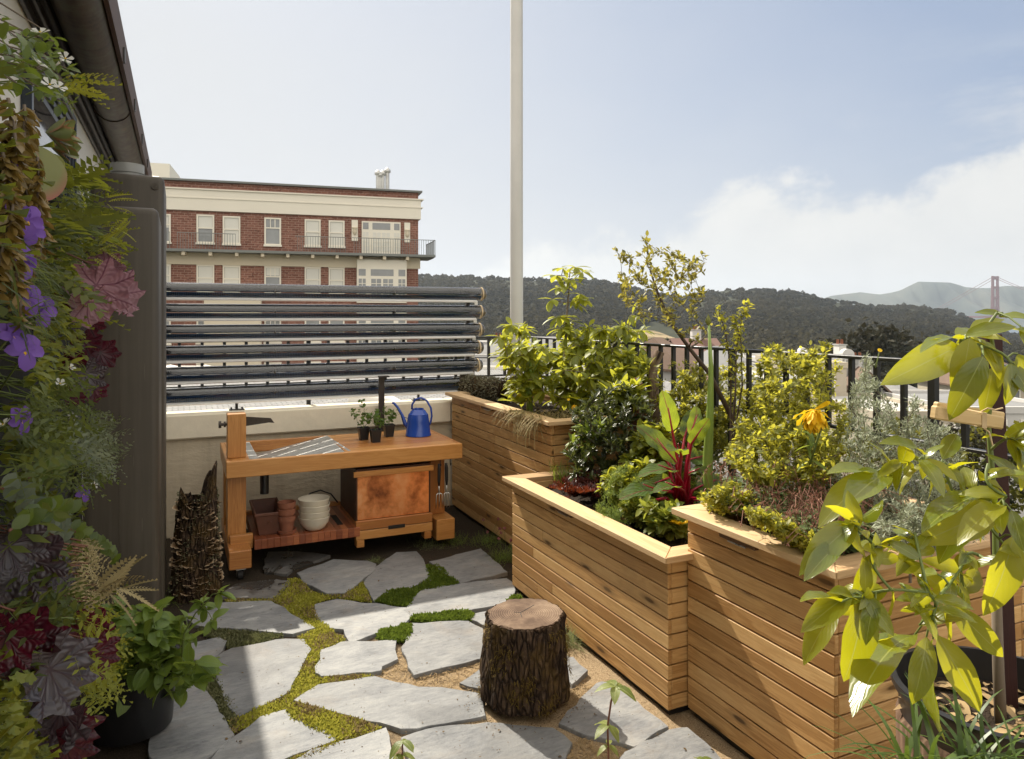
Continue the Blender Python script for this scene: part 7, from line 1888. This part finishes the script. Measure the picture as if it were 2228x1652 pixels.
M['paddle'] = L_('paddle_leaf', (.17, .19, .05), (.22, .23, .06), (.3, .28, .05), .15, .38, .5, None, .05, 0, .1, (.33, .075, .06))
M['violet'] = L_('violet_petal', (.15, .065, .36), (.29, .15, .56), (.36, .18, .60), .35, .55, .3, None, .05, 0, 0)
M['violetdark'] = simple('violet_eye', (.12, .03, .12), .6)
M['heuch_r'] = L_('burgundy_leaf', (.032, .008, .013), (.085, .014, .024), (.30, .014, .05), .36, .38, .5, (.03, .006, .01), .03, 0, .6)
M['heuch_p'] = L_('pink_purple_leaf', (.17, .085, .105), (.42, .24, .28), (.50, .20, .24), .3, .45, .4, (.16, .05, .08), .04, 0, .8)
M['heuch_g'] = L_('grey_purple_leaf', (0.059, 0.052, 0.059), (0.126, 0.112, 0.122), (.2, .06, .08), .2, .38, .5, (.05, .03, .04), .04, 0, .8)
M['roundleaf'] = L_('round_leaf', (0.049, 0.084, 0.015), (0.112, 0.154, 0.025), (.36, .46, .05), .38, .4, .5)
M['greyround'] = L_('grey_round_leaf', (0.112, 0.143, 0.098), (0.210, 0.240, 0.173), (.3, .35, .2), .25, .6, .3)
HEU = T_lobe(7, .26, 49, .34, .09, .3); PAD = T_lobe(1, .0, 28, .12, .0, .0)
def wallpts(poly, n, x0=-.45, x1=-.28):
    out = []
    for u, v in in_poly(poly, n):
        x = rng.uniform(x0, x1); p = on_x(u, v, x)
        if p.y < .8 or p.y > 4.3: 
            x = -.40; p = on_x(u, v, x)
        out.append(tuple(p))
    return np.array(out)
def wall_mass(name, lab, cat, poly, n, tm, size, mt, x0=-.45, x1=-.28, out=.9, down=.2, grp=None, stem=None, spread=.8):
    P = wallpts(poly, n, x0, x1); g = thing(name, lab, cat, P.mean(0), grp)
    D = rdir(n)*spread+np.array((out, 0, -down)); N = rdir(n)*.5+np.array((.3, -.2, 1))
    fo = Fol(); fo.add(tm, P, D, N, rng.uniform(size[0], size[1], n)); fo.build('foliage', M[mt], g)
    mb = MB(); k = min(26, n)
    for i in rng.integers(0, n, k):
        p = Vector(P[i]); q = Vector((-.475, p.y+rng.normal()*.05, p.z+rng.uniform(-.02, .1))); mb.tube([q, q.lerp(p, .5)+Vector((0, 0, .01)), p], [.0025, .002, .0015], 4, cap=False)
    mb.build('stems', M[stem or 'greenstem'], g, True)
    return g
FR = T_frond(8, .26, .35, .095); FR2 = T_frond(11, .18, .25, .07); FEA = T_frond(5, .34, .15, .075)
# background ferns and feathery masses, from the top down
wall_mass('fern', 'dense green fern filling the upper green wall behind the violas', 'fern', [(120, 340), (190, 400), (200, 470), (232, 520), (220, 600), (150, 640), (90, 600), (60, 480), (90, 420)], 120, FR, (.10, .20), 'fern')
wall_mass('fern', 'small yellow-tipped fern fronds sticking out by the gutter', 'fern', [(120, 160), (165, 140), (182, 160), (165, 200), (130, 220)], 7, FR, (.10, .15), 'fern_y', -.33, -.28, 1.0, -.2)
wall_mass('fern', 'curled yellow fern tips glowing at the edge of the rain tank', 'fern', [(195, 425), (245, 425), (262, 518), (230, 560), (215, 620), (200, 560), (205, 500)], 22, FR2, (.07, .12), 'fern_y', -.27, -.22, 1.0, -.1)
wall_mass('feathery_plant', 'green feathery foliage mass in the middle of the green wall', 'plant', [(60, 850), (140, 840), (200, 880), (235, 960), (245, 1010), (205, 1060), (120, 1060), (30, 1020), (0, 930)], 330, FEA, (.045, .10), 'feath', -.42, -.24)
wall_mass('feathery_plant', 'pale grey-green feathery sprigs jutting out towards the rain tank', 'plant', [(150, 920), (205, 900), (250, 960), (250, 1000), (200, 1040), (150, 1000)], 90, FEA, (.05, .09), 'feath_g', -.28, -.21)
wall_mass('trailing_plant', 'yellow-green small-leaved trailing plant below the upper violas', 'plant', [(60, 690), (130, 640), (170, 690), (190, 760), (150, 830), (90, 870), (40, 840), (80, 780)], 520, T_leaf(3, .24, .1, .2), (.022, .042), 'limey', -.38, -.26)
wall_mass('trailing_plant', 'fine grassy green foliage at the left edge above the violas', 'plant', [(0, 520), (60, 520), (90, 600), (70, 700), (20, 720), (0, 640)], 260, T_blade(.03, .4, 4), (.06, .12), 'feath', -.36, -.26)
wall_mass('fern', 'ferny green foliage beneath the fern mass beside the heuchera', 'fern', [(80, 590), (150, 600), (200, 570), (225, 600), (190, 660), (140, 690), (90, 680)], 90, FR, (.10, .17), 'fern')
wall_mass('trailing_plant', 'dark green undergrowth between the lower violas', 'plant', [(0, 880), (60, 860), (60, 1000), (120, 1080), (180, 1080), (180, 1180), (60, 1230), (0, 1180)], 380, T_leaf(3, .26, .1, .2), (.025, .05), 'fern', -.44, -.30)
wall_mass('lime_fern', 'bright lime feathery fern low on the green wall above the black pot', 'fern', [(150, 1340), (200, 1330), (230, 1400), (245, 1470), (200, 1530), (160, 1500), (140, 1420)], 120, FEA, (.06, .11), 'fern_y', -.28, -.20)
wall_mass('lime_fern', 'lime leafy mass in the bottom left corner', 'plant', [(0, 1480), (70, 1450), (130, 1500), (170, 1560), (190, 1640), (120, 1700), (0, 1700)], 520, T_lobe(5, .35, 20, .2, .04), (.018, .036), 'limey', -.40, -.24)
wall_mass('fern', 'green feathery foliage around the low purple leaves', 'fern', [(0, 1180), (90, 1200), (160, 1260), (190, 1330), (150, 1420), (60, 1460), (0, 1440)], 170, FEA, (.08, .14), 'feath', -.42, -.27)
wall_mass('dry_fern', 'dry brownish fern frond reaching out above the black pot', 'fern', [(190, 1290), (240, 1265), (275, 1275), (250, 1310), (200, 1320)], 9, FR2, (.10, .16), 'drygrass', -.24, -.19, 1.0, -.1, stem='drystem')
wall_mass('dry_fern', 'pale dry tangled sprigs beneath the round leaves', 'plant', [(170, 1170), (200, 1180), (215, 1260), (225, 1340), (180, 1300), (165, 1230)], 80, FEA, (.03, .06), 'drygrass', -.26, -.20, .3, .8, stem='drystem')
# bacopa with white flowers on top
g = wall_mass('bacopa', 'leafy bacopa with small white flowers at the top of the green wall', 'plant', [(0, 30), (30, 60), (110, 70), (150, 140), (170, 190), (160, 240), (90, 220), (60, 170), (0, 200)], 170, T_leaf(4, .30, .12, .2, .5, .8), (.022, .042), 'roundleaf', -.36, -.28, .5, .1, stem='greystem')
def whitefl(u, v, lab, x=-.27, s=.036):
    p = on_x(u, v, x); g = thing('white_flower', lab, 'flower', p, 'white flowers on the green wall')
    fo = Fol(); fo.add(T_flower(5, .17, .3, .07), [np.array(p)], rdir(1), (.4, -.75, .5), s); fo.build('petals', [M['whitepetal'], M['yflower']], g)
    mb = MB(); mb.tube([p, p+Vector((-.05, .03, -.02))], [.002, .002], 5); mb.build('stem', M['greenstem'], g)
for u, v, lab in ((88, 72, 'white bacopa flower topmost by the dark eave'), (142, 128, 'pair-edge white bacopa flower nearest the gutter'), (132, 138, 'white bacopa flower just below the one nearest the gutter'), (84, 140, 'white bacopa flower in the middle of the bacopa'), (108, 185, 'white bacopa flower lowest in the bacopa, above the succulent'), (128, 190, 'half-open white flower right of the lowest bacopa flower')):
    whitefl(u, v, lab)
for u, v, lab in ((160, 905, 'small white flower beside the feathery foliage'), (205, 1055, 'small white flower above the trailing round leaves'), (8, 925, 'white flower at the left edge below the violas'), (152, 800, 'small white tubular flower by the burgundy leaves'), (130, 835, 'small white flower low in the yellow-green trailer')):
    whitefl(u, v, lab, -.26, .026)
# golden trailing succulent ropes
g = thing('trailing_succulent', 'golden brown ropes of trailing succulent at the upper left edge', 'succulent', on_x(30, 300, -.3))
fo = Fol(); mb = MB()
for k, (u0, v0, L) in enumerate(((15, 210, .30), (38, 225, .34), (60, 240, .30), (25, 260, .36), (78, 300, .26), (52, 320, .28), (8, 330, .24), (70, 340, .30))):
    p = on_x(u0, v0, -.27-.01*(k % 3)); pts = [p+Vector((.012*math.sin(q*5+k), .01*math.cos(q*4+k), -L*q)) for q in np.linspace(0, 1, 12)]
    mb.tube(pts, .003, 5)
    for i in range(150):
        q = rng.random(); c = p+Vector((.012*math.sin(q*5+k), .01*math.cos(q*4+k), -L*q)); d = rdir(1)[0]; d[2] = -.7
        fo.add(T_leaf(3, .22, .2, .1), [np.array(c)], d, rdir(1)[0], rng.uniform(.02, .034), [float(np.clip(rng.normal(.4, .3), 0, 1))])
mb.build('stems', M['greystem'], g, True); fo.build('foliage', M['donkey'], g)
# echeveria and paddle plant
def succ(u, v, lab, n, s, x=-.30):
    p = on_x(u, v, x); g = thing('succulent_rosette', lab, 'succulent', p, 'succulent rosettes on the green wall'); fo = Fol()
    a = np.arange(n)*2.4; el = np.linspace(.1, 1.2, n); D = np.stack([.55+.6*np.sin(el), np.cos(a)*np.cos(el), np.sin(a)*np.cos(el)], 1)
    fo.add(T_leaf(6, .24, .28, -.15, .6, .6), np.tile(np.array(p), (n, 1)), D, np.stack([np.ones(n), -np.cos(a)*.6, -np.sin(a)*.6], 1), rng.uniform(.8, 1.1, n)*s); fo.build('foliage', M['echev'], g)
succ(98, 288, 'upper succulent rosette with red leaf edges', 12, .075); succ(108, 318, 'lower succulent rosette with red leaf edges, over the paddle leaf', 10, .065)
p = on_x(92, 395, -.28); g = thing('paddle_plant', 'large round green paddle leaf with a red rim', 'succulent', p); fo = Fol()
c = on_x(80, 428, -.28); fo.add(PAD, [np.array(c)], (-.1, -.05, 1), (.45, -.9, .1), .125, [.5]); fo.add(PAD, [np.array(on_x(95, 375, -.30))], (.5, 0, .6), (.3, -.5, .5), .06, [.8]); fo.build('foliage', M['paddle'], g)
# violas: five petals, two up and three down
PET = T_leaf(7, .38, .22, .22, .60, .6, .05)
def viola(u, v, lab, s=.05, x=-.27, tilt=(.45, -.85, .2)):
    p = on_x(u, v, x); g = thing('viola', lab, 'flower', p, 'violas on the green wall'); N = np.array(tilt)+rng.normal(size=3)*.2; N /= np.linalg.norm(N)
    upv = np.array((0, 0, 1.0)); upv = upv-N*upv.dot(N); upv /= np.linalg.norm(upv); sd = np.cross(N, upv)
    fo = Fol(); r0 = rng.normal()*.3
    for k, (ang, sz) in enumerate(((.45, .62), (-.45, .62), (1.55, .50), (-1.55, .50), (3.14, .6))):
        an = ang+r0*.4; d = upv*math.cos(an)+sd*math.sin(an)+N*.15; fo.add(PET, [np.array(p)+N*.002*k], d, N, s*sz, [float(rng.random())])
    fo.build('petals', M['violet'], g)
    fo = Fol(); fo.add(T_dia(.3, .1), np.tile(np.array(p)+N*.008, (3, 1)), upv*-1+rdir(3)*.4, N, s*.16); fo.build('eye', M['yflower'], g, False)
    mb = MB(); mb.tube([p-Vector(N)*.004, p-Vector(N)*.03+Vector((0, 0, -.01)), p-Vector(N)*.06+Vector((-.02, 0, -.05))], [.002]*3, 5); mb.build('stem', M['greenstem'], g, True)
for u, v, s, lab in ((58, 482, .055, 'purple viola below the paddle leaf'), (66, 508, .052, 'purple viola hanging just under another, below the paddle leaf'), (42, 572, .060, 'dark purple viola facing right at the left edge'), (60, 655, .055, 'purple viola above the pale one in the upper trio'), (88, 680, .062, 'large pale purple viola in the upper middle'), (22, 735, .050, 'purple viola at the left edge above a larger one'), (52, 768, .066, 'large deep purple viola, the lowest of the upper trio'), (42, 915, .045, 'single pale violet viola above the feathery foliage'), (178, 1075, .045, 'pale violet viola hanging by the small white flower'), (150, 1230, .034, 'small purple viola by the dry sprigs'), (20, 350, .034, 'small purple viola among the golden succulent ropes'), (12, 440, .03, 'small purple viola below the golden ropes')):
    viola(u, v, lab, s)
# heucheras
def heuch(lab, leaves, mt):
    p = on_x(leaves[0][0], leaves[0][1], -.40); g = thing('heuchera', lab, 'plant', p, 'heucheras on the green wall'); fo = Fol(); mb = MB()
    for (u, v, x, s, d, N) in leaves:
        q = np.array(on_x(u, v, x)); d = np.array(d, float); d /= np.linalg.norm(d); b = q-d*s*.4
        fo.add(HEU, [b], d, np.array(N, float)+rng.normal(size=3)*.1, s, [float(rng.random())])
        mb.tube([(-.46, b[1]+.02, b[2]+.05), tuple((np.array((-.46, b[1]+.02, b[2]+.05))+b)/2+(0, 0, .03)), tuple(b)], [.0025, .0025, .002], 5)
    fo.build('foliage', M[mt], g); mb.build('stems', M['redstem'], g, True)
heuch('heuchera with large pinkish purple crinkled leaves in front of the rain tank', [(212, 632, -.215, .19, (.2, -.1, -1), (.4, -.9, .25)), (250, 638, -.185, .17, (.7, 0, -.7), (.2, -.8, .5)), (232, 582, -.22, .12, (.5, 0, .6), (.3, -.8, .4)), (190, 665, -.23, .13, (0, 0, -1), (.5, -.8, .1)), (265, 660, -.19, .12, (.5, 0, -.9), (.6, -.5, .4))], 'heuch_p')
heuch('heuchera with deep burgundy leaves against the rain tank', [(160, 650, -.30, .11, (-.2, 0, -1), (.3, -.9, .1)), (190, 700, -.27, .11, (.3, 0, -.9), (.4, -.8, .2)), (222, 772, -.25, .12, (.6, 0, -.7), (.4, -.9, .2)), (185, 745, -.28, .10, (.2, 0, -.9), (.2, -.9, .2)), (155, 800, -.30, .11, (-.1, 0, -1), (.3, -.8, .2)), (205, 850, -.27, .09, (.2, 0, -1), (.5, -.8, .1)), (160, 860, -.3, .08, (0, 0, -1), (.5, -.8, .1))], 'heuch_r')
heuch('heuchera with dark silvery maroon leaves below the burgundy ones', [(185, 820, -.26, .12, (.2, 0, -1), (.3, -.8, .6)), (170, 700, -.28, .08, (.3, 0, -.8), (.1, -.6, .9))], 'heuch_g')
heuch('heuchera with large grey-purple leaf at the lower left', [(55, 1225, -.27, .155, (.3, -.1, -.8), (.1, -.8, .7)), (120, 1250, -.26, .10, (.7, 0, -.5), (.1, -.7, .8)), (112, 1470, -.225, .17, (.3, 0, -1), (.8, -.6, .1)), (135, 1560, -.215, .14, (.2, 0, -1), (-.5, -.8, .2)), (20, 1200, -.27, .12, (.2, 0, -.5), (.1, -.6, .8))], 'heuch_g')
heuch('heuchera with wine-red backlit leaves at the lower left above the lime mass', [(185, 1375, -.22, .135, (.6, 0, -.7), (.1, -.9, .3)), (45, 1400, -.28, .14, (.5, -.1, -.5), (.3, -.9, .2)), (10, 1395, -.27, .12, (-.2, -.1, -.7), (.3, -.9, .2)), (145, 1625, -.21, .15, (.1, 0, -1), (.7, -.7, .1)), (205, 1430, -.19, .12, (.3, 0, -1), (.7, -.7, .1)), (90, 1420, -.25, .12, (.4, 0, -.7), (.3, -.9, .2))], 'heuch_r')
# creeping round leaves
def creeper(lab, paths, mt, size, tm, x=-.26, grp=None):
    g = thing('creeping_plant', lab, 'plant', on_x(*paths[0][0], x), grp); mb = MB(); fo = Fol()
    for pth in paths:
        pts = [on_x(u, v, x+.012*k/len(pth)) for k, (u, v) in enumerate(pth)]; mb.tube(pts, .0025, 6)
        for i in range(len(pts)-1):
            d = np.array((pts[i+1]-pts[i]).normalized())
            for q in np.arange(.1, 1, .25):
                for sg in (-1, 1):
                    fo.add(tm, [np.array(pts[i].lerp(pts[i+1], q))], d*.4+np.array((.5, -.3*sg, .6*sg))+rng.normal(size=3)*.2, (.2, -.9, .3), rng.uniform(*size))
    mb.build('stems', M['redstem'], g, True); fo.build('foliage', M[mt], g)
creeper('creeping stems with glossy round green leaves beside the lower rain tank', [[(20, 1155), (60, 1130), (110, 1110), (150, 1120)], [(150, 1150), (185, 1170), (215, 1190), (235, 1200), (250, 1222)], [(60, 1040), (100, 1020), (130, 1015)]], 'roundleaf', (.030, .046), ROUND)
creeper('creeping stems with dull grey-green round leaves at the lower left', [[(0, 1060), (50, 1090), (100, 1120), (150, 1160)], [(20, 1070), (60, 1130), (90, 1180)], [(80, 1110), (120, 1170), (130, 1220)]], 'greyround', (.026, .042), ROUND, -.28)
# the green wall goes on towards the eye, past the picture's edge
wall_mass('fern', 'green ferns on the near end of the green wall, upper part', 'fern', [(-520, 60), (-190, 120), (-190, 520), (-520, 560)], 130, FR, (.10, .20), 'fern', -.46, -.36)
wall_mass('trailing_plant', 'yellow-green trailing foliage on the near end of the green wall, middle part', 'plant', [(-520, 560), (-90, 520), (-90, 940), (-520, 1000)], 520, T_leaf(3, .26, .1, .2), (.03, .055), 'limey', -.46, -.36)
wall_mass('feathery_plant', 'feathery foliage on the near end of the green wall, lower part', 'plant', [(-520, 1000), (-120, 940), (-120, 1400), (-520, 1500)], 260, FEA, (.06, .12), 'feath', -.46, -.36)
wall_mass('fern', 'ferns at the foot of the near end of the green wall', 'fern', [(-520, 1500), (-150, 1400), (-150, 1700), (-520, 1900)], 90, FR, (.10, .20), 'fern', -.46, -.36)
